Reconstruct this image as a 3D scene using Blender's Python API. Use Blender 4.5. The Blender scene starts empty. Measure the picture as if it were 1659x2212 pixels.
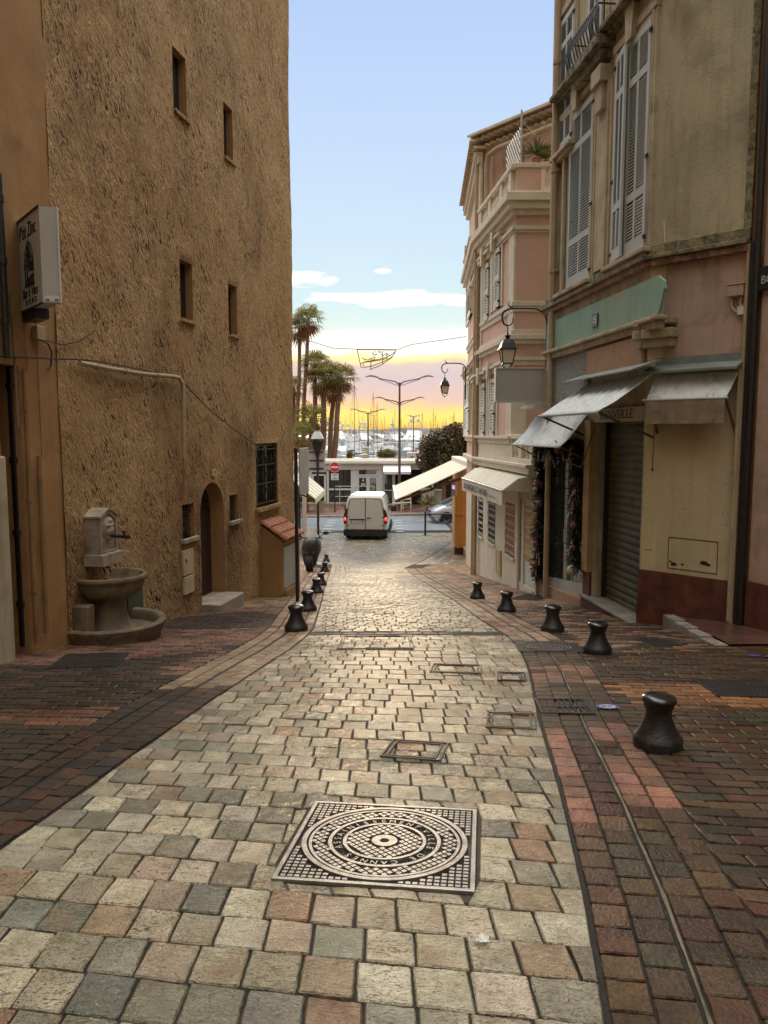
import bpy, bmesh, math, random
from math import sin, cos, tan, atan, atan2, pi, radians, sqrt, exp, hypot
from mathutils import Vector, Matrix, noise
random.seed(11)
D = bpy.data; S = bpy.context.scene; COL = S.collection
V = Vector
# ------------------------------------------------------------------ camera
EYE = 1.58
PITCH = atan(171 / 1659.0)
cam_d = D.cameras.new('camera'); cam = D.objects.new('camera', cam_d); COL.objects.link(cam)
cam.location = (0, 0, EYE); cam.rotation_euler = (pi / 2 - PITCH, 0, 0)
cam_d.sensor_fit = 'HORIZONTAL'; cam_d.sensor_width = 36; cam_d.lens = 36.0
cam_d.clip_start = 0.05; cam_d.clip_end = 20000
S.camera = cam
S.view_settings.view_transform = 'Standard'; S.view_settings.look = 'None'
S.view_settings.exposure = 0.22; S.view_settings.gamma = 1.0
S.cycles.max_bounces = 6; S.cycles.diffuse_bounces = 3; S.cycles.glossy_bounces = 3
S.cycles.transparent_max_bounces = 8; S.cycles.use_denoising = True
S.cycles.sample_clamp_indirect = 4

def lin(c):
    c /= 255.0
    return c / 12.92 if c < .04045 else ((c + .055) / 1.055) ** 2.4
def RGB(r, g, b): return (lin(r), lin(g), lin(b), 1)

# ------------------------------------------------------------------ sky
SUN_EL, SUN_AZ = radians(5.0), -0.03
world = D.worlds.new("World"); S.world = world; world.use_nodes = True
wn, wl = world.node_tree.nodes, world.node_tree.links
for n in list(wn): wn.remove(n)
def WN(t, **k):
    n = wn.new(t)
    for a, b in k.items(): setattr(n, a, b)
    return n
def wm(op, a, b=None, c=None):
    n = WN('ShaderNodeMath', operation=op)
    for i, x in enumerate((a, b, c)):
        if x is None: continue
        if isinstance(x, (int, float)): n.inputs[i].default_value = x
        else: wl.new(x, n.inputs[i])
    return n.outputs[0]
tc = WN('ShaderNodeTexCoord'); sp = WN('ShaderNodeSeparateXYZ'); wl.new(tc.outputs['Generated'], sp.inputs[0])
hor = wm('SQRT', wm('ADD', wm('MULTIPLY', sp.outputs[0], sp.outputs[0]), wm('MULTIPLY', sp.outputs[1], sp.outputs[1])))
elev = wm('DIVIDE', sp.outputs[2], wm('MAXIMUM', hor, 0.02))       # tan of the elevation
azim = wm('ARCTAN2', sp.outputs[0], sp.outputs[1])                   # 0 = towards the harbour
cmb = WN('ShaderNodeCombineXYZ'); wl.new(wm('MULTIPLY', azim, 5.0), cmb.inputs[0]); wl.new(wm('MULTIPLY', elev, 26.0), cmb.inputs[1])
nz = WN('ShaderNodeTexNoise'); nz.inputs['Scale'].default_value = 1.0; nz.inputs['Detail'].default_value = 5; wl.new(cmb.outputs[0], nz.inputs['Vector'])
nzc = wm('SUBTRACT', nz.outputs['Fac'], 0.5)
cmb2 = WN('ShaderNodeCombineXYZ'); wl.new(wm('MULTIPLY', azim, 14.0), cmb2.inputs[0]); wl.new(wm('MULTIPLY', elev, 60.0), cmb2.inputs[1])
nz2 = WN('ShaderNodeTexNoise'); nz2.inputs['Scale'].default_value = 1.3; nz2.inputs['Detail'].default_value = 6; wl.new(cmb2.outputs[0], nz2.inputs['Vector'])
nz2c = wm('SUBTRACT', nz2.outputs['Fac'], 0.5)
ew = wm('ADD', elev, wm('MULTIPLY', nzc, 0.034))
ew = wm('ADD', ew, wm('MULTIPLY', nz2c, 0.018))
ramp = WN('ShaderNodeValToRGB'); cr = ramp.color_ramp
SKY = [(-.02, (236, 170, 70)), (.002, (250, 196, 84)), (.012, (255, 224, 112)), (.024, (255, 226, 130)), (.033, (248, 208, 146)), (.044, (222, 192, 178)),
       (.070, (204, 190, 196)), (.086, (214, 198, 192)), (.093, (255, 236, 160)), (.102, (255, 252, 236)), (.122, (255, 253, 244)), (.134, (214, 232, 228)),
       (.165, (200, 226, 232)), (.22, (196, 219, 235)), (.34, (187, 209, 236)), (.58, (168, 192, 232))]
E0, E1 = -.02, .62
mp = wm('DIVIDE', wm('SUBTRACT', ew, E0), E1 - E0)
while len(cr.elements) > 1: cr.elements.remove(cr.elements[0])
cr.elements[0].position = 0; cr.elements[0].color = RGB(*SKY[0][1])
for e, c in SKY[1:]:
    x = cr.elements.new((e - E0) / (E1 - E0)); x.color = RGB(*c)
wl.new(mp, ramp.inputs[0])
col = ramp.outputs[0]
def wmix(fac, a, b, mode='MIX'):
    n = WN('ShaderNodeMix', data_type='RGBA', blend_type=mode)
    if isinstance(fac, (int, float)): n.inputs[0].default_value = fac
    else: wl.new(fac, n.inputs[0])
    for i, x in ((6, a), (7, b)):
        if isinstance(x, tuple): n.inputs[i].default_value = x
        else: wl.new(x, n.inputs[i])
    return n.outputs[2]
# streaks of white cloud: (azimuth, tan elevation, half width, half height)
for a0, e0, wa, we in ((.035, .169, .13, .011), (-.11, .193, .055, .011), (.0, .205, .012, .004), (.16, .172, .08, .012), (-.3, .2, .16, .02), (.45, .24, .2, .03)):
    da = wm('DIVIDE', wm('SUBTRACT', azim, a0), wa); de = wm('DIVIDE', wm('SUBTRACT', elev, e0), we)
    r2 = wm('ADD', wm('MULTIPLY', da, da), wm('MULTIPLY', de, de))
    val = wm('ADD', wm('SUBTRACT', 1.0, r2), wm('MULTIPLY', nz2c, 4.0))
    n = WN('ShaderNodeMapRange'); n.inputs[1].default_value = .0; n.inputs[2].default_value = .75; wl.new(val, n.inputs[0])
    col = wmix(wm('MULTIPLY', n.outputs[0], .93), col, RGB(255, 252, 244))
# the glow is strongest round the sunset point and fades to a plain dusk sky behind the camera
back = WN('ShaderNodeMapRange'); back.inputs[1].default_value = .7; back.inputs[2].default_value = 1.9
wl.new(wm('ABSOLUTE', azim), back.inputs[0])
col = wmix(back.outputs[0], col, RGB(176, 176, 172))
# higher up the open sky is brighter than the strip the street frames
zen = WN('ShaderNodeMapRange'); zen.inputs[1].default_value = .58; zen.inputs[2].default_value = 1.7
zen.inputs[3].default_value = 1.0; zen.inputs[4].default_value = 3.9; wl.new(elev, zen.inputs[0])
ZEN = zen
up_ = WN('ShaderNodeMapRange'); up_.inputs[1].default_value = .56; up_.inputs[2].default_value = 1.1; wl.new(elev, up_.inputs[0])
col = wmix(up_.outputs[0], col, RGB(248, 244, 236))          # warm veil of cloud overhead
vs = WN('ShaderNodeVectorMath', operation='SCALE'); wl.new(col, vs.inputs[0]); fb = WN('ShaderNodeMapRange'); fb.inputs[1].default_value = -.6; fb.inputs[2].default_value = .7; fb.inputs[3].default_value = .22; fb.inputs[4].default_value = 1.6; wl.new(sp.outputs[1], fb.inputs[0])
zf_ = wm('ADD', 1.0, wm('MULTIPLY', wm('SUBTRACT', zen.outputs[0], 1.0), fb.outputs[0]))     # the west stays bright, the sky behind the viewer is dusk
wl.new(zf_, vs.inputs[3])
sky = WN('ShaderNodeTexSky', sky_type='NISHITA'); sky.sun_disc = False
sky.sun_elevation = SUN_EL; sky.sun_rotation = SUN_AZ; sky.air_density = 1.2; sky.dust_density = 2.0
vs2 = WN('ShaderNodeVectorMath', operation='SCALE'); wl.new(sky.outputs[0], vs2.inputs[0]); vs2.inputs[3].default_value = 0.0015
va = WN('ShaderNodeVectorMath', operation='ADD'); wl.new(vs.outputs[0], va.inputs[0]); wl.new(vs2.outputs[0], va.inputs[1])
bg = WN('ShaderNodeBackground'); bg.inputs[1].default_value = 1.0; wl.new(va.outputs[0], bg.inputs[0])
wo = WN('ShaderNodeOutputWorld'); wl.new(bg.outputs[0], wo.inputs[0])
sun_d = D.lights.new('sun', 'SUN'); sun = D.objects.new('sun', sun_d); COL.objects.link(sun)
sun_d.energy = 0.6; sun_d.angle = radians(12); sun_d.color = (1, .74, .46)
sdir = V((sin(SUN_AZ) * cos(SUN_EL), cos(SUN_AZ) * cos(SUN_EL), sin(SUN_EL)))
sun.rotation_euler = sdir.to_track_quat('Z', 'Y').to_euler()

# ------------------------------------------------------------------ photograph geometry -> place
def ray(u, v):
    X, Y = (u - 829.5) / 1659.0, (v - 1106) / 1659.0
    return V((X, cos(PITCH) - Y * sin(PITCH), -sin(PITCH) - Y * cos(PITCH)))
GP = [(-30, 2.6), (-6, .5), (0, 0), (5, -.47), (8.45, -.84), (10.3, -1.08), (12.6, -1.35), (15.2, -1.69), (20, -2.24), (25, -2.8), (28, -3.10), (31.5, -3.34), (35, -3.48), (39, -3.55), (44, -3.6), (80, -3.6), (9000, -3.6)]
def _tang():
    n = len(GP); d = [(GP[i+1][1]-GP[i][1])/(GP[i+1][0]-GP[i][0]) for i in range(n-1)]
    return [d[0]] + [(d[i-1]+d[i])/2 for i in range(1, n-1)] + [d[-1]]
GT = _tang()
def zg(y):
    for i in range(len(GP) - 1):
        if y <= GP[i+1][0] or i == len(GP) - 2:
            y0, z0 = GP[i]; y1, z1 = GP[i+1]; h = y1 - y0; t = (y - y0) / h
            t2, t3 = t*t, t*t*t
            return (2*t3-3*t2+1)*z0 + (t3-2*t2+t)*h*GT[i] + (-2*t3+3*t2)*z1 + (t3-t2)*h*GT[i+1]
def G(u, v):
    r = ray(u, v); o = V((0, 0, EYE)); lo, hi = .3, 400.
    for _ in range(60):
        m = (lo + hi) / 2; p = o + r * m
        if p.z > zg(p.y): lo = m
        else: hi = m
    p = o + r * lo
    return V((p.x, p.y, zg(p.y)))
def P(u, v, y):
    r = ray(u, v); t = y / r.y
    return V((0, 0, EYE)) + r * t

class Frame:
    """s runs along e1, q runs out along n, z is the true height"""
    def __init__(F, O, e1, n=None):
        F.O = V((O[0], O[1], 0)); F.e = V((e1[0], e1[1], 0)).normalized()
        F.n = V((n[0], n[1], 0)).normalized() if n else V((-F.e.y, F.e.x, 0))
    def __call__(F, s, q, z): return F.O + F.e * s + F.n * q + V((0, 0, z))
    def uv(F, u, v, q=0):
        r = ray(u, v); o = V((0, 0, EYE)); A = F.O + F.n * q
        t = (A - o).dot(F.n) / r.dot(F.n); p = o + r * t
        return (p - A).dot(F.e), p.z
    def s(F, u, v, q=0): return F.uv(u, v, q)[0]
    def z(F, u, v, q=0): return F.uv(u, v, q)[1]
    def rect(F, u0, v0, u1, v1, q=0, ut=None):
        um, vm = (u0 + u1) / 2, (v0 + v1) / 2
        a, b = F.s(u0, vm, q), F.s(u1, vm, q)
        if a > b: a, b = b, a
        return a, b, F.z(um, v1, q), F.z(um, v0, q)
    def out(F, u, v, s):                       # how far out a point with known s lies
        lo, hi = -1., 4.
        g = lambda q: F.uv(u, v, q)[0] - s
        for _ in range(50):
            m = (lo + hi) / 2
            if g(lo) * g(m) <= 0: hi = m
            else: lo = m
        return lo
WX = Frame((0, 0), (1, 0), (0, 1))

# ------------------------------------------------------------------ mesh builder
class MB:
    def __init__(b): b.v = []; b.f = []; b.c = None
    def add(b, pts): 
        i = len(b.v); b.v += [tuple(p) for p in pts]; return i
    def face(b, *idx): b.f.append(tuple(idx))
    def quad(b, p0, p1, p2, p3):
        i = b.add((p0, p1, p2, p3)); b.f.append((i, i+1, i+2, i+3))
    def poly(b, pts):
        i = b.add(pts); b.f.append(tuple(range(i, i + len(pts))))
    def box(b, F, s0, s1, q0, q1, z0, z1, top=None):
        """box; z0/z1 may be pairs (value at s0, value at s1)"""
        za = z0 if isinstance(z0, tuple) else (z0, z0); zb = z1 if isinstance(z1, tuple) else (z1, z1)
        i = b.add([F(s0,q0,za[0]), F(s1,q0,za[1]), F(s1,q1,za[1]), F(s0,q1,za[0]), F(s0,q0,zb[0]), F(s1,q0,zb[1]), F(s1,q1,zb[1]), F(s0,q1,zb[0])])
        for f in ((0,3,2,1),(4,5,6,7),(0,1,5,4),(1,2,6,5),(2,3,7,6),(3,0,4,7)): b.f.append(tuple(i+k for k in f))
        return b
    def bar(b, p0, p1, w, h=None):
        """square bar between two points"""
        h = h or w; p0, p1 = V(p0), V(p1); d = (p1 - p0).normalized()
        a = d.cross(V((0,0,1)));  a = V((1,0,0)) if a.length < .01 else a.normalized(); c = a.cross(d)
        i = b.add([p + a*x*w/2 + c*y*h/2 for p in (p0, p1) for x, y in ((-1,-1),(1,-1),(1,1),(-1,1))])
        for f in ((3,2,1,0),(4,5,6,7),(0,1,5,4),(1,2,6,5),(2,3,7,6),(3,0,4,7)): b.f.append(tuple(i+k for k in f))
        return b
    def tube(b, pts, r, k=8, cap=True):
        pts = [V(p) for p in pts]; n = len(pts); rs = r if isinstance(r, (list, tuple)) else [r]*n
        t = (pts[1]-pts[0]).normalized(); a = t.orthogonal().normalized(); rings = []
        for j in range(n):
            d = (pts[min(j+1,n-1)] - pts[max(j-1,0)]).normalized()
            a = (a - d*a.dot(d)).normalized(); c = d.cross(a)
            rings.append(b.add([pts[j] + (a*cos(2*pi*i/k) + c*sin(2*pi*i/k))*rs[j] for i in range(k)]))
        for j in range(n-1):
            for i in range(k): b.f.append((rings[j]+i, rings[j]+(i+1)%k, rings[j+1]+(i+1)%k, rings[j+1]+i))
        if cap:
            b.f.append(tuple(rings[0]+i for i in reversed(range(k)))); b.f.append(tuple(rings[-1]+i for i in range(k)))
        return b
    def lathe(b, c, prof, k=20, sx=1, sy=1, a0=0, a1=None, cap=True, F=None):
        c = V(c); full = a1 is None; m = k if full else k+1; a1 = 2*pi if full else a1
        ex, ey = (F.e, F.n) if F else (V((1,0,0)), V((0,1,0)))
        rings = [b.add([c + ex*(r*sx*cos(a0+(a1-a0)*i/k)) + ey*(r*sy*sin(a0+(a1-a0)*i/k)) + V((0,0,z)) for i in range(m)]) for r, z in prof]
        for j in range(len(prof)-1):
            for i in range(k):
                i2 = (i+1) % m if full else i+1
                b.f.append((rings[j]+i, rings[j]+i2, rings[j+1]+i2, rings[j+1]+i))
        if cap:
            b.f.append(tuple(rings[0]+i for i in reversed(range(m)))); b.f.append(tuple(rings[-1]+i for i in range(m)))
        return b
    def prism(b, F, poly, q0, q1):
        n = len(poly); i = b.add([F(s, q0, z) for s, z in poly] + [F(s, q1, z) for s, z in poly])
        b.f.append(tuple(range(i, i+n))); b.f.append(tuple(range(i+2*n-1, i+n-1, -1)))
        for k in range(n): b.f.append((i+k, i+(k+1)%n, i+n+(k+1)%n, i+n+k))
        return b
    def loft(b, secs, cap=True, closed=True):
        n = len(secs[0]); R = [b.add(s) for s in secs]
        for j in range(len(secs)-1):
            for i in range(n if closed else n-1): b.f.append((R[j]+i, R[j]+(i+1)%n, R[j+1]+(i+1)%n, R[j+1]+i))
        if cap: b.f.append(tuple(R[0]+i for i in reversed(range(n)))); b.f.append(tuple(R[-1]+i for i in range(n)))
        return b
    def ball(b, c, r, k=12, m=8, sc=(1,1,1)):
        return b.lathe(c, [(0,0)] if 0 else [(max(1e-4, r*sin(pi*j/m))*1.0, -r*cos(pi*j/m)*sc[2]) for j in range(m+1)], k, sc[0], sc[1], cap=False)
    def build(b, name, mat, parent=None, smooth=None, label=None, bevel=None, loc=None, **props):
        me = D.meshes.new(name); 
        if parent is None:
            if loc is None:
                n = max(1, len(b.v)); xs = [p[0] for p in b.v]; ys = [p[1] for p in b.v]
                loc = ((min(xs)+max(xs))/2, (min(ys)+max(ys))/2, min(p[2] for p in b.v))
            L = V(loc)
        else: L = V(parent['_o'])
        me.from_pydata([(p[0]-L.x, p[1]-L.y, p[2]-L.z) for p in b.v], [], b.f); me.validate(); me.update()
        if b.c:
            at = me.color_attributes.new('Col', 'FLOAT_COLOR', 'CORNER'); k = 0
            buf = []
            for pi_, p in enumerate(me.polygons): buf += list(b.c[pi_]) * p.loop_total
            at.data.foreach_set('color', buf)
        if mat: me.materials.append(mat)
        if smooth is not None:
            me.polygons.foreach_set('use_smooth', [True]*len(me.polygons)); me.set_sharp_from_angle(angle=radians(smooth))
        o = D.objects.new(name, me); COL.objects.link(o); o['_o'] = tuple(L)
        if parent: o.parent = parent
        else: o.location = L
        if label: o['label'] = label
        if bevel:
            m = o.modifiers.new('bevel', 'BEVEL'); m.width = bevel; m.segments = 2; m.limit_method = 'ANGLE'; m.angle_limit = radians(40)
        for k, x in props.items(): o[k] = x
        return o
def thing(name, label, cat, loc, group=None):
    o = D.objects.new(name, None); COL.objects.link(o); o.location = loc; o['_o'] = tuple(loc); o.empty_display_size = .2
    o['label'] = label; o['category'] = cat
    if group: o['group'] = group
    return o
def tag(o, label, cat, group=None):
    o['label'] = label; o['category'] = cat
    if group: o['group'] = group
    return o
def dup(root, loc, rz=0, sc=1, label=None, group=None):
    r = root.copy(); COL.objects.link(r); r.location = loc; r.rotation_euler = (0, 0, rz); r.scale = (sc, sc, sc) if not isinstance(sc, tuple) else sc
    if label: r['label'] = label
    if group: r['group'] = group
    for ch in list(root.children):
        c = ch.copy(); COL.objects.link(c); c.parent = r
        for g in ch.children:
            d = g.copy(); COL.objects.link(d); d.parent = c
    return r
FONT_CACHE = {}
def text(body, F, s, z, size, mat, name, parent, q=.004, flip=False, ext=.002, sx=1.0, align='CENTER', shear=0):
    cu = D.curves.new('lettering', 'FONT'); cu.body = body; cu.size = 1; cu.align_x = align; cu.align_y = 'CENTER'; cu.extrude = ext/size; cu.shear = shear
    t = D.objects.new('lettering', cu); COL.objects.link(t)
    dg = bpy.context.evaluated_depsgraph_get(); me = D.meshes.new_from_object(t.evaluated_get(dg))
    b = MB(); sg = -1 if flip else 1
    b.v = [tuple(F(s + sg*p.co.x*size*sx, q + p.co.z*size, z + p.co.y*size)) for p in me.vertices]; b.f = [tuple(p.vertices) for p in me.polygons]
    D.objects.remove(t); D.curves.remove(cu); D.meshes.remove(me)
    return b.build(name, mat, parent)

# ------------------------------------------------------------------ materials
def newmat(name):
    m = D.materials.new(name); m.use_nodes = True; nt = m.node_tree; b = nt.nodes['Principled BSDF']
    return m, nt, b
def mixn(nt, fac, a, b, mode='MIX'):
    n = nt.nodes.new('ShaderNodeMix'); n.data_type = 'RGBA'; n.blend_type = mode
    if isinstance(fac, (int, float)): n.inputs[0].default_value = fac
    else: nt.links.new(fac, n.inputs[0])
    for i, x in ((6, a), (7, b)):
        if isinstance(x, tuple): n.inputs[i].default_value = x
        else: nt.links.new(x, n.inputs[i])
    return n.outputs[2]
def noisen(nt, vec, scale, detail=4, rough=.55, dist=0, sc=None, w=None):
    if sc:
        mp = nt.nodes.new('ShaderNodeMapping'); mp.inputs['Scale'].default_value = sc; nt.links.new(vec, mp.inputs[0]); vec = mp.outputs[0]
    n = nt.nodes.new('ShaderNodeTexNoise'); n.inputs['Scale'].default_value = scale; n.inputs['Detail'].default_value = detail
    n.inputs['Roughness'].default_value = rough; n.inputs['Distortion'].default_value = dist; nt.links.new(vec, n.inputs['Vector'])
    return n.outputs['Fac']
def rng(nt, x, a, b, c=0, d=1):
    n = nt.nodes.new('ShaderNodeMapRange'); 
    for i, k in enumerate((a, b, c, d)): n.inputs[i+1].default_value = k
    nt.links.new(x, n.inputs[0]); return n.outputs[0]
def sc4(c, k): return (c[0]*k, c[1]*k, c[2]*k, 1)
def M(name, col, rough=.7, var=.2, scale=2.0, bump=0, bscale=60, metal=0, dirt=None, spec=.5, attr=False, fine=.12, streak=None, coat=0, wet=None):
    m, nt, b = newmat(name); col = (col[0], col[1], col[2], 1)
    tcn = nt.nodes.new('ShaderNodeTexCoord'); vec = tcn.outputs['Object']
    n1 = noisen(nt, vec, scale, 5)
    if attr:
        a = nt.nodes.new('ShaderNodeVertexColor'); a.layer_name = 'Col'
        base = mixn(nt, rng(nt, n1, .3, .7), mixn(nt, 1.0, a.outputs[0], (1-var,)*3+(1,), 'MULTIPLY'), mixn(nt, 1.0, a.outputs[0], (1+var,)*3+(1,), 'MULTIPLY'))
    else:
        base = mixn(nt, rng(nt, n1, .3, .7), sc4(col, 1-var), sc4(col, 1+var))
    n2 = noisen(nt, vec, bscale, 3, .6)
    if fine: base = mixn(nt, rng(nt, n2, .35, .65), mixn(nt, 1.0, base, (1-fine,)*3+(1,), 'MULTIPLY'), base)
    if dirt:
        dc, da, ds = dirt
        n3 = noisen(nt, vec, ds, 6, .65, .4)
        base = mixn(nt, rng(nt, n3, .62 - .25*da, .82 - .2*da, 0, min(1, .4+da*.6)), base, (dc[0], dc[1], dc[2], 1))
    if streak:
        dc, da = streak
        n4 = noisen(nt, vec, 1.0, 5, .6, 0, (9, 9, .7))
        base = mixn(nt, rng(nt, n4, .5, .75, 0, da), base, (dc[0], dc[1], dc[2], 1))
    nt.links.new(base, b.inputs['Base Color'])
    b.inputs['Metallic'].default_value = metal; b.inputs['Specular IOR Level'].default_value = spec
    if coat: b.inputs['Coat Weight'].default_value = coat; b.inputs['Coat Roughness'].default_value = .08
    if wet:
        n5 = noisen(nt, vec, wet[1], 4); nt.links.new(rng(nt, n5, .4, .62, wet[0], rough), b.inputs['Roughness'])
    else: b.inputs['Roughness'].default_value = rough
    if bump:
        bn = nt.nodes.new('ShaderNodeBump'); bn.inputs['Strength'].default_value = min(1, bump); bn.inputs['Distance'].default_value = .01*max(1, bump)
        nt.links.new(n2, bn.inputs['Height']); nt.links.new(bn.outputs[0], b.inputs['Normal'])
    return m
def leafmat(name, col, tr, mix=.45, rough=.6):
    m = M(name, col, rough, .4, 1.5, fine=.3); nt = m.node_tree; b = nt.nodes['Principled BSDF']; out = [n for n in nt.nodes if n.type == 'OUTPUT_MATERIAL'][0]
    t = nt.nodes.new('ShaderNodeBsdfTranslucent'); t.inputs[0].default_value = (*tr, 1); x = nt.nodes.new('ShaderNodeMixShader'); x.inputs[0].default_value = mix
    nt.links.new(b.outputs[0], x.inputs[1]); nt.links.new(t.outputs[0], x.inputs[2]); nt.links.new(x.outputs[0], out.inputs[0]); return m
def glass(name, tint=(.02, .025, .025), rough=.04, alpha=1):
    m, nt, b = newmat(name); b.inputs['Base Color'].default_value = (*tint, 1); b.inputs['Roughness'].default_value = rough; b.inputs['Specular IOR Level'].default_value = 1.0
    tcn = nt.nodes.new('ShaderNodeTexCoord'); bn = nt.nodes.new('ShaderNodeBump'); bn.inputs['Strength'].default_value = .05; bn.inputs['Distance'].default_value = .02
    nt.links.new(noisen(nt, tcn.outputs['Object'], 1.2, 2), bn.inputs['Height']); nt.links.new(bn.outputs[0], b.inputs['Normal'])
    return m
def glow(name, col, st):
    m, nt, b = newmat(name); b.inputs['Base Color'].default_value = (*col[:3], 1); b.inputs['Emission Color'].default_value = (*col[:3], 1); b.inputs['Emission Strength'].default_value = st
    b.inputs['Roughness'].default_value = .25
    return m

def stucco(name, c1, c2, dark, big=1.0):
    """trowelled rough render: slanting ridges and gouges, darker colour in the gouges"""
    m, nt, b = newmat(name); tcn = nt.nodes.new('ShaderNodeTexCoord'); vec = tcn.outputs['Object']
    n1 = noisen(nt, vec, .9, 5, .6)
    base = mixn(nt, rng(nt, n1, .3, .7), c1, c2)
    mp = nt.nodes.new('ShaderNodeMapping'); mp.inputs['Rotation'].default_value = (radians(-26), 0, 0); nt.links.new(vec, mp.inputs[0]); v2 = mp.outputs[0]
    r = noisen(nt, v2, 5.0*big, 3, .55, 2.4, (1.5, 2.4, .7)); g = noisen(nt, v2, 10*big, 3, .55, 2.2, (1.5, 2.4, .7)); f = noisen(nt, vec, 60*big, 3, .6, .4)
    big_ = noisen(nt, vec, 1.6, 5, .65, .6)
    gouge = rng(nt, r, .36, .42, 1, 0); mask = rng(nt, big_, .38, .58, .12, 1)
    gm = nt.nodes.new('ShaderNodeMath'); gm.operation = 'MULTIPLY'; nt.links.new(gouge, gm.inputs[0]); nt.links.new(mask, gm.inputs[1])
    base = mixn(nt, gm.outputs[0], base, dark)
    gg = rng(nt, g, .38, .44, .95, 0); g2 = nt.nodes.new('ShaderNodeMath'); g2.operation = 'MULTIPLY'; nt.links.new(gg, g2.inputs[0]); nt.links.new(mask, g2.inputs[1]); base = mixn(nt, g2.outputs[0], base, dark)
    base = mixn(nt, rng(nt, r, .58, .72, 0, .35), base, (c2[0]*1.25, c2[1]*1.25, c2[2]*1.25, 1))
    s = noisen(nt, vec, .55, 5, .65, .3, (1, 1, .5)); base = mixn(nt, rng(nt, s, .5, .75, 0, .62), base, (dark[0]*2.2, dark[1]*1.6, dark[2]*1.6, 1))
    nt.links.new(base, b.inputs['Base Color']); b.inputs['Roughness'].default_value = .9; b.inputs['Specular IOR Level'].default_value = .2
    ad = nt.nodes.new('ShaderNodeMath'); ad.operation = 'MULTIPLY_ADD'; nt.links.new(r, ad.inputs[0]); ad.inputs[1].default_value = 1.5; nt.links.new(g, ad.inputs[2])
    a2 = nt.nodes.new('ShaderNodeMath'); a2.operation = 'MULTIPLY_ADD'; nt.links.new(f, a2.inputs[0]); a2.inputs[1].default_value = .25; nt.links.new(ad.outputs[0], a2.inputs[2])
    bn = nt.nodes.new('ShaderNodeBump'); bn.inputs['Strength'].default_value = 1; bn.inputs['Distance'].default_value = .055
    nt.links.new(a2.outputs[0], bn.inputs['Height']); nt.links.new(bn.outputs[0], b.inputs['Normal'])
    return m

m_stucco = stucco('rough_stucco', (.53, .32, .145, 1), (.64, .42, .215, 1), (.034, .019, .009, 1))
m_ochre = M('ochre_plaster', (.36, .20, .078), .85, .18, 1.2, .4, 40, dirt=((.10, .05, .018), .35, 1.2), streak=((.2, .09, .03), .22))
m_black = M('black_iron', (.013, .012, .012), .42, .3, 8, .5, 60, spec=.6, dirt=((.09, .065, .045), .3, 16))
m_blackpaint = M('black_paint', (.014, .014, .016), .22, .2, 6, .1, 50, spec=.6)
m_dark = M('dark_interior', (.008, .007, .006), .8, .3, 3)
m_darkwood = M('dark_wood_door', (.035, .018, .010), .6, .35, 4, .5, 30, streak=((.01, .006, .004), .6))
m_stone = M('carved_limestone', (.36, .30, .23), .85, .22, 4, .5, 70, dirt=((.10, .085, .06), .45, 5), streak=((.12, .1, .07), .35))
m_stonedark = M('mossy_stone', (.20, .155, .095), .7, .3, 5, .5, 60, dirt=((.035, .03, .02), .6, 4))
def cobblemat(name, r0, r1):
    m, nt, b = newmat(name); tcn = nt.nodes.new('ShaderNodeTexCoord'); vec = tcn.outputs['Object']
    a = nt.nodes.new('ShaderNodeVertexColor'); a.layer_name = 'Col'; gm = nt.nodes.new('ShaderNodeNewGeometry'); isl = gm.outputs['Random Per Island']
    off = nt.nodes.new('ShaderNodeVectorMath'); off.operation = 'ADD'; cb = nt.nodes.new('ShaderNodeCombineXYZ'); k = nt.nodes.new('ShaderNodeMath'); k.operation = 'MULTIPLY'; nt.links.new(isl, k.inputs[0]); k.inputs[1].default_value = 40; nt.links.new(k.outputs[0], cb.inputs[2]); nt.links.new(vec, off.inputs[0]); nt.links.new(cb.outputs[0], off.inputs[1]); pv = off.outputs[0]
    n1 = noisen(nt, pv, 7, 4, .6); base = mixn(nt, rng(nt, n1, .3, .7), mixn(nt, 1.0, a.outputs[0], (.50, .485, .43, 1), 'MULTIPLY'), mixn(nt, 1.0, a.outputs[0], (1.04, 1.03, 1.0, 1), 'MULTIPLY'))
    cl = noisen(nt, pv, 26, 4, .6, 1.6, (1, 2.0, 1)); ft = noisen(nt, pv, 110, 3, .65)
    am = rng(nt, isl, .1, .9, .25, 1.0)
    pit = rng(nt, cl, .36, .47, 1, 0); mu = nt.nodes.new('ShaderNodeMath'); mu.operation = 'MULTIPLY'; nt.links.new(pit, mu.inputs[0]); nt.links.new(am, mu.inputs[1])
    base = mixn(nt, mu.outputs[0], base, (.045, .036, .022, 1)); base = mixn(nt, rng(nt, ft, .33, .47, .75, 0), base, (.05, .042, .028, 1))
    st = noisen(nt, pv, 3.2, 4, .6); base = mixn(nt, rng(nt, st, .54, .70, 0, .55), base, (.22, .125, .055, 1))
    nt.links.new(base, b.inputs['Base Color']); wn_ = noisen(nt, vec, .9, 4); nt.links.new(rng(nt, wn_, .4, .62, r0, r1), b.inputs['Roughness']); b.inputs['Specular IOR Level'].default_value = .5
    h = nt.nodes.new('ShaderNodeMath'); h.operation = 'MULTIPLY_ADD'; nt.links.new(ft, h.inputs[0]); h.inputs[1].default_value = .35; nt.links.new(cl, h.inputs[2])
    bn = nt.nodes.new('ShaderNodeBump'); bn.inputs['Strength'].default_value = 1; bn.inputs['Distance'].default_value = .013; nt.links.new(h.outputs[0], bn.inputs['Height']); nt.links.new(bn.outputs[0], b.inputs['Normal'])
    return m
m_cobble = cobblemat('cobble_stone', .16, .40); m_cobble.node_tree.nodes['Principled BSDF'].inputs['Specular IOR Level'].default_value = .75
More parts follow.
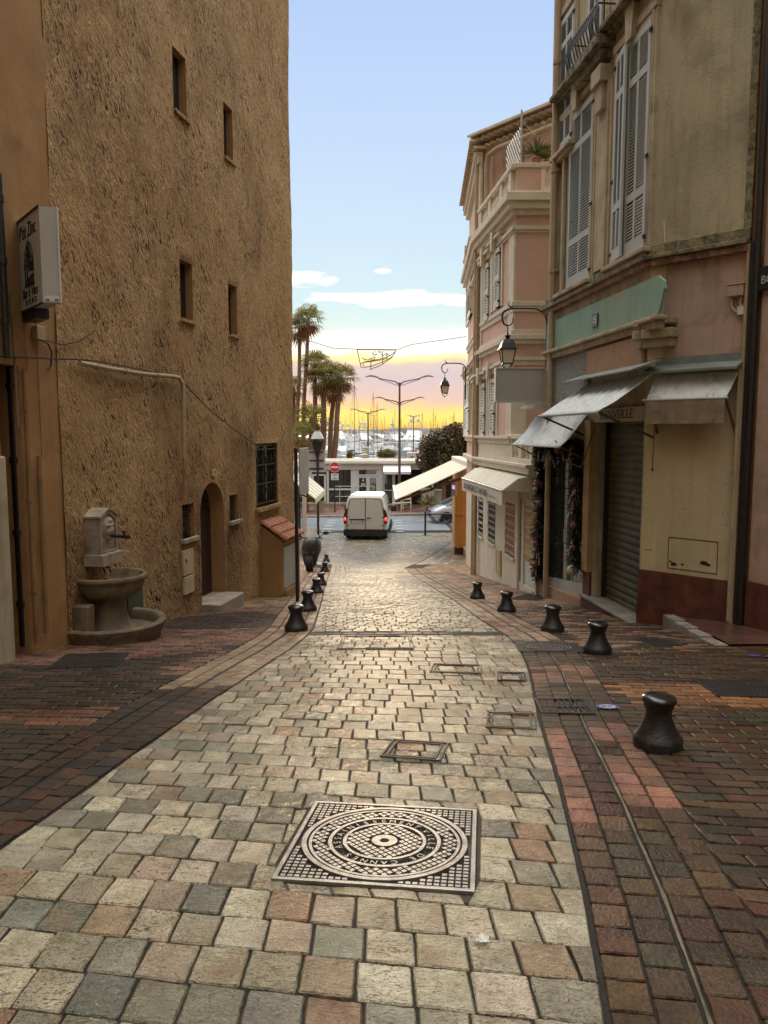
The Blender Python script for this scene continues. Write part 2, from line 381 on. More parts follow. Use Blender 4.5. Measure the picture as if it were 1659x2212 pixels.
m_cobblewet = cobblemat('wet_cobble_stone', .26, .44); m_cobblewet.node_tree.nodes['Principled BSDF'].inputs['Specular IOR Level'].default_value = 1.0
m_frame = M('weathered_frame_iron', (.13, .11, .08), .6, .3, 14, .2, 90, metal=.3)
m_brick = M('clay_paver', (.3, .3, .3), .78, .25, 9, .9, 60, attr=True, dirt=((.016, .012, .007), .5, 1.6), wet=(.36, 1.1), fine=.5, spec=.4)
m_sandjoint = M('sandy_joint', (.07, .058, .042), .9, .3, 12, .6, 60)
m_mortar = M('dark_joint_earth', (.008, .006, .004), .75, .3, 10, .6, 60, dirt=((.05, .04, .03), .3, 12))
m_asphalt = M('wet_asphalt', (.19, .215, .235), .34, .12, 1, .15, 120, wet=(.26, .4), spec=.8)
m_redpave = M('red_pavement', (.13, .062, .045), .55, .25, 2.5, .3, 60, wet=(.22, .6))
m_kerb = M('kerb_stone', (.30, .27, .22), .8, .25, 4, .6, 60, dirt=((.06, .05, .03), .5, 6))
m_steel = M('worn_cast_iron', (.42, .40, .36), .36, .25, 14, .2, 120, metal=.75, dirt=((.10, .07, .045), .35, 9))
m_irondark = M('dark_cast_iron', (.03, .028, .026), .5, .3, 12, .3, 100, metal=.3)
m_white = M('white_paint', (.72, .72, .70), .5, .06, 3, 0, 40, dirt=((.45, .43, .38), .15, 3))
m_whitemetal = M('white_enamel', (.70, .70, .68), .3, .06, 3, coat=.3)
m_cream = M('cream_moulding', (.71, .63, .50), .75, .10, 2.5, .2, 50, dirt=((.32, .25, .17), .25, 2.5), streak=((.4, .32, .22), .2))
m_pink = M('salmon_plaster', (.68, .45, .36), .85, .10, 1.2, .25, 40, dirt=((.42, .26, .17), .25, 1.0))
m_pinkdull = M('dusty_pink_plaster', (.50, .35, .27), .85, .12, 1.0, .3, 45, dirt=((.20, .13, .08), .4, 1.8), streak=((.2, .12, .08), .4))
m_beige = M('weathered_beige_plaster', (.43, .375, .245), .85, .16, 1.1, .4, 35, dirt=((.16, .12, .06), .38, 1.3), streak=((.12, .095, .05), .45))
m_beigetrim = M('weathered_trim', (.47, .39, .26), .8, .2, 2.0, .4, 50, dirt=((.14, .10, .06), .4, 3), streak=((.13, .09, .05), .5))
m_mosstrim = M('blackened_cornice', (.30, .26, .15), .9, .35, 4, 1.0, 30, dirt=((.012, .013, .008), .8, 8), streak=((.015, .015, .01), .8))
m_brickband = M('brick_band', (.36, .19, .12), .85, .3, 9, .6, 40, dirt=((.035, .025, .015), .7, 7), streak=((.05, .03, .02), .6))
m_mint = M('mint_sign_paint', (.25, .40, .31), .7, .10, 2, .2, 50, dirt=((.33, .29, .18), .5, 1.6), streak=((.20, .21, .13), .5))
m_terrapanel = M('rusty_pink_board', (.44, .27, .17), .85, .2, 3, .3, 50, dirt=((.28, .15, .07), .5, 3))
m_pebble = M('grey_pebble_dash', (.35, .36, .33), .9, .3, 20, 1.0, 50, fine=.5)
m_yellow = M('yellow_ochre_plaster', (.57, .47, .30), .8, .12, 1.3, .2, 40, dirt=((.38, .22, .07), .4, 1.1), streak=((.4, .27, .11), .3))
m_cream2 = M('pale_cream_paint', (.60, .50, .28), .7, .1, 2, .15, 40)
m_oxblood = M('oxblood_base', (.13, .040, .024), .5, .4, 5, .5, 50, dirt=((.025, .012, .008), .6, 3.5), streak=((.22, .09, .05), .3))
m_shutpaint = M('grey_blue_shutter_paint', (.47, .49, .46), .6, .08, 3, .1, 60, streak=((.3, .32, .3), .25))
m_shutwhite = M('white_shutter_paint', (.66, .66, .60), .6, .06, 3)
m_roll = M('olive_roller_steel', (.10, .092, .05), .6, .25, 3, .2, 60, dirt=((.03, .026, .016), .5, 2), streak=((.03, .026, .016), .5))
m_tile = M('terracotta_tile', (.40, .17, .095), .8, .3, 5, .4, 50, dirt=((.12, .06, .035), .4, 5))
m_tilepale = M('pale_roof_tile', (.66, .53, .38), .85, .2, 5, .3, 50)
m_roofdark = M('weathered_roof', (.07, .06, .055), .9, .3, 4, .4, 30)
m_tanboard = M('tan_board', (.42, .29, .13), .8, .2, 2, .2, 40, streak=((.22, .13, .05), .4))
m_awnwhite = M('dirty_white_awning', (.68, .72, .72), .7, .12, 3, .15, 30, streak=((.24, .255, .23), .75), dirt=((.30, .30, .25), .4, 3))
m_hood = M('grey_green_hood', (.20, .24, .225), .6, .2, 3, dirt=((.07, .075, .06), .4, 4))
m_awncream = M('cream_awning', (.68, .63, .50), .7, .1, 3)
m_awntan = M('grimy_tan_awning', (.28, .21, .14), .8, .25, 4, .3, 30, dirt=((.10, .075, .045), .5, 5))
m_brownmetal = M('brown_metal', (.16, .075, .03), .55, .25, 5)
m_lightmetal = M('light_grey_metal', (.46, .47, .46), .45, .12, 4, spec=.5)
m_pipeochre = M('ochre_painted_pipe', (.26, .15, .06), .6, .2, 4, dirt=((.1, .05, .02), .4, 3))
m_pipe = M('painted_pipe', (.42, .32, .20), .6, .15, 4, dirt=((.25, .17, .1), .3, 5))
m_pipepale = M('pale_conduit', (.42, .31, .185), .6, .15, 4)
m_green = M('green_metal_cabinet', (.06, .085, .065), .55, .2, 4)
m_glass = glass('dark_glass'); m_glassblue = glass('windscreen_glass', (.05, .07, .08))
m_glassshop = glass('shop_glass', (.05, .06, .05), .02)
m_lampglass = M('frosted_lamp_glass', (.80, .72, .52), .35, .08, 12)
m_signface = M('sign_plastic', (.50, .50, .44), .45, .05, 2)
m_signgrey = M('blank_sign_plastic', (.43, .42, .36), .5, .10, 1.5)
m_ink = M('black_lettering', (.012, .011, .011), .6, .1, 5)
m_blue = M('blue_mark', (.03, .10, .38), .5, .15, 6)
m_red = M('red_sign_film', (.62, .02, .025), .4, .06, 5)
m_signback = M('sign_back_grey', (.44, .43, .40), .55, .12, 3)
m_orange = M('orange_plaster', (.66, .31, .075), .75, .08, 2, dirt=((.5, .22, .06), .2, 2))
m_board = M('chipboard_panel', (.58, .36, .10), .7, .35, 5, .2, 40, streak=((.42, .23, .05), .6))
m_boardred = M('red_brown_panel', (.40, .15, .05), .7, .2, 3)
m_vanwhite = M('van_white_paint', (.62, .61, .56), .30, .05, 2, coat=.6, dirt=((.42, .39, .33), .3, 2.0))
m_silver = M('silver_car_paint', (.40, .42, .44), .28, .05, 2, metal=.5, coat=.7)
m_redcar = M('red_car_paint', (.5, .02, .02), .28, .05, 2, coat=.7)
m_plastic = M('black_plastic', (.018, .018, .018), .5, .2, 5)
m_tyre = M('tyre_rubber', (.012, .012, .012), .75, .2, 9)
m_rim = M('alloy_rim', (.40, .40, .40), .35, .1, 6, metal=.8)
m_taillight = glow('lit_tail_lamp', (1.0, .05, .025), .8)
m_tailhot = glow('brake_lamp_core', (1.0, .22, .12), 1.8)
m_taildark = M('tail_lamp_lens', (.15, .01, .01), .2, .1, 5, coat=.5)
m_plate = M('number_plate', (.72, .72, .70), .5, .03, 5)
m_neon = glow('lit_sign_letters', (.95, .45, .75), 1.1)
m_leafpalm = leafmat('palm_leaf', (.125, .125, .03), (.32, .26, .06))
m_deadleaf = leafmat('dry_palm_leaf', (.26, .14, .05), (.45, .22, .07))
m_palmtrunk = M('palm_trunk', (.27, .15, .085), .9, .3, 4, .6, 20)
m_leafdark = M('dark_shrub_leaf', (.075, .066, .022), .6, .5, 1.2, fine=.3, dirt=((.24, .10, .035), .55, 1.0))
m_hedge = leafmat('clipped_hedge_leaf', (.15, .135, .035), (.30, .24, .06))
m_yucca = M('yucca_leaf', (.17, .19, .06), .55, .3, 3)
m_garland = M('dark_fir_sprig', (.022, .022, .014), .8, .5, 5, fine=.3)
m_rust = M('rust_ornament', (.20, .075, .035), .5, .35, 6)
m_straw = M('pale_ribbon', (.52, .46, .36), .7, .2, 6)
m_hull = M('boat_gelcoat', (.66, .67, .68), .35, .08, .5, coat=.3)
m_hullblue = M('navy_boat_cover', (.05, .08, .14), .5, .2, .6)
m_mast = M('mast_alloy', (.30, .24, .20), .5, .1, 1, metal=.3)
m_boatcanvas = M('boat_canvas', (.30, .34, .38), .7, .2, .7)
m_boatred = M('red_boat_cover', (.42, .04, .05), .6, .2, .7)
m_lamppole = M('grey_brown_lamp_pole', (.115, .075, .055), .5, .15, 3)
m_water = M('harbour_water', (.10, .12, .13), .12, .2, .05, .6, .6)
m_hill = M('far_wooded_hill', (.16, .105, .085), .95, .3, .01)
m_land = M('dusty_ground', (.10, .085, .07), .9, .25, .4)
m_paver = M('pale_slab_paver', (.3, .3, .3), .5, .15, 4, .25, 50, attr=True, wet=(.2, .6))
m_pave_tan = M('pavilion_white', (.60, .56, .49), .5, .06, 2, dirt=((.45, .38, .3), .2, 1.5))
# ================================================================== ground
def struct(o): o['kind'] = 'structure'; return o
b = MB(); ys = [-30, -20, -12, -6, -3] + [i*.5 for i in range(0, 90)] + [46, 50, 60, 72, 84]; xs = [-400, -60, -12, -6, 0, 6, 12, 60, 400]
for y in ys: b.add([(x, y, zg(y) - .0135) for x in xs])
for j in range(len(ys)-1):
    for i in range(len(xs)-1):
        a = j*len(xs)+i; b.face(a, a+1, a+len(xs)+1, a+len(xs))
n0 = b.add([(-400, 84, -6), (400, 84, -6)]); b.face((len(ys)-1)*len(xs), len(ys)*len(xs)-1, n0+1, n0)
struct(b.build('ground', m_mortar, smooth=60))
b = MB(); b.quad((-6000, 83.5, -4.8), (6000, 83.5, -4.8), (6000, 12000, -4.8), (-6000, 12000, -4.8)); struct(b.build('water', m_water))

# edges of the cobbled street, traced as points on the slope
def table(pts):
    q = sorted((G(u, v).y, G(u, v).x) for u, v in pts)
    return q
def look(t, y):
    if y <= t[0][0]: a, c = t[0], t[1]
    elif y >= t[-1][0]: return t[-1][1]
    else:
        for a, c in zip(t, t[1:]):
            if a[0] <= y <= c[0]: break
    return a[1] + (c[1]-a[1]) * (y-a[0]) / (c[0]-a[0])
TL = table([(12, 1825), (164, 1720), (256, 1652), (360, 1580), (452, 1516), (532, 1464), (580, 1432), (628, 1402), (662, 1375), (677, 1358), (692, 1311), (703, 1264), (714, 1234), (719, 1205)])
TR = table([(1310, 2212), (1262, 1930), (1208, 1700), (1166, 1560), (1143, 1450), (1122, 1400), (1090, 1370), (1029, 1333), (974, 1293), (927, 1264), (886, 1238), (862, 1212)])
Y_SEAM = G(880, 1366).y
Y_END = 39.2
def xl(y):
    return look(TL, y) if y < 26 else look(TL, 26) - (y-26)*.42
def xr(y):
    return look(TR, y) if y < 24.5 else look(TR, 24.5) + max(0, y-24.5)*.22
GW = .634       # gutter band width each side
def rot(y0): return -radians(9) * max(0., min(1., (Y_SEAM - y0) / (Y_SEAM - 4.5)))
# ---- manhole, in row coordinates
mh = [G(690, 1733), G(1028, 1750), G(1025, 1930), G(580, 1895)]
MHC = sum(mh, V()) / 4; MHR = radians(-7.5); MHS = .425
def in_cover(x, y, pad=0):
    dx, dy = x - MHC.x, y - MHC.y; a = dx*cos(-MHR) - dy*sin(-MHR); c = dx*sin(-MHR) + dy*cos(-MHR)
    return abs(a) < MHS + pad and abs(c) < MHS + pad
GRID = {0: [0, .035, .965, 1], 1: [0, .03, .2, .36, .5, .64, .8, .97, 1]}
def stone(b, cs, col, lvl, hgt, rough=.004, sd=0):
    """one stone: four xy corners, domed and chipped top, sides going down into the joint"""
    g = GRID[lvl]; n = len(g); cx = sum(c[0] for c in cs)/4; cy = sum(c[1] for c in cs)/4
    tx, ty = random.uniform(-.012, .012), random.uniform(-.012, .012); i0 = len(b.v)
    for j, t in enumerate(g):
        for i, s in enumerate(g):
            x = (cs[0][0]*(1-s)+cs[1][0]*s)*(1-t) + (cs[3][0]*(1-s)+cs[2][0]*s)*t
            y = (cs[0][1]*(1-s)+cs[1][1]*s)*(1-t) + (cs[3][1]*(1-s)+cs[2][1]*s)*t
            e = (i in (0, n-1)) + (j in (0, n-1))
            if e == 2: x += (cx-x)*.03; y += (cy-y)*.03
            z = zg(y) + hgt + tx*(x-cx) + ty*(y-cy)
            if e: z -= .0045 + .0015*e
            if lvl: z += noise.noise(V((x*9+sd, y*9, sd*.7)))*rough*1.2 + noise.noise(V((x*24, y*24+sd, sd)))*rough; x += noise.noise(V((x*30, y*30, 3)))*.003*(e > 0); y += noise.noise(V((x*30, y*30, 9)))*.003*(e > 0)
            b.v.append((x, y, z))
    for j in range(n-1):
        for i in range(n-1):
            a = i0+j*n+i; b.f.append((a, a+1, a+n+1, a+n)); b.c.append(col)
    ring = [i0+i for i in range(n)] + [i0+j*n+n-1 for j in range(1, n)] + [i0+(n-1)*n+i for i in range(n-2, -1, -1)] + [i0+j*n for j in range(n-2, 0, -1)]
    k0 = len(b.v); b.v += [(b.v[r][0], b.v[r][1], b.v[r][2]-.055) for r in ring]; m = len(ring)
    for k in range(m): b.f.append((ring[k], k0+k, k0+(k+1) % m, ring[(k+1) % m])); b.c.append(col)
def jit(c, k):
    f = random.uniform(1-k, 1+k); return (c[0]*f*random.uniform(.95, 1.05), c[1]*f, c[2]*f*random.uniform(.93, 1.07), 1)
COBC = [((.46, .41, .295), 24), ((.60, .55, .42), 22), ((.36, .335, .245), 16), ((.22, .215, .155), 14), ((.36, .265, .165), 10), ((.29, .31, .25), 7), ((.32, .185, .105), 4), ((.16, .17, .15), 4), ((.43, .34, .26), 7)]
def pick(p):
    r = random.uniform(0, sum(w for _, w in p))
    for c, w in p:
        r -= w
        if r <= 0: return c
    return p[0][0]
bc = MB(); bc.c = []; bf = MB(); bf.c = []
COVERS = []
y0 = 1.2; row = 0
while y0 < Y_END:
    KS = .82 if y0 > Y_SEAM else .95; dpt = random.uniform(.205, .235)*KS; r = rot(y0); r2 = rot(y0+dpt)
    if y0 < Y_SEAM < y0 + dpt + .05: y0 = Y_SEAM + .13
    yy = y0
    yfix = lambda x, base, rr: base + tan(rr)*x
    # interval across the street
    a, c = xl(yfix(-1.5, y0, r)), xr(yfix(1.5, y0, r))
    for _ in range(3): a = xl(yfix(a, y0+dpt/2, r)); c = xr(yfix(c, y0+dpt/2, r))
    x = a + random.uniform(.05, .15) if row % 2 else a + .005
    cuts = [a + .006] if x - a > .03 else []
    while x < c - .06:
        cuts.append(x); x += random.uniform(.165, .205)*KS
    cuts.append(c - .004); j = .0045 if y0 < Y_SEAM else .007
    for xa, xb in zip(cuts, cuts[1:]):
        if xb - xa < .045: continue
        sk = random.uniform(-.0025, .0025)
        cs = [(xa+j+sk, yfix(xa, y0, r)+j), (xb-j+sk, yfix(xb, y0, r)+j), (xb-j-sk, yfix(xb, y0+dpt, r2)-j), (xa+j-sk, yfix(xa, y0+dpt, r2)-j)]
        if xb == cuts[-1]: cs[1] = (xr(cs[1][1])-.005, cs[1][1]); cs[2] = (xr(cs[2][1])-.005, cs[2][1])
        if xa == cuts[0]: cs[0] = (xl(cs[0][1])+.005, cs[0][1]); cs[3] = (xl(cs[3][1])+.005, cs[3][1])
        if cs[1][0]-cs[0][0] < .02 or cs[2][0]-cs[3][0] < .02: continue
        mx, my = (xa+xb)/2, (cs[0][1]+cs[2][1])/2
        if all(in_cover(px, py, .018) for px, py in cs): continue
        if any(in_cover(px, py, .012) for px, py in cs):      # trim to a sliver beside the iron cover
            loc = [((px-MHC.x)*cos(-MHR)-(py-MHC.y)*sin(-MHR), (px-MHC.x)*sin(-MHR)+(py-MHC.y)*cos(-MHR)) for px, py in cs]
            outs = [q for q, p_ in zip(loc, cs) if not in_cover(*p_, .018)]; la, lc = sum(q[0] for q in outs)/len(outs), sum(q[1] for q in outs)/len(outs)
            nc = []
            for px, py in cs:
                ex, ey = px-MHC.x, py-MHC.y; pa = ex*cos(-MHR)-ey*sin(-MHR); pc = ex*sin(-MHR)+ey*cos(-MHR); K = MHS+.018
                if abs(pa) < K and abs(pc) < K:
                    if abs(la) > abs(lc): pa = math.copysign(K, la)
                    else: pc = math.copysign(K, lc)
                nc.append((MHC.x+pa*cos(MHR)-pc*sin(MHR), MHC.y+pa*sin(MHR)+pc*cos(MHR)))
            cs = nc
            if hypot(cs[0][0]-cs[1][0], cs[0][1]-cs[1][1]) + hypot(cs[2][0]-cs[3][0], cs[2][1]-cs[3][1]) < .05 or hypot(cs[0][0]-cs[3][0], cs[0][1]-cs[3][1]) + hypot(cs[1][0]-cs[2][0], cs[1][1]-cs[2][1]) < .05: continue
        far = my > 17.5
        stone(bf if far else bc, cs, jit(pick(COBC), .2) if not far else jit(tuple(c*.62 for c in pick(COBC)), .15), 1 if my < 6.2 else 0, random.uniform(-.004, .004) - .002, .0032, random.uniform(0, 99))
    y0 += dpt; row += 1
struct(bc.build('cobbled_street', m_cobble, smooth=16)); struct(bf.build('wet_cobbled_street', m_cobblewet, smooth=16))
# dark channel across the street where the slope changes
b = MB(); b.c = []
x = xl(Y_SEAM); xe = xr(Y_SEAM)
while x < xe:
    for k in (0, 1): stone(b, [(x+.005, Y_SEAM-.06+.075*k), (x+.205, Y_SEAM-.06+.075*k), (x+.205, Y_SEAM+.005+.075*k), (x+.005, Y_SEAM+.005+.075*k)], jit((.055, .045, .035), .3), 0, -.012)
    x += .21
struct(b.build('cross_channel', m_brick))

# ---- gutters: columns of clay setts following both edges, with a drain slot in the middle
TERR = [((.40, .185, .11), 4), ((.34, .17, .10), 3), ((.30, .20, .12), 3), ((.22, .13, .08), 3)]
DRK = [((.080, .046, .021), 5), ((.11, .064, .029), 4), ((.055, .035, .018), 4), ((.068, .055, .028), 3), ((.10, .042, .021), 3)]  # brown clay tones, darkened further to carry the shade at the street's side
LEFTD = [((.055, .034, .019), 5), ((.04, .029, .019), 5), ((.065, .04, .023), 3), ((.09, .043, .024), 2)]  # near left clay browns, with the deep side shade put into the colour
TAN = [((.42, .30, .19), 4), ((.36, .26, .17), 3), ((.46, .34, .22), 2)]
def gutter(edge, sgn, name):
    b = MB(); b.c = []
    for k in range(4):
        w = .145; off = .012 + k*w + (.026 if k > 1 else 0); y = 1.3 + random.random()*.1
        while y < 24:
            L = random.uniform(.145, .175)
            xa, xb = edge(y) + sgn*off, edge(y+L) + sgn*off
            j = .006; o2 = sgn*(w-2*j)
            cs = [(xa+sgn*j, y+j), (xa+sgn*j+o2, y+j-.02*sgn), (xb+sgn*j+o2, y+L-j-.02*sgn), (xb+sgn*j, y+L-j)]
            if sgn < 0: pal = TAN if y > 6.4 else LEFTD
            else: pal = [((.36, .165, .11), 4), ((.29, .135, .085), 3), ((.32, .19, .13), 2), ((.20, .10, .06), 2)] if (3.6 < y < 5.3 or 6.6 < y < 7.4) and random.random() < .85 else DRK
            if sgn > 0 and k in (1, 2) and 3.5 < y < 5.0 and random.random() < .45: pal = [((.07, .022, .012), 3), ((.045, .018, .011), 2)]
            if 9 < y: pal = TAN if random.random() < .6 else TERR
            stone(b, cs if sgn > 0 else [cs[1], cs[0], cs[3], cs[2]], jit(pick(pal), .2), 1 if y < 5 else 0, (-.004 if k in (1, 2) else .001), .003, random.random()*50)
            y += L
    struct(b.build(name, m_brick, smooth=35))
gutter(xr, 1, 'right_gutter'); gutter(xl, -1, 'left_gutter')

# ---- clay paver pavements
def pavement(side, name):
    b = MB(); b.c = []; y = 1.2; row = 0; rr = radians(-7) if side > 0 else radians(-3)
    while y < 26:
        h = .108 if y < 14 else .15; fade = max(0, min(1, (12-y)/6)); r = rr*fade
        ed = (xr(y + tan(r)*2) + GW) if side > 0 else (xl(y - tan(r)*3) - GW)
        lim = max(2.2, min(8.0, .56*y + 1.4)); L = .25 if y < 14 else .3
        x = ed + (0 if row % 2 else -.11)*side; 
        while abs(x) < lim:
            xa, xb = (x, x+L) if side > 0 else (x-L, x)
            y_a, y_b = y+tan(r)*xa, y+tan(r)*xb
            in_ = (xa > xr(y_a)+GW-.02) if side > 0 else (xb < xl(y_b)-GW+.02)
            if not in_:
                if side > 0: xa = xr(y_a)+GW
                else: xb = xl(y_b)-GW
            if xb-xa > .05:
                my = (y_a+y_b)/2; mx = (xa+xb)/2
                if side > 0:
                    band = 5.75 < my - tan(radians(-7))*mx*0 < 6.6 and mx > 2.0
                    pal = [((.36, .165, .065), 5), ((.30, .135, .06), 3), ((.24, .12, .055), 2)] if band else DRK
                    if my > 8.2: pal = DRK if random.random() < .55 else TERR[1:]
                else:
                    band = 5.3 < my < 5.75
                    pal = [((.21, .085, .042), 4), ((.17, .08, .044), 3), ((.10, .06, .035), 2)] if band else LEFTD
                    if my > 7.0 and noise.noise(V((mx*.7, my*.5, 4))) > -.15: pal = [((.27, .12, .08), 4), ((.23, .135, .09), 4), ((.14, .075, .05), 3)]
                if my > 13: pal = TAN if random.random() < .5 else TERR
                j = .0055
                stone(b, [(xa+j, y_a+j), (xb-j, y_b+j), (xb-j, y_b+h-j), (xa+j, y_a+h-j)], jit(pick(pal), .22), 0, -.002 + random.uniform(-.0035, .0035))
            x += L*side
        y += h; row += 1
    struct(b.build(name, m_brick, smooth=35))
pavement(1, 'right_pavement'); pavement(-1, 'left_pavement')
# pale slabs near the foot of the street
for side, nm in ((1, 'right_slabs'), (-1, 'left_slabs')):
    b = MB(); b.c = []; y = 26.05
    while y < 38.5:
        x = (xr(y)+.1) if side > 0 else (xl(y)-.1)
        while abs(x) < 9:
            xa, xb = (x, x+.5) if side > 0 else (x-.5, x)
            stone(b, [(xa+.006, y+.006), (xb-.006, y+.006), (xb-.006, y+.394), (xa+.006, y+.394)], jit(random.choice([(.34, .28, .21), (.40, .33, .25), (.30, .27, .22)]), .15), 0, 0)
            x += .5*side
        y += .4
    struct(b.build(nm, m_paver))
# cross road, its far kerb and the red pavement beyond
b = MB(); 
for k in range(24):
    xa, xb = -60+k*5, -55+k*5; b.quad((xa, Y_END+.02, -3.585), (xb, Y_END+.02, -3.585), (xb, 47.6, -3.575), (xa, 47.6, -3.575))
struct(b.build('road', m_asphalt))
b = MB()
pts = [(-60, 47.3), (-5.2, 47.3), (-4.6, 46.6), (-1.2, 46.9), (.8, 47.6), (5, 49.0), (9, 49.6), (60, 49.6)]
for (xa, ya), (xb, yb) in zip(pts, pts[1:]):
    F = Frame((xa, ya), (xb-xa, yb-ya)); L = hypot(xb-xa, yb-ya); b.box(F, 0, L, 0, .22, -3.75, -3.45)
struct(b.build('far_kerb', m_kerb, bevel=.02))
b = MB(); i = b.add([(x, y+.21, -3.452) for x, y in pts] + [(60, 84, -3.452), (-60, 84, -3.452)]); b.face(*range(i, i+len(pts)+2)); struct(b.build('far_pavement', m_redpave))
# painted dashes of the crossing
b = MB()
for k in range(0): b.quad((-2.9, 39.6+k*1.0, -3.576), (-2.2, 39.6+k*1.0, -3.576), (-2.2, 40.05+k*1.0, -3.576), (-2.9, 40.05+k*1.0, -3.576))
for k in range(5):
    for x0_, w_ in ((-3.3, .5), (.62, .42)): b.quad((x0_, 40.0+k*1.3, -3.576), (x0_+w_, 40.0+k*1.3, -3.576), (x0_+w_, 40.12+k*1.3, -3.576), (x0_, 40.12+k*1.3, -3.576))
struct(b.build('road_markings', m_white))
# far hills
b = MB(); xs = [-2600+i*40 for i in range(131)]
for x in xs:
    h = 14 + 10*noise.noise(V((x*.0018, 1, 0))) + 7*noise.noise(V((x*.006, 5, 0))) + 3*noise.noise(V((x*.03, 9, 0)))
    if x > 330: h *= max(.15, 1-(x-330)/700)
    b.add([(x, 2600, -6), (x, 2700, max(1, h)), (x, 3300, -6)])
for k in range(len(xs)-1):
    a = k*3; b.face(a, a+3, a+4, a+1); b.face(a+1, a+4, a+5, a+2)
struct(b.build('hills', m_hill, smooth=60))
# ================================================================== left building
L = Frame((-3.6, 9.1), (.1925, .981), (.981, -.1925))
def wall_cells(b, F, s0, s1, z0, z1, holes, q=0, step=None, disp=None, base=None):
    ss, zz = {s0, s1}, {z0, z1}
    for h in holes: ss |= {max(s0, min(s1, h[0])), max(s0, min(s1, h[1]))}; zz |= {max(z0, min(z1, h[2])), max(z0, min(z1, h[3]))}
    def dens(xs):
        xs = sorted(xs); out = []
        for a, c in zip(xs, xs[1:]):
            n = max(1, int((c-a)/step + .5)) if step else 1
            out += [a + (c-a)*k/n for k in range(n)]
        return out + [xs[-1]]
    ss, zz = dens(ss), dens(zz); idx = {}
    def vert(i, j):
        if (i, j) not in idx:
            s, z = ss[i], zz[j]; d = disp(s, z) if disp else 0
            idx[(i, j)] = b.add([F(s, q+d, z)])
        return idx[(i, j)]
    for i in range(len(ss)-1):
        for j in range(len(zz)-1):
            ms, mz = (ss[i]+ss[i+1])/2, (zz[j]+zz[j+1])/2
            if any(h[0] < ms < h[1] and h[2] < mz < h[3] for h in holes): continue
            b.f.append((vert(i,j), vert(i+1,j), vert(i+1,j+1), vert(i,j+1)))
    return b
def reveal(b, F, s0, s1, z0, z1, q0, q1):
    b.quad(F(s0,q0,z0), F(s0,q1,z0), F(s0,q1,z1), F(s0,q0,z1)); b.quad(F(s1,q1,z0), F(s1,q0,z0), F(s1,q0,z1), F(s1,q1,z1))
    b.quad(F(s0,q0,z0), F(s1,q0,z0), F(s1,q1,z0), F(s0,q1,z0)); b.quad(F(s0,q1,z1), F(s1,q1,z1), F(s1,q0,z1), F(s0,q0,z1))
S_STRIP, S_END = L.s(128, 874), L.s(631, 700)
def Ls(u0, u1, vl, v0, v1): return L.s(u0, vl), L.s(u1, vl), L.z(u0, v1), L.z(u0, v0)
slits = [Ls(373, 401, 165, 99, 233), Ls(483, 502, 280, 219.5, 335), Ls(388.7, 415.4, 620, 559, 686), Ls(493.4, 511.5, 665, 612, 720)]
smalls = [Ls(394, 419.5, 1128, 1091, 1165), Ls(496, 513.5, 1097, 1070, 1126)]
barred = Ls(553, 599.5, 1027, 958, 1098)
dr = Ls(432, 483, 1170, 1045, 1306)
d_s0, d_s1, d_z0, d_z1 = dr; d_r = (d_s1-d_s0)/2; d_spring = d_z1 - d_r
lbuild = thing('rough_plaster_building', 'tall ochre building with rough stucco wall, slit windows and an arched doorway', 'building', L((S_STRIP+S_END)/2, -3, -1.5))
def rdisp(s, z):
    p = V((s*1.0, z*.8, 3.3)); e = min(s-S_STRIP, S_END-s)
    a = .05*noise.noise(V((s*.35, z*.3, 1))) + .018*noise.noise(p*2.2)
    r = noise.noise(V((s*7+noise.noise(V((s*3, z*3, 7)))*1.2, z*5, 2))); r2 = noise.noise(V((s*15, z*10, 5)))
    d = a + .009*max(-.2, r) + .004*r2
    for h in slits + smalls + [barred]:
        m = max(h[0]-s, s-h[1], h[2]-z, z-h[3])
        if m < .07: return a*.0 + .0 if m < .02 else d*(m-.02)/.05
    if abs(s-(d_s0+d_s1)/2) < d_r+.1 and z < d_z1+.12: d *= .2
    return d
b = MB()
holes = slits + smalls + [barred, (d_s0, d_s1, d_z0, d_spring)]
wall_cells(b, L, S_STRIP, S_END, -3.2, 15, holes, 0, .055, rdisp)
# cut the arch head: drop the cells inside it
cs_, keep = (d_s0+d_s1)/2, []
for f in b.f:
    c = sum((V(b.v[i]) for i in f), V())/len(f); s = (c-L.O).dot(L.e)
    if c.z >= d_spring and hypot(s-cs_, c.z-d_spring) < d_r+.02: continue
    keep.append(f)
b.f = keep
b.box(L, S_END-.002, S_END-.4, -.7, -.02, -4, 14.9)       # end of the wall
wl_ = b.build('wall', m_stucco, lbuild, smooth=50)
b = MB(); b.box(L, -2.9, S_END-.05, -9, -.62, -4, 14.95); b.build('rear_block', m_ochre, lbuild)
b = MB()
n = 14; arc = [(cs_ + d_r*cos(pi*k/n), d_spring + d_r*sin(pi*k/n)) for k in range(n+1)]; outl = [(d_s1, d_z0)] + arc + [(d_s0, d_z0)]
for (sa, za), (sb, zb) in zip(outl, outl[1:]): b.quad(L(sa, .01, za), L(sb, .01, zb), L(sb, -.27, zb), L(sa, -.27, za))
b.build('door_reveal', m_ochre, lbuild)
b = MB(); oo = [(d_s1+.05, d_z0)] + [(cs_+(d_r+.05)*cos(pi*k/n), d_spring+(d_r+.05)*sin(pi*k/n)) for k in range(n+1)] + [(d_s0-.05, d_z0)]
for k in range(len(oo)-1):
    a0, a1, c0, c1 = outl[k], outl[k+1], oo[k], oo[k+1]
    b.quad(L(a0[0], .015, a0[1]), L(a1[0], .015, a1[1]), L(c1[0], .008, c1[1]), L(c0[0], .008, c0[1])); b.quad(L(c0[0], .008, c0[1]), L(c1[0], .008, c1[1]), L(c1[0], -.05, c1[1]), L(c0[0], -.05, c0[1]))
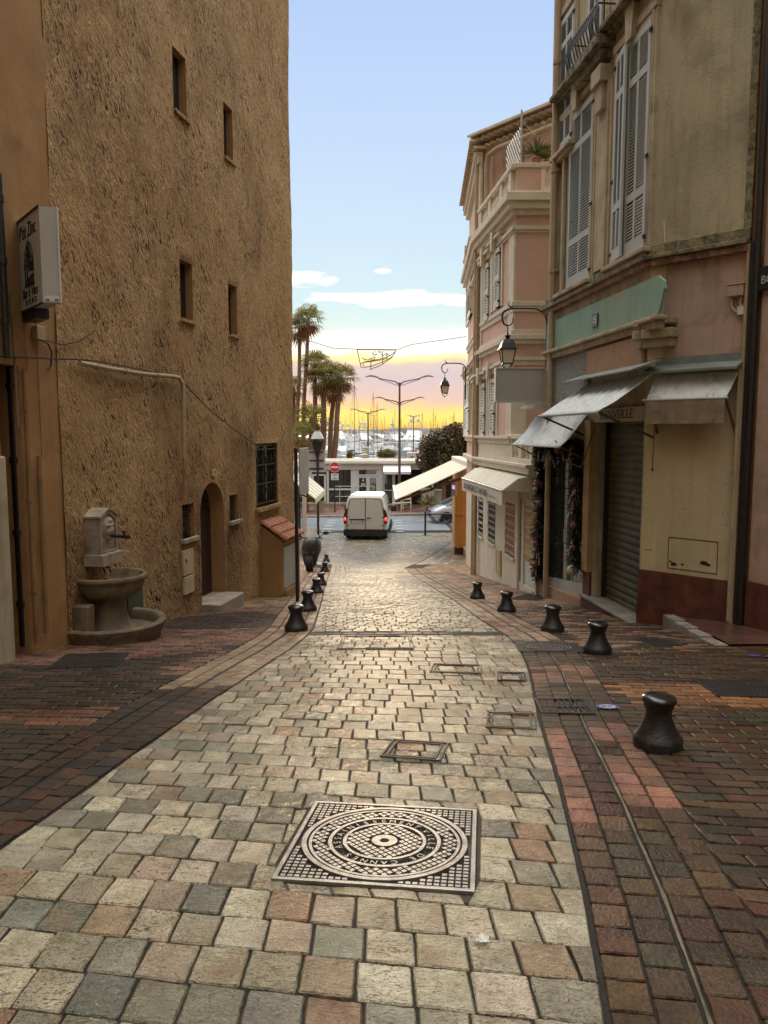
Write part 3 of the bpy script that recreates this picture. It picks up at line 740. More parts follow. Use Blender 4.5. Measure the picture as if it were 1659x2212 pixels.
b.build('arch_surround', m_stucco, lbuild)
for h in slits:
    w = MB(); w.box(L, h[0], h[1], -.16, -.12, h[2], h[3]); w = w.build('window', m_dark, lbuild); rv = MB(); reveal(rv, L, *h, -.125, .004); rv.build('reveal', m_ochre, w)
    MB().box(L, h[0]-.03, h[1]+.05, -.115, .05, h[2]-.05, h[2]).build('sill', m_stucco, w)
for h in smalls:
    w = MB(); w.box(L, h[0], h[1], -.16, -.12, h[2], h[3]); w = w.build('window', m_glass, lbuild); rv = MB(); reveal(rv, L, *h, -.125, .004); rv.build('reveal', m_ochre, w)
    MB().box(L, h[0]-.06, h[1]+.06, -.115, .07, h[2]-.07, h[2]).build('sill', m_stone, w, bevel=.01)
    g = MB(); ms = (h[0]+h[1])/2; zz = h[2]
    for k in range(3): s = h[0]+(h[1]-h[0])*(k+.5)/3; g.tube([L(s, -.06, h[2]), L(s, -.06, h[3])], .007, 6)
    for zc in (h[2]+.12, (h[2]+h[3])/2, h[3]-.12):
        g.tube([L(h[0], -.06, zc), L(h[1], -.06, zc)], .007, 6); g.tube([L(ms+.05*cos(t*.7), -.06, zc+.05*sin(t*.7)) for t in range(10)], .006, 5)
    g.build('grille', m_black, w)
h = barred
w = MB().box(L, h[0], h[1], -.17, -.12, h[2], h[3]).build('window', m_glass, lbuild); rv = MB(); reveal(rv, L, *h, -.125, .004); rv.build('reveal', m_ochre, w)
f = MB(); 
for a, c, e, g in ((h[0], h[0]+.06, h[2], h[3]), (h[1]-.06, h[1], h[2], h[3]), (h[0]+.06, h[1]-.06, h[3]-.07, h[3]), (h[0]+.06, h[1]-.06, h[2], h[2]+.07), ((h[0]+h[1])/2-.03, (h[0]+h[1])/2+.03, h[2]+.07, h[3]-.07)): f.box(L, a, c, -.12, -.07, e, g)
f.build('frame', m_darkwood, w)
g = MB(); nb = 9
for k in range(nb+1):
    s = h[0]+.03+(h[1]-h[0]-.06)*k/nb; g.tube([L(s, -.03, h[2]+.02), L(s, -.03, h[3]-.1)], .010, 6)
    if k % 2:
        for zc in (.25, .5, .75):
            zz = h[2]+(h[3]-h[2])*zc; g.tube([L(s+.045*sin(t*pi/4), -.03, zz+.06*cos(t*pi/4)) for t in range(9)], .007, 5)
for zc in (h[2]+.06, h[2]+(h[3]-h[2])*.36, h[2]+(h[3]-h[2])*.66, h[3]-.12): g.box(L, h[0], h[1], -.045, -.025, zc-.012, zc+.012)
g.build('grille', m_black, w)
MB().box(L, h[0]-.1, h[1]+.12, -.11, .10, h[2]-.08, h[2]).build('sill', m_stucco, w, bevel=.01)
# door
d = MB(); d.prism(L, [(d_s1, d_z0-.2)] + arc + [(d_s0, d_z0-.2)], -.30, -.25)
for k in range(5): s = d_s0+(d_s1-d_s0)*(k+.5)/5; d.box(L, s-.10, s+.10, -.25, -.235, d_z0, d_spring)
dd = d.build('door', m_darkwood, lbuild)
MB().box(L, d_s0-.03, d_s1+.06, -.24, .34, d_z0-.35, d_z0).build('doorstep', m_stone, lbuild, bevel=.015)
k = MB().lathe(L(d_s0+.14, -.22, d_z0+1.0), [(.0, 0), (.025, .01), (.03, .03), (.0, .05)], 10).build('handle', m_steel, dd, smooth=60)
# meter cupboard
ms0, ms1, mz0, mz1 = Ls(394, 415.5, 1238, 1190, 1287)
mc = MB().box(L, ms0, ms1, -.02, .035, mz0+.30, mz1).box(L, ms0, ms1, -.02, .035, mz0, mz0+.28).build('meter_cupboard', m_yellow, lbuild, bevel=.008)
MB().box(L, ms0+.05, ms0+.08, .035, .045, mz0+.5, mz0+.56).build('lock', m_black, mc)
# number plate
ns0, ns1, nz0, nz1 = Ls(456.5, 463.5, 1021, 1014, 1028)
np_ = MB().box(L, ns0, ns1, .0, .035, nz0, nz1).build('house_number', m_cream2, lbuild)
text('21', L, (ns0+ns1)/2, (nz0+nz1)/2, (nz1-nz0)*.85, m_ink, 'numerals', np_, .036, sx=.8)
# conduit and cable on the wall
c = MB(); pts = [(163, 784), (230, 797), (300, 808), (362, 813), (378, 816), (386, 828), (388, 860), (389, 990)]
c.tube([L(L.s(u, v), .06, L.z(u, v)) for u, v in pts], .03, 8)
for u, v in ((200, 792), (262, 803), (330, 810), (388, 900)): c.tube([L(L.s(u, v)-.012, .06, L.z(u, v)), L(L.s(u, v)+.012, .06, L.z(u, v)-.002)], .042, 8)
c.build('wall_conduit', m_pipepale, lbuild, smooth=50)
c = MB(); c.tube([L(L.s(389, 990), .05, L.z(389, 990)), L(L.s(390, 1000), .06, L.z(390, 1010)), L(L.s(392, 1040), .04, L.z(391, 1040)), L(L.s(393, 1085), .03, L.z(393, 1085))], .022, 6); c.build('buried_pipe', m_ochre, lbuild, smooth=50)
c = MB(); cab = [(-30, 768), (60, 773), (110, 775), (165, 777), (200, 780), (300, 799), (382, 818), (400, 838), (440, 880), (500, 928), (553, 966)]
c.tube([L(L.s(u, v), .055, L.z(u, v)) for u, v in cab], .010, 6)
tag(c.build('wall_cable', m_black, smooth=50), 'thin black cable sagging across the ochre wall down to the barred window', 'cable')

# smooth plaster strip with pipes at the left
strip = thing('smooth_plaster_building', 'smooth orange-brown plaster house end with pipes, at the left edge', 'building', L(S_STRIP-.6, -2, -.9))
s_gap = L.s(45, 874); zt = L.z(40, 790); s_w = L.s(24, 1364)
b = MB(); wall_cells(b, L, -4.5, S_STRIP+.05, -2.5, 15, [(s_w, s_gap, -2.5, zt)], -.012, .12, lambda s, z: .012*noise.noise(V((s*2, z*1.5, 8))))
reveal(b, L, s_w, s_gap, -2.5, zt, -.8, -.012); b.build('wall', m_ochre, strip, smooth=50)
MB().box(L, s_w-.1, s_gap+.1, -.85, -.7, -2.5, zt+.1).build('recessed_door', m_dark, strip)
def vpipe(u, v0, v1, r, q=.05, name='downpipe', mat=m_black, par=strip, F=L, clips=3, top=None):
    s = F.s(u, (v0+v1)/2, q); z0, z1 = F.z(u, v1, q), F.z(u, v0, q); b = MB(); b.tube([F(s, q, z0), F(s, q, z1)] if not top else [F(s, q, z0), F(s, q, z1), top], r, 10)
    for k in range(clips): z = z0+(z1-z0)*(k+.6)/clips; b.tube([F(s, q, z-.03), F(s, q, z+.03)], r*1.3, 10)
    return b.build(name, mat, par, smooth=50)
vpipe(38, 772, 1400, .05, -.12, clips=4, mat=m_blackpaint); vpipe(22, 950, 1400, .04, -.25, clips=2, mat=m_blackpaint)
vpipe(6, 380, 772, .035, .05, mat=m_black); vpipe(32, 640, 920, .014, .03, 'cable_tube', m_pipeochre)
vpipe(66, 800, 1395, .024, .03, 'downpipe', m_pipeochre); vpipe(57, 700, 800, .012, .02, 'cable_tube', m_ochre)
vpipe(84, 690, 985, .008, .02, 'cable_tube', m_pipeochre); vpipe(93, 985, 1370, .024, .03, 'downpipe', m_pipeochre)
jb = L.rect(66, 705, 93, 735); MB().box(L, jb[0]+.02, jb[1]-.05, .0, .07, jb[2], jb[3]).build('junction_box', m_pipepale, strip, bevel=.008)
b = MB(); b.tube([L(L.s(u, v), .03, L.z(u, v)) for u, v in ((80, 733), (98, 742), (106, 760), (105, 790), (98, 800))], .01, 6); b.tube([L(L.s(u, v), .03, L.z(u, v)) for u, v in ((92, 735), (130, 745), (165, 738), (200, 715))], .008, 6); b.build('cable_tube', m_black, strip)
b = MB(); b.box(L, -4.5, s_w-.005, .0, .05, -2.2, L.z(10, 985)); pw = b.build('pale_wall', m_beige, bevel=.02); tag(pw, 'pale whitewashed wall panel at the bottom left edge beside the black pipes', 'wall')

# ---- sign box
A, B_, C_ = V((-3.85, 8.28, 0)), V((-3.30, 7.60, 0)), V((-3.14, 7.63, 0)); Dd = A + (C_-B_)
sz0, sz1 = 2.835, 3.735
sg = thing('illuminated_sign', 'cream wine bar box sign with a black arched window emblem on the left wall', 'sign', ((A+C_)/2 + V((0, 0, sz0))))
b = MB(); lo = [p+V((0, 0, sz0)) for p in (A, B_, C_, Dd)]; hi = [p+V((0, 0, sz1)) for p in (A, B_, C_, Dd)]
i = b.add(lo+hi)
for f in ((3,2,1,0),(4,5,6,7),(0,1,5,4),(1,2,6,5),(2,3,7,6),(3,0,4,7)): b.f.append(tuple(i+k for k in f))
b.build('box', m_signface, sg)
FS = Frame((A.x, A.y), (B_-A), (-(B_-A).y*-1, -(B_-A).x)) ; FS.n = V((-(FS.e.y)*-1, -FS.e.x, 0)); FS.n = V((FS.e.y, -FS.e.x, 0))
WD = (B_-A).length
e = MB()
for z in (sz0-.008, sz1): e.box(FS, -.012, WD+.0, -.0, .012, z-.004, z+.012)
e.box(FS, -.012, 0, 0, .012, sz0+.004, sz1-.004); e.build('edge_trim', m_ink, sg)
e = MB(); e.tube([C_+V((.004, -.004, sz0)), C_+V((.004, -.004, sz1))], .010, 6); e.build('corner_strip', m_whitemetal, sg)
text("P'tit Zinc", FS, WD*.5, sz1-.145, .20, m_ink, 'lettering', sg, .003, sx=.82, shear=.15)
text("Bar à Vins", FS, WD*.52, sz0+.155, .14, m_ink, 'lettering', sg, .003, sx=.95, shear=.15)
text("93 39 38 32", FS, WD*.55, sz0+.065, .075, m_ink, 'telephone_number', sg, .003, sx=1.1)
def flat(b, F, pts, q0=.002, q1=.006): b.prism(F, pts, q0, q1)
e = MB(); cx, zb, zt_, w = WD*.52, sz0+.225, sz1-.255, .165
def gothic(w, n=10):
    sp = zb+.23; H = zt_-sp; o = []
    for k in range(n+1): t = k/n; o.append((cx+w*(1-t**1.7), sp+H*(w/.165)*sin(t*pi/2)))
    return [(cx+w, zb)] + o
og, ig = gothic(.165), gothic(.145)
for k in range(len(og)-1):
    for sgn in (1, -1):
        m = lambda p: (cx+(p[0]-cx)*sgn, p[1])
        e.quad(*(FS(m(p)[0], .004, m(p)[1]) for p in (og[k], og[k+1], ig[k+1], ig[k])))
flat(e, FS, [(cx-.165, zb-.012), (cx+.165, zb-.012), (cx+.165, zb+.016), (cx-.165, zb+.016)])
flat(e, FS, [(cx-.03, zb+.14), (cx+.145, zb+.12), (cx+.150, zb+.24), (cx+.06, zb+.21), (cx+.045, zb+.33), (cx+.02, zb+.45), (cx-.005, zt_-.01), (cx-.03, zb+.44), (cx-.06, zb+.31), (cx-.055, zb+.25)], .003, .007)
for (xa, za, xb, zb_) in ((-.14, .12, -.10, .02), (-.15, .22, -.05, .13), (-.12, .28, -.06, .18), (-.10, .34, -.05, .25), (.03, .40, .09, .30), (.06, .28, .145, .25), (-.13, .02, -.13, .14), (-.155, .17, -.09, .22), (.04, .35, .13, .24), (-.06, .01, -.06, .13), (-.08, .05, .14, .09)):
    e.bar(FS(cx+xa, .005, zb+za), FS(cx+xb, .005, zb+zb_), .014, .006)
for k in range(8): x = -.03+k*.022; e.bar(FS(cx+x, .005, zb+.015), FS(cx+x, .005, zb+.075), .009, .006)
e.build('arch_emblem', m_ink, sg)
FE = Frame((B_.x, B_.y), (C_-B_)); FE.n = V((FE.e.y, -FE.e.x, 0))
e = MB(); e.box(FE, .02, .15, .001, .004, sz0+.012, sz0+.065); st = e.build('maker_sticker', m_white, sg)
e = MB(); e.box(FE, .028, .06, .004, .006, sz0+.02, sz0+.036); e.box(FE, .11, .142, .004, .006, sz0+.02, sz0+.036); e.build('sticker_mark', m_blue, st)
e = MB(); e.bar((A+Dd)/2+V((-.1, .05, sz0+.2)), (A+Dd)/2+V((.05, -.03, sz0+.2)), .06); e.bar(A+V((.1, -.05, sz0-.05)), A+V((-.1, .08, sz0-.05)), .06, .10); e.box(FS, .1, .5, -.16, -.02, sz0-.1, sz0); e.build('bracket', m_black, sg)

# ---- fountain
ft = thing('wall_fountain', 'stone wall fountain with a carved face, raised bowl and round lower basin', 'fountain', L(.3, .3, zg(9.3)))
gz = zg(9.35)
b = MB(); s0, s1 = .06, .44; q1 = .20; z0, z1 = L.z(215, 1200, .2), L.z(215, 1122, .2)
n = 10; top = [(s1-(s1-s0)*k/n, z1+.085*sin(pi*k/n)**1.5) for k in range(n+1)]
b.prism(L, [(s0, z0), (s1, z0)] + top, -.03, q1-.03)
# raised border of the front
ol = [(s0, z0), (s1, z0)] + top; il = [(s0+.035, z0+.03), (s1-.035, z0+.03)] + [(s1-.035-(s1-s0-.07)*k/n, z1-.03+.08*sin(pi*k/n)**1.5) for k in range(n+1)]
m_ = len(ol)
for k in range(m_):
    k2 = (k+1) % m_; b.quad(L(ol[k][0], q1, ol[k][1]), L(ol[k2][0], q1, ol[k2][1]), L(il[k2][0], q1, il[k2][1]), L(il[k][0], q1, il[k][1]))
    b.quad(L(il[k][0], q1, il[k][1]), L(il[k2][0], q1, il[k2][1]), L(il[k2][0], q1-.03, il[k2][1]), L(il[k][0], q1-.03, il[k][1])); b.quad(L(ol[k][0], q1-.03, ol[k][1]), L(ol[k2][0], q1-.03, ol[k2][1]), L(ol[k2][0], q1, ol[k2][1]), L(ol[k][0], q1, ol[k][1]))
b.box(L, s0-.05, s1+.05, -.02, q1+.05, z0-.14, z0); b.build('stele', m_stone, ft, bevel=.006)
cap = MB(); ct = [(s1+.015-(s1-s0+.03)*k/n, z1+.004+.09*sin(pi*k/n)**1.5) for k in range(n+1)]
cap.prism(L, ct + [(p[0], p[1]+.025) for p in reversed(ct)], -.03, q1+.015); cap.build('stele_cap', m_stone, ft)
# carved mask
b = MB(); N = 26; fc, fz = (s0+s1)/2, z1-.13; R0 = {}
def face_h(x, y):
    r = (x/.115)**2 + (y/.15)**2
    hgt = .055*sqrt(max(0, 1-r)) if r < 1 else 0
    g = lambda cx, cy, sx, sy: exp(-((x-cx)/sx)**2-((y-cy)/sy)**2)
    hgt += .035*g(0, -.012, .018, .04) + .018*g(0, -.04, .03, .014)
    for sg_ in (1, -1): hgt += .022*g(.045*sg_, .042, .035, .013) - .016*g(.042*sg_, .014, .022, .014) + .014*g(.055*sg_, -.045, .03, .03)+.012*g(.10*sg_, .06, .03, .06)
    hgt += .018*g(0, -.075, .05, .012) - .014*g(0, -.092, .04, .01) + .02*g(0, -.125, .06, .03) + .02*g(0, .10, .08, .03)
    for k_ in range(4): hgt += .016*exp(-((x-(-.09+.06*k_))/.02)**2)*exp(-((y+.20)/.06)**2)*(.6+.4*sin(y*120+k_*2))
    return hgt
for j in range(N+8):
    for i in range(N): x = -.13+.26*i/(N-1); y = -.28+.44*j/(N+7); R0[i, j] = b.add([L(fc+x, q1-.029+face_h(x, y), fz+y)])
for j in range(N+7):
    for i in range(N-1): b.f.append((R0[i,j], R0[i+1,j], R0[i+1,j+1], R0[i,j+1]))
b.build('carved_face', m_stone, ft, smooth=80)
b = MB(); b.tube([L(fc, q1, fz-.09), L(fc, q1+.16, fz-.10), L(fc, q1+.27, fz-.105)], [.022, .02, .024], 10); b.lathe(L(fc, q1+.2, fz-.10), [(.012, 0), (.012, .05), (.03, .055), (.03, .07)], 8); b.build('spout', m_black, ft, smooth=50)
c0 = L(.27, .16, 0); rimz = L.z(250, 1243, .3)
def ring(b, prof, sx=1, sy=1, k=32, a0=0, a1=None): b.lathe(c0, prof, k, sx, sy, F=L, cap=False)
b = MB(); z = rimz
ring(b, [(.17, z-.30), (.30, z-.275), (.39, z-.20), (.415, z-.12), (.42, z-.07), (.455, z-.055), (.465, z-.025), (.455, z), (.41, z), (.395, z-.02), (.37, z-.09), (.28, z-.17), (.0, z-.19)])
b.build('upper_bowl', m_stonedark, ft, smooth=50)
b = MB(); ring(b, [(.0, z-.16), (.36, z-.16)]); ring(b, [(.001, z-.121), (.34, z-.121)]); b.build('bowl_water', m_stonedark, ft)
b = MB(); ring(b, [(.30, gz+.05), (.31, gz+.14), (.275, gz+.155), (.245, gz+.20), (.205, gz+.30), (.19, gz+.40), (.20, z-.29), (.18, z-.28)]); b.build('pedestal', m_stonedark, ft, smooth=40)
b = MB(); h = gz+.24
ring(b, [(.58, gz-.12), (.60, gz+.05), (.64, h-.09), (.665, h-.05), (.67, h-.02), (.655, h), (.60, h), (.575, h-.02), (.55, h-.13), (.0, h-.16)]); b.build('lower_basin', m_stonedark, ft, smooth=45)
b = MB(); n = 12
pr = [(-.45, gz-.2), (-.02, gz-.2)] + [(-.02-.0*k, gz+.05+.3*k/4) for k in range(5)] + [(-.10-.2*sin(k*pi/8), gz+.45+.1*sin(k*pi/8)) for k in range(3)] + [(-.45, gz+.55)]
b.box(L, -.28, -.12, 0, .20, gz-.3, gz+.52); b.build('side_buttress', m_stonedark, ft, bevel=.02)
# green cabinet behind it
gc = L.rect(270, 1250, 309, 1334); b = MB(); b.box(L, L.s(268, 1290, .1), L.s(307, 1290, .1), -.0, .12, zg(10)-.05, L.z(300, 1243, .1)); gcb = b.build('electric_cabinet', m_green, bevel=.01)
tag(gcb, 'dark green metal cabinet against the wall behind the fountain', 'cabinet')
b = MB(); sA, sB = L.s(268, 1290, .1), L.s(307, 1290, .1); b.box(L, sA+.04, sB-.04, .12, .128, zg(10)+.06, L.z(300, 1243, .1)-.05); dr_ = b.build('door', m_green, gcb, bevel=.004)

# ---- tiled hut
s_a = L.s(566, 1280); q_ = max(.35, min(.9, L.out(609, 1290, s_a))); s_b = L.s(641, 1230, q_)
ze = L.z(609, 1166, q_); zb_ = L.z(592, 1120, .0); gy = L(s_a, q_, 0).y
hut = thing('meter_hut', 'small plaster lean-to hut with a terracotta tile roof against the ochre wall', 'hut', L((s_a+s_b)/2, q_/2, zg(gy)))
b = MB(); ps = [(0, zg(gy)-.6), (q_, zg(gy)-.6), (q_, ze-.02), (0, zb_-.06)]
FH = Frame((0, 0), (1, 0)); i = b.add([L(s_a, q, z) for q, z in ps] + [L(s_b, q, z) for q, z in ps])
for f in ((0,1,2,3),(7,6,5,4),(0,4,5,1),(1,5,6,2),(2,6,7,3),(3,7,4,0)): b.f.append(tuple(i+k for k in f))
b.build('wall', m_ochre, hut)
b = MB(); nt_ = 5
for k in range(nt_):
    s = s_a-.04+(s_b-s_a+.08)*(k+.5)/nt_; r = (s_b-s_a+.08)/nt_*.52
    for j in range(3):
        t0, t1 = j/3, (j+1)/3+.04; P0, P1 = L(s, -.02+(q_+.14)*t0, zb_+(ze-.03-zb_)*t0), L(s, -.02+(q_+.14)*min(1, t1), zb_+(ze-.03-zb_)*min(1, t1))
        d_ = (P1-P0).normalized(); up = L.e.cross(d_); up = up if up.z > 0 else -up; rr = []
        for pp, rad in ((P0+up*.012, r*.86), (P1+up*.03, r)): rr.append([pp + L.e*rad*cos(pi*a/8) + up*rad*.75*sin(pi*a/8) for a in range(9)] + [pp + L.e*(rad-.015)*cos(pi*a/8) + up*(rad*.75-.015)*sin(pi*a/8) for a in range(8, -1, -1)])
        b.loft(rr)
b.build('roof_tiles', m_tile, hut, smooth=50)
b = MB(); b.box(L, s_a-.02, s_b+.02, q_, q_+.03, ze-.10, ze-.06); b.box(L, s_b-.1, s_b+.02, q_-.02, q_+.06, zg(gy)-.6, ze-.08); b.box(L, s_a+.1, s_b-.12, q_, q_+.07, zg(gy)-.6, zg(gy)+.12); b.build('frame', m_ochre, hut)
b = MB(); b.box(L, s_a+.1, s_b-.14, q_, q_+.025, zg(gy)+.14, ze-.16); dpan = b.build('door', m_signback, hut, bevel=.005)

# ---- bollards
bol = thing('bollard', '', 'bollard', (0, 0, 0))
b = MB(); b.lathe((0,0,0), [(.155, -.05), (.157, .055), (.152, .07), (.140, .085), (.108, .14), (.088, .19), (.080, .225), (.083, .25), (.095, .272), (.097, .30)], 28, cap=False); b.build('body', m_black, bol, smooth=38)
b = MB(); b.lathe((0,0,0), [(.095, .298), (.108, .303), (.111, .318), (.104, .333), (.075, .345), (.03, .351), (.001, .352)], 28, cap=False); b.build('cap', m_blackpaint, bol, smooth=60)
spots = [(1420, 1612, 'largest black iron bollard on the right, nearest the viewer', 1.0), (1290, 1410, 'black bollard standing behind the round ribbed cover on the right pavement', .99), (1193, 1363, 'black bollard on the right pavement before the olive roller shutter', 1.0), (1094, 1321, 'black bollard on the right pavement before the garlanded shop', .96), (1031, 1293, 'farthest black bollard of the right row, before the bakery', .93),
         (640, 1362, 'nearest black bollard of the left row, in front of the tiled hut', 1.0), (665, 1319, 'second nearest black bollard of the left row, half behind the first', .95), (684, 1281, 'black bollard third from the front in the left row', .9), (693.5, 1264, 'black bollard fourth from the front in the left row', .88), (702, 1235, 'black bollard fifth in the left row, beside the scooter', .84), (705, 1214, 'farthest black bollard of the left row, nearest the van', .82)]
for i, (u, v, lb, sc) in enumerate(spots):
    p = G(u, v); gname = 'black iron bollards lining the street'
    if i == 0: bol.location = p; bol['label'] = lb; bol['group'] = gname
    else: dup(bol, p, random.uniform(0, 6), sc, lb, gname)

# ---- ironwork in the paving
FM = Frame((MHC.x, MHC.y), (cos(MHR), sin(MHR)), (-sin(MHR), cos(MHR)))
class Slope:
    """frame lying on the street surface: s across, q along, z above the paving"""
    def __init__(F, o, ang): F.O = V((o[0], o[1], 0)); F.e = V((cos(ang), sin(ang), 0)); F.n = V((-sin(ang), cos(ang), 0))
    def __call__(F, s, q, z): p = F.O + F.e*s + F.n*q; return V((p.x, p.y, zg(p.y)+z))
SM = Slope((MHC.x, MHC.y), MHR)
mhole = thing('manhole_cover', 'square iron manhole cover with a round lettered lid, gridded all over', 'manhole cover', SM(0, 0, 0))
H_ = MHS
b = MB(); b.box(SM, -H_, H_, -H_, H_, -.06, -.012); b.build('base_plate', m_irondark, mhole)
b = MB(); w = .022
for a in ((-H_, H_, -H_, -H_+w), (-H_, H_, H_-w, H_), (-H_, -H_+w, -H_+w, H_-w), (H_-w, H_, -H_+w, H_-w)): b.box(SM, *a, -.03, .006)
b.build('frame', m_steel, mhole, bevel=.003)
b = MB(); R1 = .385; np2 = 27; pt = (2*H_-2*w-.01)/np2
for i in range(np2):
    for j in range(np2):
        x, y = -H_+w+.005+pt*(i+.5), -H_+w+.005+pt*(j+.5)
        if hypot(x, y) < R1+.012: continue
        b.box(SM, x-pt*.36, x+pt*.36, y-pt*.30, y+pt*.30, -.02, .003)
b.build('stud_grid', m_steel, mhole)
def annulus(b, r0, r1, z0, z1, k=72):
    for i in range(k):
        a0, a1 = 2*pi*i/k, 2*pi*(i+1)/k; p = lambda r, a, z: SM(r*cos(a), r*sin(a), z)
        b.quad(p(r0,a0,z1), p(r1,a0,z1), p(r1,a1,z1), p(r0,a1,z1)); b.quad(p(r1,a0,z0), p(r1,a1,z0), p(r1,a1,z1), p(r1,a0,z1)); b.quad(p(r0,a1,z0), p(r0,a0,z0), p(r0,a0,z1), p(r0,a1,z1))
b = MB(); annulus(b, .362, .385, -.02, .006); annulus(b, .338, .352, -.02, .004); annulus(b, .245, .262, -.02, .004); annulus(b, .178, .194, -.02, .004); annulus(b, .022, .060, -.02, .004, 40)
lid = b.build('round_lid', m_steel, mhole)
b = MB(); pt = .0285
for i in range(-20, 21):
    for j in range(-20, 21):
        x, y = (i+j)*pt*.5*1.42, (i-j)*pt*.5*1.42; r = hypot(x, y)
        if not (.270 < r < .330 or .068 < r < .170): continue
        h2 = pt*.40; ii = b.add([SM(x+dx*h2, y+dy*h2, z) for z in (-.02, .003) for dx, dy in ((-1.3, 0), (0, -1.3), (1.3, 0), (0, 1.3))])
        for f in ((4,5,6,7),(0,1,5,4),(1,2,6,5),(2,3,7,6),(3,0,4,7)): b.f.append(tuple(ii+k for k in f))
b.build('lozenge_pattern', m_steel, lid)
def ringtext(s, a_mid, r, size, inward):
    """letters round the lid"""
    n = len(s); st = .036/r*1.25
    for k, ch in enumerate(s):
        if ch == ' ': continue
        a = a_mid + (k-(n-1)/2)*st*(1 if inward else -1)
        o = SM(r*cos(a), r*sin(a), 0); up = SM.e*cos(a)+SM.n*sin(a)
        if inward: up = -up
        rt = V((up.y, -up.x, 0))
        class LF:
            def __call__(F, s_, q, z): p = o + rt*s_ + up*z; return V((p.x, p.y, zg(p.y)-.018+q))
        cu = D.curves.new('l', 'FONT'); cu.body = ch; cu.size = 1; cu.align_x = 'CENTER'; cu.align_y = 'CENTER'; cu.extrude = .25
        t = D.objects.new('l', cu); COL.objects.link(t); me = D.meshes.new_from_object(t.evaluated_get(bpy.context.evaluated_depsgraph_get()))
        F_ = LF(); i0 = len(LB.v); LB.v += [tuple(F_(p.co.x*size, p.co.z*size*.9+.010, p.co.y*size)) for p in me.vertices]; LB.f += [tuple(i0+x for x in p.vertices) for p in me.polygons]
        D.objects.remove(t); D.curves.remove(cu); D.meshes.remove(me)
LB = MB()
ringtext('ASSAINISSEMENT', radians(128), .219, .046, False); ringtext('VILLE DE CANNES', radians(-48), .219, .046, False)
LB.build('lid_lettering', m_steel, lid)
b = MB(); b.box(SM, -.014, .014, -.012, .012, -.01, .0052); b.build('key_hole', m_dark, lid)
# mortar collar
b = MB()
for a in ((-H_-.06, H_+.06, -H_-.06, -H_-.004), (-H_-.06, H_+.06, H_+.004, H_+.06), (-H_-.06, -H_-.004, -H_-.004, H_+.004), (H_+.004, H_+.06, -H_-.004, H_+.004)): b.box(SM, *a, -.06, -.012)
b.build('mortar_collar', m_sandjoint, mhole)
def px_frame(q):    # four pixels, far-left, far-right, near-right, near-left -> Slope frame and half sizes
    p = [G(*x) for x in q]; c = sum(p, V())/4; d = (p[1]-p[0]+p[2]-p[3]); ang = atan2(d.y, d.x)
    e = V((cos(ang), sin(ang), 0)); n = V((-sin(ang), cos(ang), 0))
    return Slope((c.x, c.y), ang), (p[1]-p[0]+p[2]-p[3]).dot(e)/4, (p[0]-p[3]+p[1]-p[2]).dot(n)/4
def access(q, lb, cat='access cover', mat=m_frame):
    F, hx, hy = px_frame(q); b = MB(); w = .018
    for g in (0, .032):
        for a in ((-hx+g, hx-g, -hy+g, -hy+g+w*.7), (-hx+g, hx-g, hy-g-w*.7, hy-g), (-hx+g, -hx+g+w*.7, -hy+g, hy-g), (hx-g-w*.7, hx-g, -hy+g, hy-g)): b.box(F, *a, -.05, .0075 if g == 0 else .0065)
    return tag(b.build('access_cover_frame', mat), lb, cat, 'paved-in access covers')
access([(840, 1597), (964, 1606), (957, 1645), (829, 1635)], 'dark steel frame of a paved-in cover, just up the street from the big manhole')
access([(1053, 1538), (1153, 1543), (1162, 1577), (1049, 1572)], 'steel frame of a paved-in cover left of the drain grate', mat=m_frame)
access([(934, 1434), (1038, 1437), (1043, 1456), (930, 1452)], 'small steel framed cover in the middle of the cobbles beyond the drain grate')
access([(736, 1374), (884, 1374), (900, 1402), (733, 1402)], 'wide steel framed cover beside the dark cross channel')
access([(1074, 1452), (1133, 1454), (1138, 1472), (1074, 1470)], 'small steel frame at the right edge of the cobbles before the round cover', mat=m_irondark)
def grate(q, lb, nx, ny, mat=m_irondark, gap=.3, cat='drain grate', name='drain_grate', grp=None):
    F, hx, hy = px_frame(q); root = thing(name, lb, cat, F(0, 0, 0), grp); b = MB(); w = .025
    MB().box(F, -hx, hx, -hy, hy, -.06, -.03).build('pit', m_dark, root)
    for a in ((-hx, hx, -hy, -hy+w), (-hx, hx, hy-w, hy), (-hx, -hx+w, -hy+w, hy-w), (hx-w, hx, -hy+w, hy-w)): b.box(F, *a, -.04, .008)
    b.build('frame', mat, root, bevel=.003); b = MB()
    for k in range(1, nx): x = -hx+2*hx*k/nx; t = 2*hx/nx*gap/2; b.box(F, x-t, x+t, -hy+w, hy-w, -.04, .005)
    for k in range(1, ny): y = -hy+2*hy*k/ny; t = 2*hy/ny*gap/2*.8; b.box(F, -hx+w, hx-w, y-t, y+t, -.04, .004)
    b.build('bars', mat, root); return root
grate([(1162, 1509), (1272, 1512), (1281, 1543), (1160, 1541)], 'open iron drain grate in the right gutter', 9, 2)
grate([(1500, 1469), (1655, 1471), (1720, 1508), (1548, 1504)], 'dark chequered grating set in the brown pavers at the right edge', 18, 8, gap=.7, grp='flat pavement gratings')
grate([(1385, 1380), (1440, 1380), (1470, 1396), (1392, 1396)], 'small dark grating between the second bollard and the stone kerb', 12, 4, gap=.7, grp='flat pavement gratings')
grate([(150, 1413), (300, 1410), (232, 1440), (92, 1446)], 'dark mesh grating in the left pavement before the fountain', 18, 9, gap=.6, grp='flat pavement gratings')
grate([(1112, 1283), (1168, 1286), (1190, 1298), (1120, 1296)], 'dark grating at the foot of the garlanded shop window', 12, 4, gap=.7, grp='flat pavement gratings')
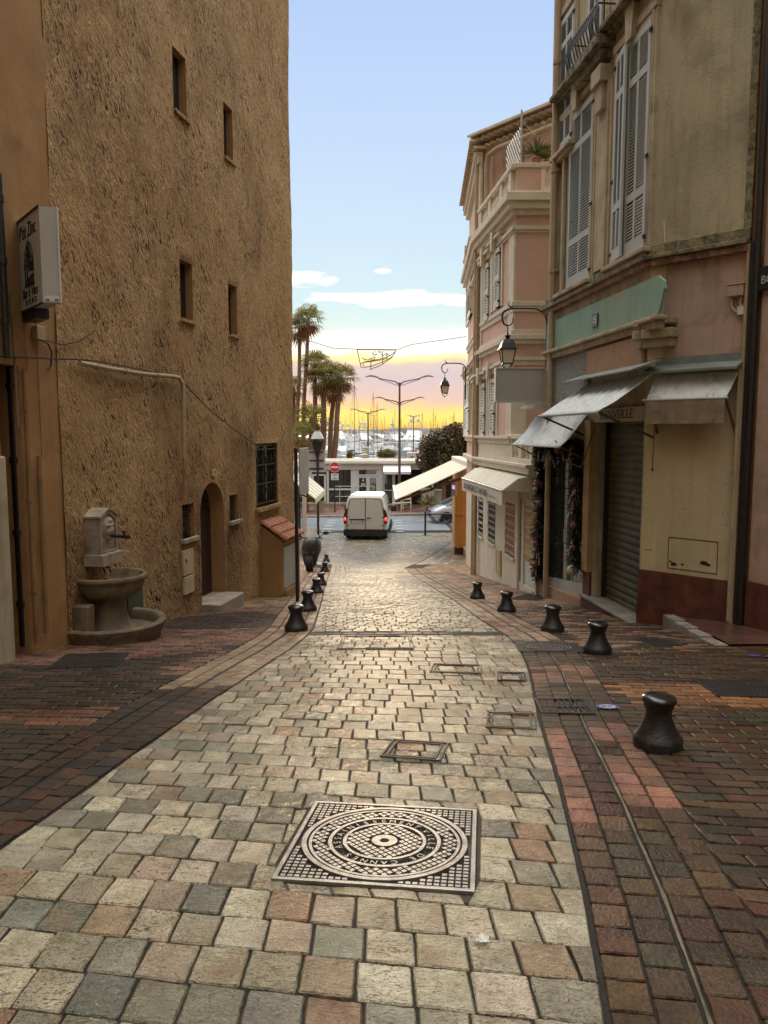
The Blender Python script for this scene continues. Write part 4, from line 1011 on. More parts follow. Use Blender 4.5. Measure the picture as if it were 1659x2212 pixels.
F, hx, hy = px_frame([(1118, 1390), (1252, 1391), (1262, 1409), (1112, 1407)])
rc = thing('round_cover', 'round ribbed iron cover in a square frame on the right pavement', 'manhole cover', F(0, 0, 0))
MB().box(F, -hx, hx, -hy, hy, -.05, .003).build('frame', m_irondark, rc); SMs = SM; SM = F
b = MB(); rr = min(hx, hy)*.92
for k in range(6): annulus(b, rr*(.16*k+.06), rr*(.16*k+.13), -.02, .007+.0003*k, 48)
b.build('ribbed_lid', m_steel, rc); SM = SMs
p = G(1312, 1529); F = Slope((p.x, p.y), radians(-6)); dk = MB()
dk.poly([F(.085*cos(2*pi*k/28), .075*sin(2*pi*k/28), .012) for k in range(28)]); dsk = dk.build('round_pavement_marker', m_whitemetal); tag(dsk, 'small round blue and white marker stuck on the pavers beside the drain grate', 'marker')
e = MB()
for k in range(28):
    a0, a1 = 2*pi*k/28, 2*pi*(k+1)/28; e.quad(*(F(r*cos(a)*1.05, r*sin(a)*.93, .0145) for r, a in ((.062, a0), (.078, a0), (.078, a1), (.062, a1))))
    if k < 20: a0 += .8; a1 += .8; e.quad(*(F(-.022+r*cos(a), r*sin(a)*.9, .0145) for r, a in ((.014, a0), (.026, a0), (.026, a1), (.014, a1))))
    if k < 24: e.quad(*(F(.024+r*cos(a), r*sin(a)*.9, .0145) for r, a in ((.014, a0), (.026, a0), (.026, a1), (.014, a1))))
e.build('emblem', m_blue, dsk)
b = MB(); y = 1.4; pv_ = None
while y < 23.5:
    x = xr(y)+.012+.29+.017+.006*noise.noise(V((y*3, 0, 0))); w_ = max(.001, .006+.008*noise.noise(V((y*5, 3, 1)))); ln = [V((x-w_, y, zg(y)-.006)), V((x+w_, y, zg(y)-.006))]
    if pv_: b.quad(pv_[0], pv_[1], ln[1], ln[0])
    pv_ = ln; y += .1
struct(b.build('drain_slot', m_stonedark))
b = MB(); p = G(1640, 1419); F = Slope((p.x, p.y), 0)
for k in range(5):
    cx_, cy_ = random.uniform(-.18, .2), random.uniform(-.05, .05); r = random.uniform(.02, .06); b.poly([F(cx_+r*1.5*cos(2*pi*i/9)*random.uniform(.7, 1.2), cy_+r*sin(2*pi*i/9), .009+.0004*k) for i in range(9)])
struct(b.build('blue_paint_mark', m_blue))
# scrap of paper
p = G(1041, 2041); b = MB(); N = 7; ix = {}
for i in range(N):
    for j in range(N): x, y = (i/(N-1)-.5)*.05, (j/(N-1)-.5)*.04; q = V((x*40, y*40, 1)); ix[i, j] = b.add([p+V((x*(1-.3*noise.noise(q)), y*(1-.3*noise.noise(q+V((5,0,0)))), .012+0.022*abs(noise.noise(q*1.3)) + .012*exp(-(x*x+y*y)*900)))])
for i in range(N-1):
    for j in range(N-1): b.f.append((ix[i,j], ix[i+1,j], ix[i+1,j+1], ix[i,j+1]))
sol = b.build('crumpled_paper', m_white); tag(sol, 'crumpled scrap of white paper lying on a near cobble', 'litter')
# ================================================================== right corner building
aR = radians(-6.2)
R = Frame((3.68, 10.88), (sin(aR), cos(aR)), (-cos(aR), sin(aR)))
SD = Frame((3.84, 10.75), (.70, -.714), (-.714, -.70))
t1 = SD.s(1600, 1000); E_ = SD.O + SD.e*t1
T = Frame((E_.x, E_.y), (.34, -.94), (-.94, -.34))
def isect(A, B):     # s on A where it meets B
    d = B.O - A.O; det = A.e.x*(-B.e.y) + A.e.y*B.e.x
    return (d.x*(-B.e.y) + d.y*B.e.x)/det
sX = isect(R, SD); tX = isect(SD, R)       # where the two upper walls meet
S_FAR = R.s(1172, 1200)
shop = thing('corner_shop_building', 'weathered beige corner building with grey-blue shutters above closed shops', 'building', R(2.3, -2, -1.3))
zc = [R.z(1428, 568), R.z(1428, 553), R.z(1428, 519)]        # underside, brick band top, ledge top
zgnd = lambda F, s: zg(F(s, 0, 0).y)
W = {}
W[1] = (R.s(1222, 430, .0), R.s(1281, 410, 0), R.z(1245, 618), R.z(1262, 226))
W[2] = (R.s(1334, 330, 0), R.s(1406, 310, 0), R.z(1365, 552), R.z(1385, 72))
for k in W: W[k] = (min(W[k][0], W[k][1]), max(W[k][0], W[k][1]), W[k][2], W[k][3])
W[3] = (R.s(1243, 150), R.s(1214, 150), R.z(1230, 315), R.z(1230, 315)+2.3)
W[4] = (R.s(1312, 60), R.s(1275, 60), R.z(1290, 110), R.z(1290, 110)+2.3)
s_rl0, s_rl1 = max(.04, R.s(1389, 1120)), R.s(1283, 1100); z_rl0, z_rl1 = R.z(1275, 1289), R.z(1340, 911)
s_sh0, s_sh1 = R.s(1262, 1100), R.s(1172, 1100); z_sh1 = R.z(1215, 905)
b = MB()
wall_cells(b, R, sX, S_FAR, zc[2], 15, [W[k] for k in W], 0, .5)
for k in W: reveal(b, R, *W[k], -.22, 0)
wall_cells(b, SD, tX, t1, zc[2], 15, [], 0, .5)
b.build('upper_wall', m_beige, shop)
bw = MB(); wall_cells(bw, R, 0, S_FAR, -3, zc[0], [(s_rl0, s_rl1, -3, z_rl1), (s_sh0, s_sh1, -3, z_sh1)], 0, .5)
reveal(bw, R, s_rl0, s_rl1, -3, z_rl1, -.3, 0); reveal(bw, R, s_sh0, s_sh1, -3, z_sh1, -.18, 0); bw.build('shopfront_wall', m_beigetrim, shop)
b = MB()
core = [R(sX+.25, -.5, 0), SD(t1, -.35, 0), V((9, 8, 0)), V((12, 14, 0)), R(S_FAR-.02, -8, 0), R(S_FAR-.02, -.45, 0)]
n = len(core); i = b.add([p+V((0,0,-4)) for p in core]+[p+V((0,0,14.9)) for p in core]); b.face(*range(i+n, i+2*n))
for k in range(n): b.face(i+k, i+(k+1)%n, i+n+(k+1)%n, i+n+k)
b.quad(R(S_FAR, 0, -3), R(S_FAR, -8, -3), R(S_FAR, -8, 15), R(S_FAR, 0, 15)); b.build('rear_block', m_beige, shop)
# floor cornice: brick band and blackened ledge, on both faces
b = MB(); q_b = .10; b.box(R, sX-.05, S_FAR, -.1, q_b, zc[0], zc[1]); b.box(SD, tX-.0, t1, -.1, q_b, zc[0], zc[1]); b.build('brick_band', m_brickband, shop, bevel=.012)
b = MB(); b.box(R, sX-.06, S_FAR, -.1, .14, zc[1], zc[1]+.06); b.box(SD, tX-.03, t1, -.1, .141, zc[1], zc[1]+.06); b.box(R, sX-.02, S_FAR, -.1, .055, zc[1]+.06, zc[2]); b.box(SD, tX, t1, -.1, .058, zc[1]+.06, zc[2]); b.build('floor_cornice', m_mosstrim, shop, bevel=.012)
# louvred shutter leaves
def leaf(F, s0, s1, z0, z1, q, name, par, mat=m_shutpaint, rows=(.26, .80), cols=2, pitch=.045, th=.035):
    b = MB(); w = min(.075, (s1-s0)*.16); H = z1-z0
    b.box(F, s0, s0+w, q, q+th, z0, z1); b.box(F, s1-w, s1, q, q+th, z0, z1)
    zs = [z0] + [z0+H*r for r in rows] + [z1]; rails = [(z0, z0+.16)] + [(z0+H*r-.05, z0+H*r+.05) for r in rows] + [(z1-.10, z1)]
    for a, c in rails: b.box(F, s0+w, s1-w, q+.001, q+th-.001, a, c)
    if cols == 2: m = (s0+s1)/2; [b.box(F, m-w*.35, m+w*.35, q+.002, q+th-.002, ra[1], rb[0]) for ra, rb in zip(rails, rails[1:])]
    o = b.build(name, mat, par); b = MB()
    for ra, rb in zip(rails, rails[1:]):
        z = ra[1]+pitch*.5
        while z < rb[0]-pitch*.3:
            A0, A1, B0, B1 = F(s0+w, q+th-.004, z-pitch*.36), F(s1-w, q+th-.004, z-pitch*.36), F(s0+w, q+.006, z+pitch*.36), F(s1-w, q+.006, z+pitch*.36)
            t = V((0, 0, .007)); i = b.add([A0, A1, B1, B0, A0+t, A1+t, B1+t, B0+t])
            for f in ((0,1,2,3),(7,6,5,4),(0,4,5,1),(1,5,6,2),(2,6,7,3),(3,7,4,0)): b.f.append(tuple(i+k for k in f))
            z += pitch
    b.build('louvres', mat, o)
    b = MB()
    for z in (z0+.12, z0+H*.4, z1-.15): b.box(F, s0-.05, s0+.03, q+th, q+th+.015, z-.025, z+.025); b.bar(F(s0-.02, q, z), F(s0-.02, q+th+.03, z), .02)
    b.build('hinges', m_irondark, o)
    return o
def surround(F, w, par, hood=True, mat=m_beigetrim):
    s0, s1, z0, z1 = w; b = MB(); 
    for g, q in ((.0, .05), (.06, .035)): b.box(F, s0-.07-g, s0-g, -.05, q, z0, z1+.08); b.box(F, s1+g, s1+.07+g, -.05, q, z0, z1+.08)
    b.box(F, s0-.14, s1+.14, -.05, .06, z1+.081, z1+.20)
    b.build('window_architrave', mat, par, bevel=.008)
    if hood:
        b = MB(); cs = (s0+s1)/2
        b.prism(F, [(cs-.09, z1-.02), (cs+.09, z1-.02), (cs+.14, z1+.42), (cs-.14, z1+.42)], -.05, .13)
        b.build('keystone', mat, par, bevel=.01)
        b = MB(); b.box(F, s0-.30, s1+.30, -.05, .13, z1+.421, z1+.48); b.box(F, s0-.34, s1+.34, -.05, .24, z1+.481, z1+.56); b.box(F, s0-.30, s1+.30, -.05, .16, z1+.561, z1+.66); b.build('hood_moulding', m_mosstrim, par, bevel=.012)
    b = MB(); b.box(F, s0-.16, s1+.16, -.06, .16, z0-.09, z0-.02); b.box(F, s0-.10, s1+.10, -.06, .10, z0-.16, z0-.091); b.build('sill', mat, par, bevel=.012)
for k in (1, 2, 3, 4):
    s0, s1, z0, z1 = W[k]; wpane = MB().box(R, s0, s1, -.22, -.19, z0, z1).build('window', m_dark, shop); surround(R, W[k], shop, k < 3)
l1 = leaf(R, W[1][0]-.03, W[1][0]+(W[1][1]-W[1][0])*.80, W[1][2]+.02, W[1][3]-.02, .01, 'shutter', shop)
leaf(R, W[1][0]+(W[1][1]-W[1][0])*.82, W[1][1]-.02, W[1][2]+.02, W[1][3]-.02, -.05, 'shutter', shop, cols=1)
# second window: one leaf shut, one leaf swung out
s0, s1, z0, z1 = W[2]; leaf(R, s0-.02, s0+(s1-s0)*.62, z0+.02, z1-.02, .03, 'shutter', shop)
FO = Frame(tuple(R(s1-.02, .04, 0))[:2], tuple(R.n*.12-R.e*1.0)[:2]); FO.n = V((FO.e.y, -FO.e.x, 0)); FO.n = FO.n if FO.n.dot(R.n) > 0 else -FO.n; leaf(FO, .0, (s1-s0)*.42, z0+.02, z1-.02, 0, 'shutter', shop)
leaf(R, W[3][0], W[3][1], W[3][2], W[3][3], .02, 'shutter', shop); leaf(R, W[4][0]+.05, W[4][1]-.1, W[4][2], W[4][3], .05, 'shutter', shop)
b = MB(); b.box(R, W[4][0]-.35, W[4][1]+.3, -.05, .30, W[4][2]-.25, W[4][2]-.1); b.box(R, W[4][0]-.25, W[4][1]+.2, -.05, .2, W[4][2]-.40, W[4][2]-.251); b.build('balcony_slab', m_mosstrim, shop, bevel=.02)
b = MB()
for k in range(12): s = W[4][0]-.3+(W[4][1]-W[4][0]+.55)*k/11; b.tube([R(s, .27, W[4][2]-.1), R(s, .33, W[4][2]+.12), R(s, .27, W[4][2]+.35)], .012, 6)
for z in (W[4][2]-.08, W[4][2]+.35): b.tube([R(W[4][0]-.3, .27, z), R(W[4][1]+.25, .27, z)], .016, 6); b.tube([R(W[4][0]-.3, .27, z), R(W[4][0]-.3, 0, z)], .014, 6); b.tube([R(W[4][1]+.25, .27, z), R(W[4][1]+.25, 0, z)], .014, 6)
b.build('balcony_railing', m_black, shop)
b = MB(); sm = (W[1][0]+W[2][1])/2; zt_ = W[1][3]+.6
for (a, c, q) in ((sm-.30, sm+.30, .04), (sm-.22, sm+.22, .07)): b.box(R, a, c, -.05, q, zc[2]+.02, W[2][3]-.2)
b.box(R, sm-.20, sm+.20, -.04, .20, W[2][3]-.2, W[2][3]+.05); b.box(R, sm-.14, sm+.14, -.04, .15, W[2][3]-.6, W[2][3]-.201)
b.box(R, sX+.12, sX+.55, -.05, .04, zc[2]+.02, 14); b.box(R, S_FAR-.55, S_FAR-.25, -.05, .04, zc[2]+.02, 14)
b.build('pilasters', m_beigetrim, shop, bevel=.01)
b = MB(); sp_ = R.s(1202, 200, .1); b.tube([R(sp_, .10, z) for z in (zc[2]-.1, 6, 10, 15)], .06, 10)
for z in (4.6, 6.4, 8.3): b.tube([R(sp_, .1, z-.04), R(sp_, .1, z+.04)], .075, 10); b.box(R, sp_-.08, sp_+.08, 0, .1, z-.02, z+.02)
b.tube([R(sp_, .10, zc[0]), R(sp_, .1, -1.9)], .055, 10); b.build('downpipe', m_pipe, shop, smooth=50)
b = MB(); b.box(SD, t1-.09, t1, -.02, .025, zc[2], 15); b.build('corner_joint', m_mosstrim, shop)
# --- sign board, mouldings, boards of the shop front
zs0, zs1 = R.z(1190, 757), R.z(1190, 700); sA, sB = R.s(1443, 640), R.s(1187, 720)
pts = [(sB, zs0), (sA+.12, zs0)] + [(sA+.12-.12*sin(a*pi/8), zs0+.02+(zs1-zs0)*.5*(1-cos(a*pi/8))*1.0) for a in range(0, 9)]
pts = [(sB, zs0), (sA+.18, zs0), (sA+.10, zs0+.10), (sA+.02, zs0+.30), (sA, zs0+(zs1-zs0)*.6), (sA+.03, zs0+(zs1-zs0)*.82), (sA+.10, zs1-.06), (sA+.2, zs1), (sB, zs1)]
b = MB(); b.prism(R, pts, .02, .055); ms_ = b.build('mint_fascia', m_mint, shop, bevel=.006)
nn = R.rect(1281, 678, 1292, 706, .06); b = MB(); b.box(R, nn[0], nn[1], .056, .075, nn[2], nn[3]); npl = b.build('house_number', m_black, shop); text('15', R, (nn[0]+nn[1])/2, (nn[2]+nn[3])/2, (nn[3]-nn[2])*.85, m_whitemetal, 'numerals', npl, .077, flip=True, sx=.95)
b = MB(); zm0, zm1 = R.z(1190, 778), R.z(1190, 760)
b.box(R, sA+.02, sB, -.02, .16, zm1-.06, zm1); b.box(R, sA+.1, sB, -.02, .10, zm0, zm1-.061); b.build('fascia_moulding', m_beigetrim, shop, bevel=.015)
tp = (R.s(1397, 745), R.s(1277, 785)); ztp0, ztp1 = R.z(1285, 812), R.z(1283, 757); b = MB(); b.box(R, tp[0], tp[1], .02, .08, ztp0, ztp1); b.build('rusty_board', m_terrapanel, shop, bevel=.006)
pp = (tp[1]+.01, R.s(1189, 820)); b = MB(); wall_cells(b, R, pp[0], pp[1], R.z(1190, 872), R.z(1190, 782), [], .03, .05, lambda s, z: .014*noise.noise(V((s*30, z*30, 2)))); b.build('pebble_panel', m_pebble, shop, smooth=60)
b = MB(); 
for g, (za, zb2) in enumerate(((R.z(1425, 747), R.z(1425, 728)), (R.z(1425, 728)+.001, R.z(1425, 708)))):
    b.box(R, sX-.02, .10, -.02, .13+.07*g, za, zb2); b.box(SD, tX, .22-.03*(1-g), -.02, .13+.07*g, za, zb2)
zz = R.z(1425, 690); b.box(R, sX-.02, .16, -.02, .16, zz-.05, zz+.04); b.box(SD, tX, .2, -.02, .16, zz-.05, zz+.04); b.build('corner_capital', m_beigetrim, shop, bevel=.015)
# lower shop front
zb0, zb1 = R.z(1337, 911), R.z(1337, 881); b = MB(); b.box(R, s_rl0-.02, s_rl1, .005, .05, zb0, zb1); bs = b.build('shop_sign_board', m_yellow, shop, bevel=.005)
text('BIENVEILLE', R, (s_rl0+s_rl1)/2, (zb0+zb1)/2, (zb1-zb0)*.92, m_ink, 'worn_lettering', bs, .052, flip=True, sx=1.3)
b = MB(); N = 26; H = z_rl1-z_rl0+.1
pr = []
for k in range(N*4+1): z = z_rl0-.02+H*k/(N*4); pr.append((z, -.24+.022*abs(sin(pi*k/4))))
i = b.add([R(s, q, z) for z, q in pr for s in (s_rl0, s_rl1)])
for k in range(len(pr)-1): b.f.append((i+2*k, i+2*k+1, i+2*k+3, i+2*k+2))
rs = b.build('roller_shutter', m_roll, shop); b = MB()
for s in (s_rl0+.02, s_rl1-.02): b.box(R, s-.04, s+.04, -.24, -.16, z_rl0-.05, z_rl1)
b.box(R, s_rl0+.35, s_rl0+.5, -.215, -.19, z_rl0+.06, z_rl0+.16); b.build('guide_rail', m_irondark, rs)
b = MB(); b.box(R, s_rl0, s_rl1+.25, -.25, .10, -3, z_rl0-.02); b.build('threshold', m_oxblood, shop, bevel=.012)
b = MB(); b.box(R, s_rl0-.02, s_rl1+.27, -.24, .13, z_rl0-.019, z_rl0+.02); b.build('threshold_slab', m_kerb, shop, bevel=.01)
b = MB(); sp0, sp1 = R.s(1288, 1000), R.s(1264, 1000); b.box(R, s_rl1+.005, s_rl1+.26, -.01, .10, R.z(1262, 1228), R.z(1275, 908)); b.build('side_board', m_tanboard, shop, bevel=.008)
b = MB(); b.box(R, s_rl1+.02, s_rl1+.3, -.1, .04, -3, R.z(1262, 1228)); b.build('pier_base', m_oxblood, shop)
# glass shop window and door
g = MB(); zw0 = R.z(1170, 1222); zmid = (s_sh0+s_sh1)/2
gl = MB().box(R, s_sh0, s_sh1, -.14, -.125, -2.4, z_sh1).build('shop_window', m_glassshop, shop)
for s in (s_sh0+.02, zmid-.02, zmid+.06, s_sh1-.03): g.box(R, s-.025, s+.025, -.13, -.09, -2.4, z_sh1)
zd = lambda s: zgnd(R, s)+.36
g.box(R, s_sh0, s_sh1, -.13, -.085, (zgnd(R, s_sh0)+.02, zgnd(R, s_sh1)+.02), (zgnd(R, s_sh0)+.36, zgnd(R, s_sh1)+.40)); g.build('door_frame', m_lightmetal, gl)
g = MB(); g.tube([R(zmid-.05, -.09, zd(zmid)+.75), R(zmid-.05, -.03, zd(zmid)+.77), R(zmid-.05, -.03, zd(zmid)+1.0), R(zmid-.05, -.09, zd(zmid)+1.02)], .012, 6); g.build('handle', m_steel, gl)
b = MB(); b.box(R, s_sh0-.03, s_sh1+.06, -.15, .03, -3.2, (zgnd(R, s_sh0)+.12, zgnd(R, s_sh1)+.26)); b.build('shop_plinth', m_terrapanel, shop)
b = MB(); b.box(R, s_sh0-.03, s_sh1+.06, -.12, .03, z_sh1-.45, z_sh1-.0); b.build('shop_transom', m_yellow, shop)
# corner pier and the yellow side panel
zy = SD.z(1490, 1243); zya = SD.z(1500, 800)
P0, P1 = R(0, 0, 0), SD(0, 0, 0); CH = Frame((P0.x, P0.y), tuple(P1-P0)[:2]); CH.n = V((CH.e.y, -CH.e.x, 0)); cw = (P1-P0).length
b = MB(); b.quad(CH(0, 0, zy), CH(cw, 0, zy), CH(cw, 0, zc[0]), CH(0, 0, zc[0])); b.box(CH, .06, .14, 0, .012, zy+.3, zy+.75); b.build('corner_pier', m_cream2, shop)
b = MB(); wall_cells(b, SD, 0, t1, zy, zya, [], 0, .5); b.build('yellow_panel_wall', m_yellow, shop)
b = MB(); wall_cells(b, SD, 0, t1, zya, zc[0], [], 0, .5); b.build('pink_panel_wall', m_pinkdull, shop)
b = MB(); b.box(SD, -.02, t1-.06, -.1, .03, -3, zy); b.box(CH, -.03, cw+.02, -.1, .03, -3, zy); b.build('oxblood_base', m_oxblood, shop, bevel=.008)
b = MB(); hx0, hx1, hz0, hz1 = SD.s(1443, 1195), SD.s(1551, 1190), SD.z(1497, 1234), SD.z(1500, 1165)
for a in ((hx0, hx1, hz1-.008, hz1), (hx0, hx1, hz0, hz0+.008), (hx0, hx0+.008, hz0, hz1), (hx1-.008, hx1, hz0, hz1)): b.box(SD, a[0], a[1], .001, .006, a[2], a[3])
for u, v, r in ((1455, 1218, .04), (1474, 1219, .02), (1520, 1216, .05), (1530, 1220, .03), (1448, 1212, .02)):
    s, z = SD.uv(u, v); b.poly([SD(s+r*(1.1+.35*sin(i*2.3))*cos(2*pi*i/10), .005, z+r*.55*sin(2*pi*i/10)) for i in range(10)])
for u, v in ((1490, 985), (1580, 1020), (1487, 1048), (1568, 1045), (1480, 1100), (1562, 1110), (1478, 1130), (1570, 1135), (1495, 920)): s, z = SD.uv(u, v); b.poly([SD(s+.008*cos(2*pi*i/8), .004, z+.008*sin(2*pi*i/8)) for i in range(8)])
b.build('hatch_outline', m_irondark, shop)
b = MB(); s_ = t1-.04; b.tube([SD(s_, .05, zg(10)+.14), SD(s_, .05, zya+.1)], .035, 8); b.build('pale_conduit', m_beigetrim, shop, smooth=50)
# meter box and wires by the corner
mb_ = SD.rect(1577, 617, 1612, 641); b = MB(); b.box(SD, mb_[0], mb_[1], .0, .10, mb_[2], mb_[3]); b.box(SD, mb_[0]-.01, mb_[1]+.01, .0, .11, mb_[3], mb_[3]+.015); mbx = b.build('meter_box', m_pinkdull, shop, bevel=.006)
b = MB(); wz = lambda u, v, q=.04: SD(SD.s(u, v), q, SD.z(u, v))
b.tube([wz(1583, 641), wz(1583, 662), wz(1590, 672), wz(1604, 675), wz(1615, 668), wz(1622, 650), wz(1628, 560)], .010, 6); b.tube([wz(1604, 642), wz(1601, 655), wz(1606, 668)], .012, 6)
b.tube([wz(1630, 545), wz(1626, 620), wz(1618, 720), wz(1608, 790)], .010, 6); b.tube([wz(1437, 480), wz(1440, 530), wz(1450, 543), wz(1460, 541)], .008, 6)
b.box(SD, SD.s(1597, 665), SD.s(1612, 665), .0, .06, SD.z(1604, 680), SD.z(1604, 662)); b.build('wires', m_awncream, mbx)
# ---- awnings
def cloth(F, s0, s1, qa, za, qb, zb, sag=.03, th=.006, n=24, m=8, sb0=None, sb1=None, fold=.008, seed=0):
    b = MB(); sb0 = s0 if sb0 is None else sb0; sb1 = s1 if sb1 is None else sb1; ix = {}
    for side in (0, 1):
        for i in range(n+1):
            for j in range(m+1):
                t = j/m; u = i/n; s = (s0+(s1-s0)*u)*(1-t)+(sb0+(sb1-sb0)*u)*t
                q = qa+(qb-qa)*t; z = za+(zb-za)*t - sag*sin(pi*t) + fold*noise.noise(V((s*6+t*1.5, t*1.2, seed))) * sin(pi*min(1, t*1.0+.15))
                ix[side, i, j] = b.add([F(s, q, z - side*th)])
    for i in range(n):
        for j in range(m):
            b.f.append((ix[0,i,j], ix[0,i+1,j], ix[0,i+1,j+1], ix[0,i,j+1])); b.f.append((ix[1,i,j], ix[1,i,j+1], ix[1,i+1,j+1], ix[1,i+1,j]))
    for i in range(n): b.f.append((ix[0,i,m], ix[0,i+1,m], ix[1,i+1,m], ix[1,i,m])); b.f.append((ix[0,i,0], ix[1,i,0], ix[1,i+1,0], ix[0,i+1,0]))
    for j in range(m):
        for i in (0, n): b.f.append((ix[0,i,j], ix[0,i,j+1], ix[1,i,j+1], ix[1,i,j]))
    return b
def valance(F, s0, s1, q, z0, z1, n=60, amp=.02, seed=1):
    b = MB(); ix = {}
    for i in range(n+1):
        for j in range(5):
            s = s0+(s1-s0)*i/n; t = j/4; z = z1+(z0-z1)*t; d = amp*t*(sin(s*26+seed)+.8*noise.noise(V((s*9, seed, 0))))
            for k in (0, 1): ix[i, j, k] = b.add([F(s, q+d-k*.004, z)])
    for i in range(n):
        for j in range(4): b.f.append((ix[i,j,0], ix[i+1,j,0], ix[i+1,j+1,0], ix[i,j+1,0])); b.f.append((ix[i,j,1], ix[i,j+1,1], ix[i+1,j+1,1], ix[i+1,j,1]))
        b.f.append((ix[i,4,0], ix[i+1,4,0], ix[i+1,4,1], ix[i,4,1]))
    return b
# upper white awning over the roller shutter
sr = R.s(1418, 803); q1 = R.out(1290, 890, sr); zf = R.z(1290, 889, q1); sl = R.s(1165, 887, q1); zt2 = R.z(1418, 803)
a1 = thing('shop_awning', 'stained white awning over the olive roller shutter, under a grey hood plate', 'awning', R((sr+sl)/2, 0, zf))
cloth(R, sr, sl, .06, zt2-.02, q1, zf, .02, n=60, fold=.06, seed=3).build('cloth', m_awnwhite, a1, smooth=60)
b = MB(); b.tube([R(sr, q1, zf-.01), R(sl, q1, zf-.01)], .022, 8); b.build('front_bar', m_lightmetal, a1, smooth=50)
b = MB(); i = b.add([R(s, q, z) for s in (sr-.12, sl+.1) for q, z in ((0, zt2+.16), (.42, zt2+.02), (.42, zt2-.0), (0, zt2+.13))]); 
for f in ((0,1,2,3),(7,6,5,4),(0,4,5,1),(1,5,6,2),(2,6,7,3),(3,7,4,0)): b.f.append(tuple(i+k for k in f))
b.build('hood', m_hood, a1)
b = MB(); b.bar(R(sr+.03, 0, zf-.35), R(sr+.03, q1, zf), .03); b.bar(R(sl-.05, 0, zf-.35), R(sl-.05, q1, zf), .03); b.build('arm', m_irondark, a1)
# lower one over the garlanded window
s0_, s1_ = R.s(1210, 963, .5), R.s(1107, 962, .5); zf2 = R.z(1160, 962, .5); zt3 = R.z(1258, 893, .03)
a2 = thing('shop_awning', 'white drooping awning over the garlanded shop window', 'awning', R((s0_+s1_)/2, 0, zf2))
cloth(R, s0_, s1_, .03, zt3, .5, zf2, .05, n=60, fold=.07, seed=9).build('cloth', m_awnwhite, a2, smooth=60)
MB().tube([R(s0_, .5, zf2-.01), R(s1_, .5, zf2-.01)], .02, 8).build('front_bar', m_lightmetal, a2, smooth=50)
b = MB(); b.bar(R(s1_-.02, 0, zf2-.25), R(s1_-.02, .5, zf2), .025); b.bar(R(s0_+.02, 0, zf2-.25), R(s0_+.02, .5, zf2), .025); b.build('arm', m_brownmetal, a2)
b = MB(); b.box(R, s1_-.75, s1_+.15, .0, .30, zt3+.15, zt3+.22); b.build('end_box', m_lightmetal, a2)
c = MB(); c.tube([R(s0_+.4, .45, zf2+.1), R(s0_+.25, .3, zf2-.25), R(s0_-.2, .2, zf2-.35), R(s0_-.6, .15, zf2+.3)], .010, 6); tag(c.build('hanging_cable', m_black, smooth=50), 'slack black cable looping below the white awning', 'cable')
# tan awning on the side panel
ta, tb = SD.s(1420, 808), SD.s(1600, 805); q3 = SD.out(1396, 862, ta); z3 = SD.z(1480, 862, q3); z3t = SD.z(1510, 806, .1)
a3 = thing('side_awning', 'grimy folded awning with a hanging tan valance above the yellow panel', 'awning', SD((ta+tb)/2, 0, z3))
tb2 = SD.s(1567, 862, q3)
cloth(SD, ta, tb, .06, z3t, q3, z3, .015, fold=.015, seed=5, sb1=tb2).build('cloth', m_awnwhite, a3, smooth=60)
valance(SD, ta-.01, tb2, q3+.01, SD.z(1480, 915, q3), z3, amp=.012).build('valance', m_awntan, a3, smooth=60)
b = MB(); b.tube([SD(ta-.05, q3, z3), SD(tb2+.03, q3, z3)], .018, 8); b.build('front_bar', m_lightmetal, a3, smooth=50)
b = MB(); b.box(SD, ta-.02, tb+.02, .005, .03, z3t+.06, z3t+.24); i = b.add([SD(s, q, z) for s in (ta-.08, tb+.05) for q, z in ((.031, z3t+.14), (.26, z3t+.05), (.26, z3t+.02), (.031, z3t+.08))])
for f in ((0,1,2,3),(7,6,5,4),(0,4,5,1),(1,5,6,2),(2,6,7,3),(3,7,4,0)): b.f.append(tuple(i+k for k in f))
b.build('hood', m_hood, a3)
b = MB(); b.bar(SD(tb2, q3, z3), SD(tb-.02, .02, z3-.45), .028); b.bar(SD(ta+.04, q3, z3), SD(ta+.04, .02, z3-.45), .028); b.build('arm', m_brownmetal, a3)
b = MB(); b.tube([SD(ta+.02, .06, z3-.3), SD(ta-.0, .05, z3-.9)], .006, 5); b.lathe(SD(ta, .05, z3-.98), [(.0, 0), (.015, .02), (.0, .08)], 6); b.build('pull_cord', m_black, a3)
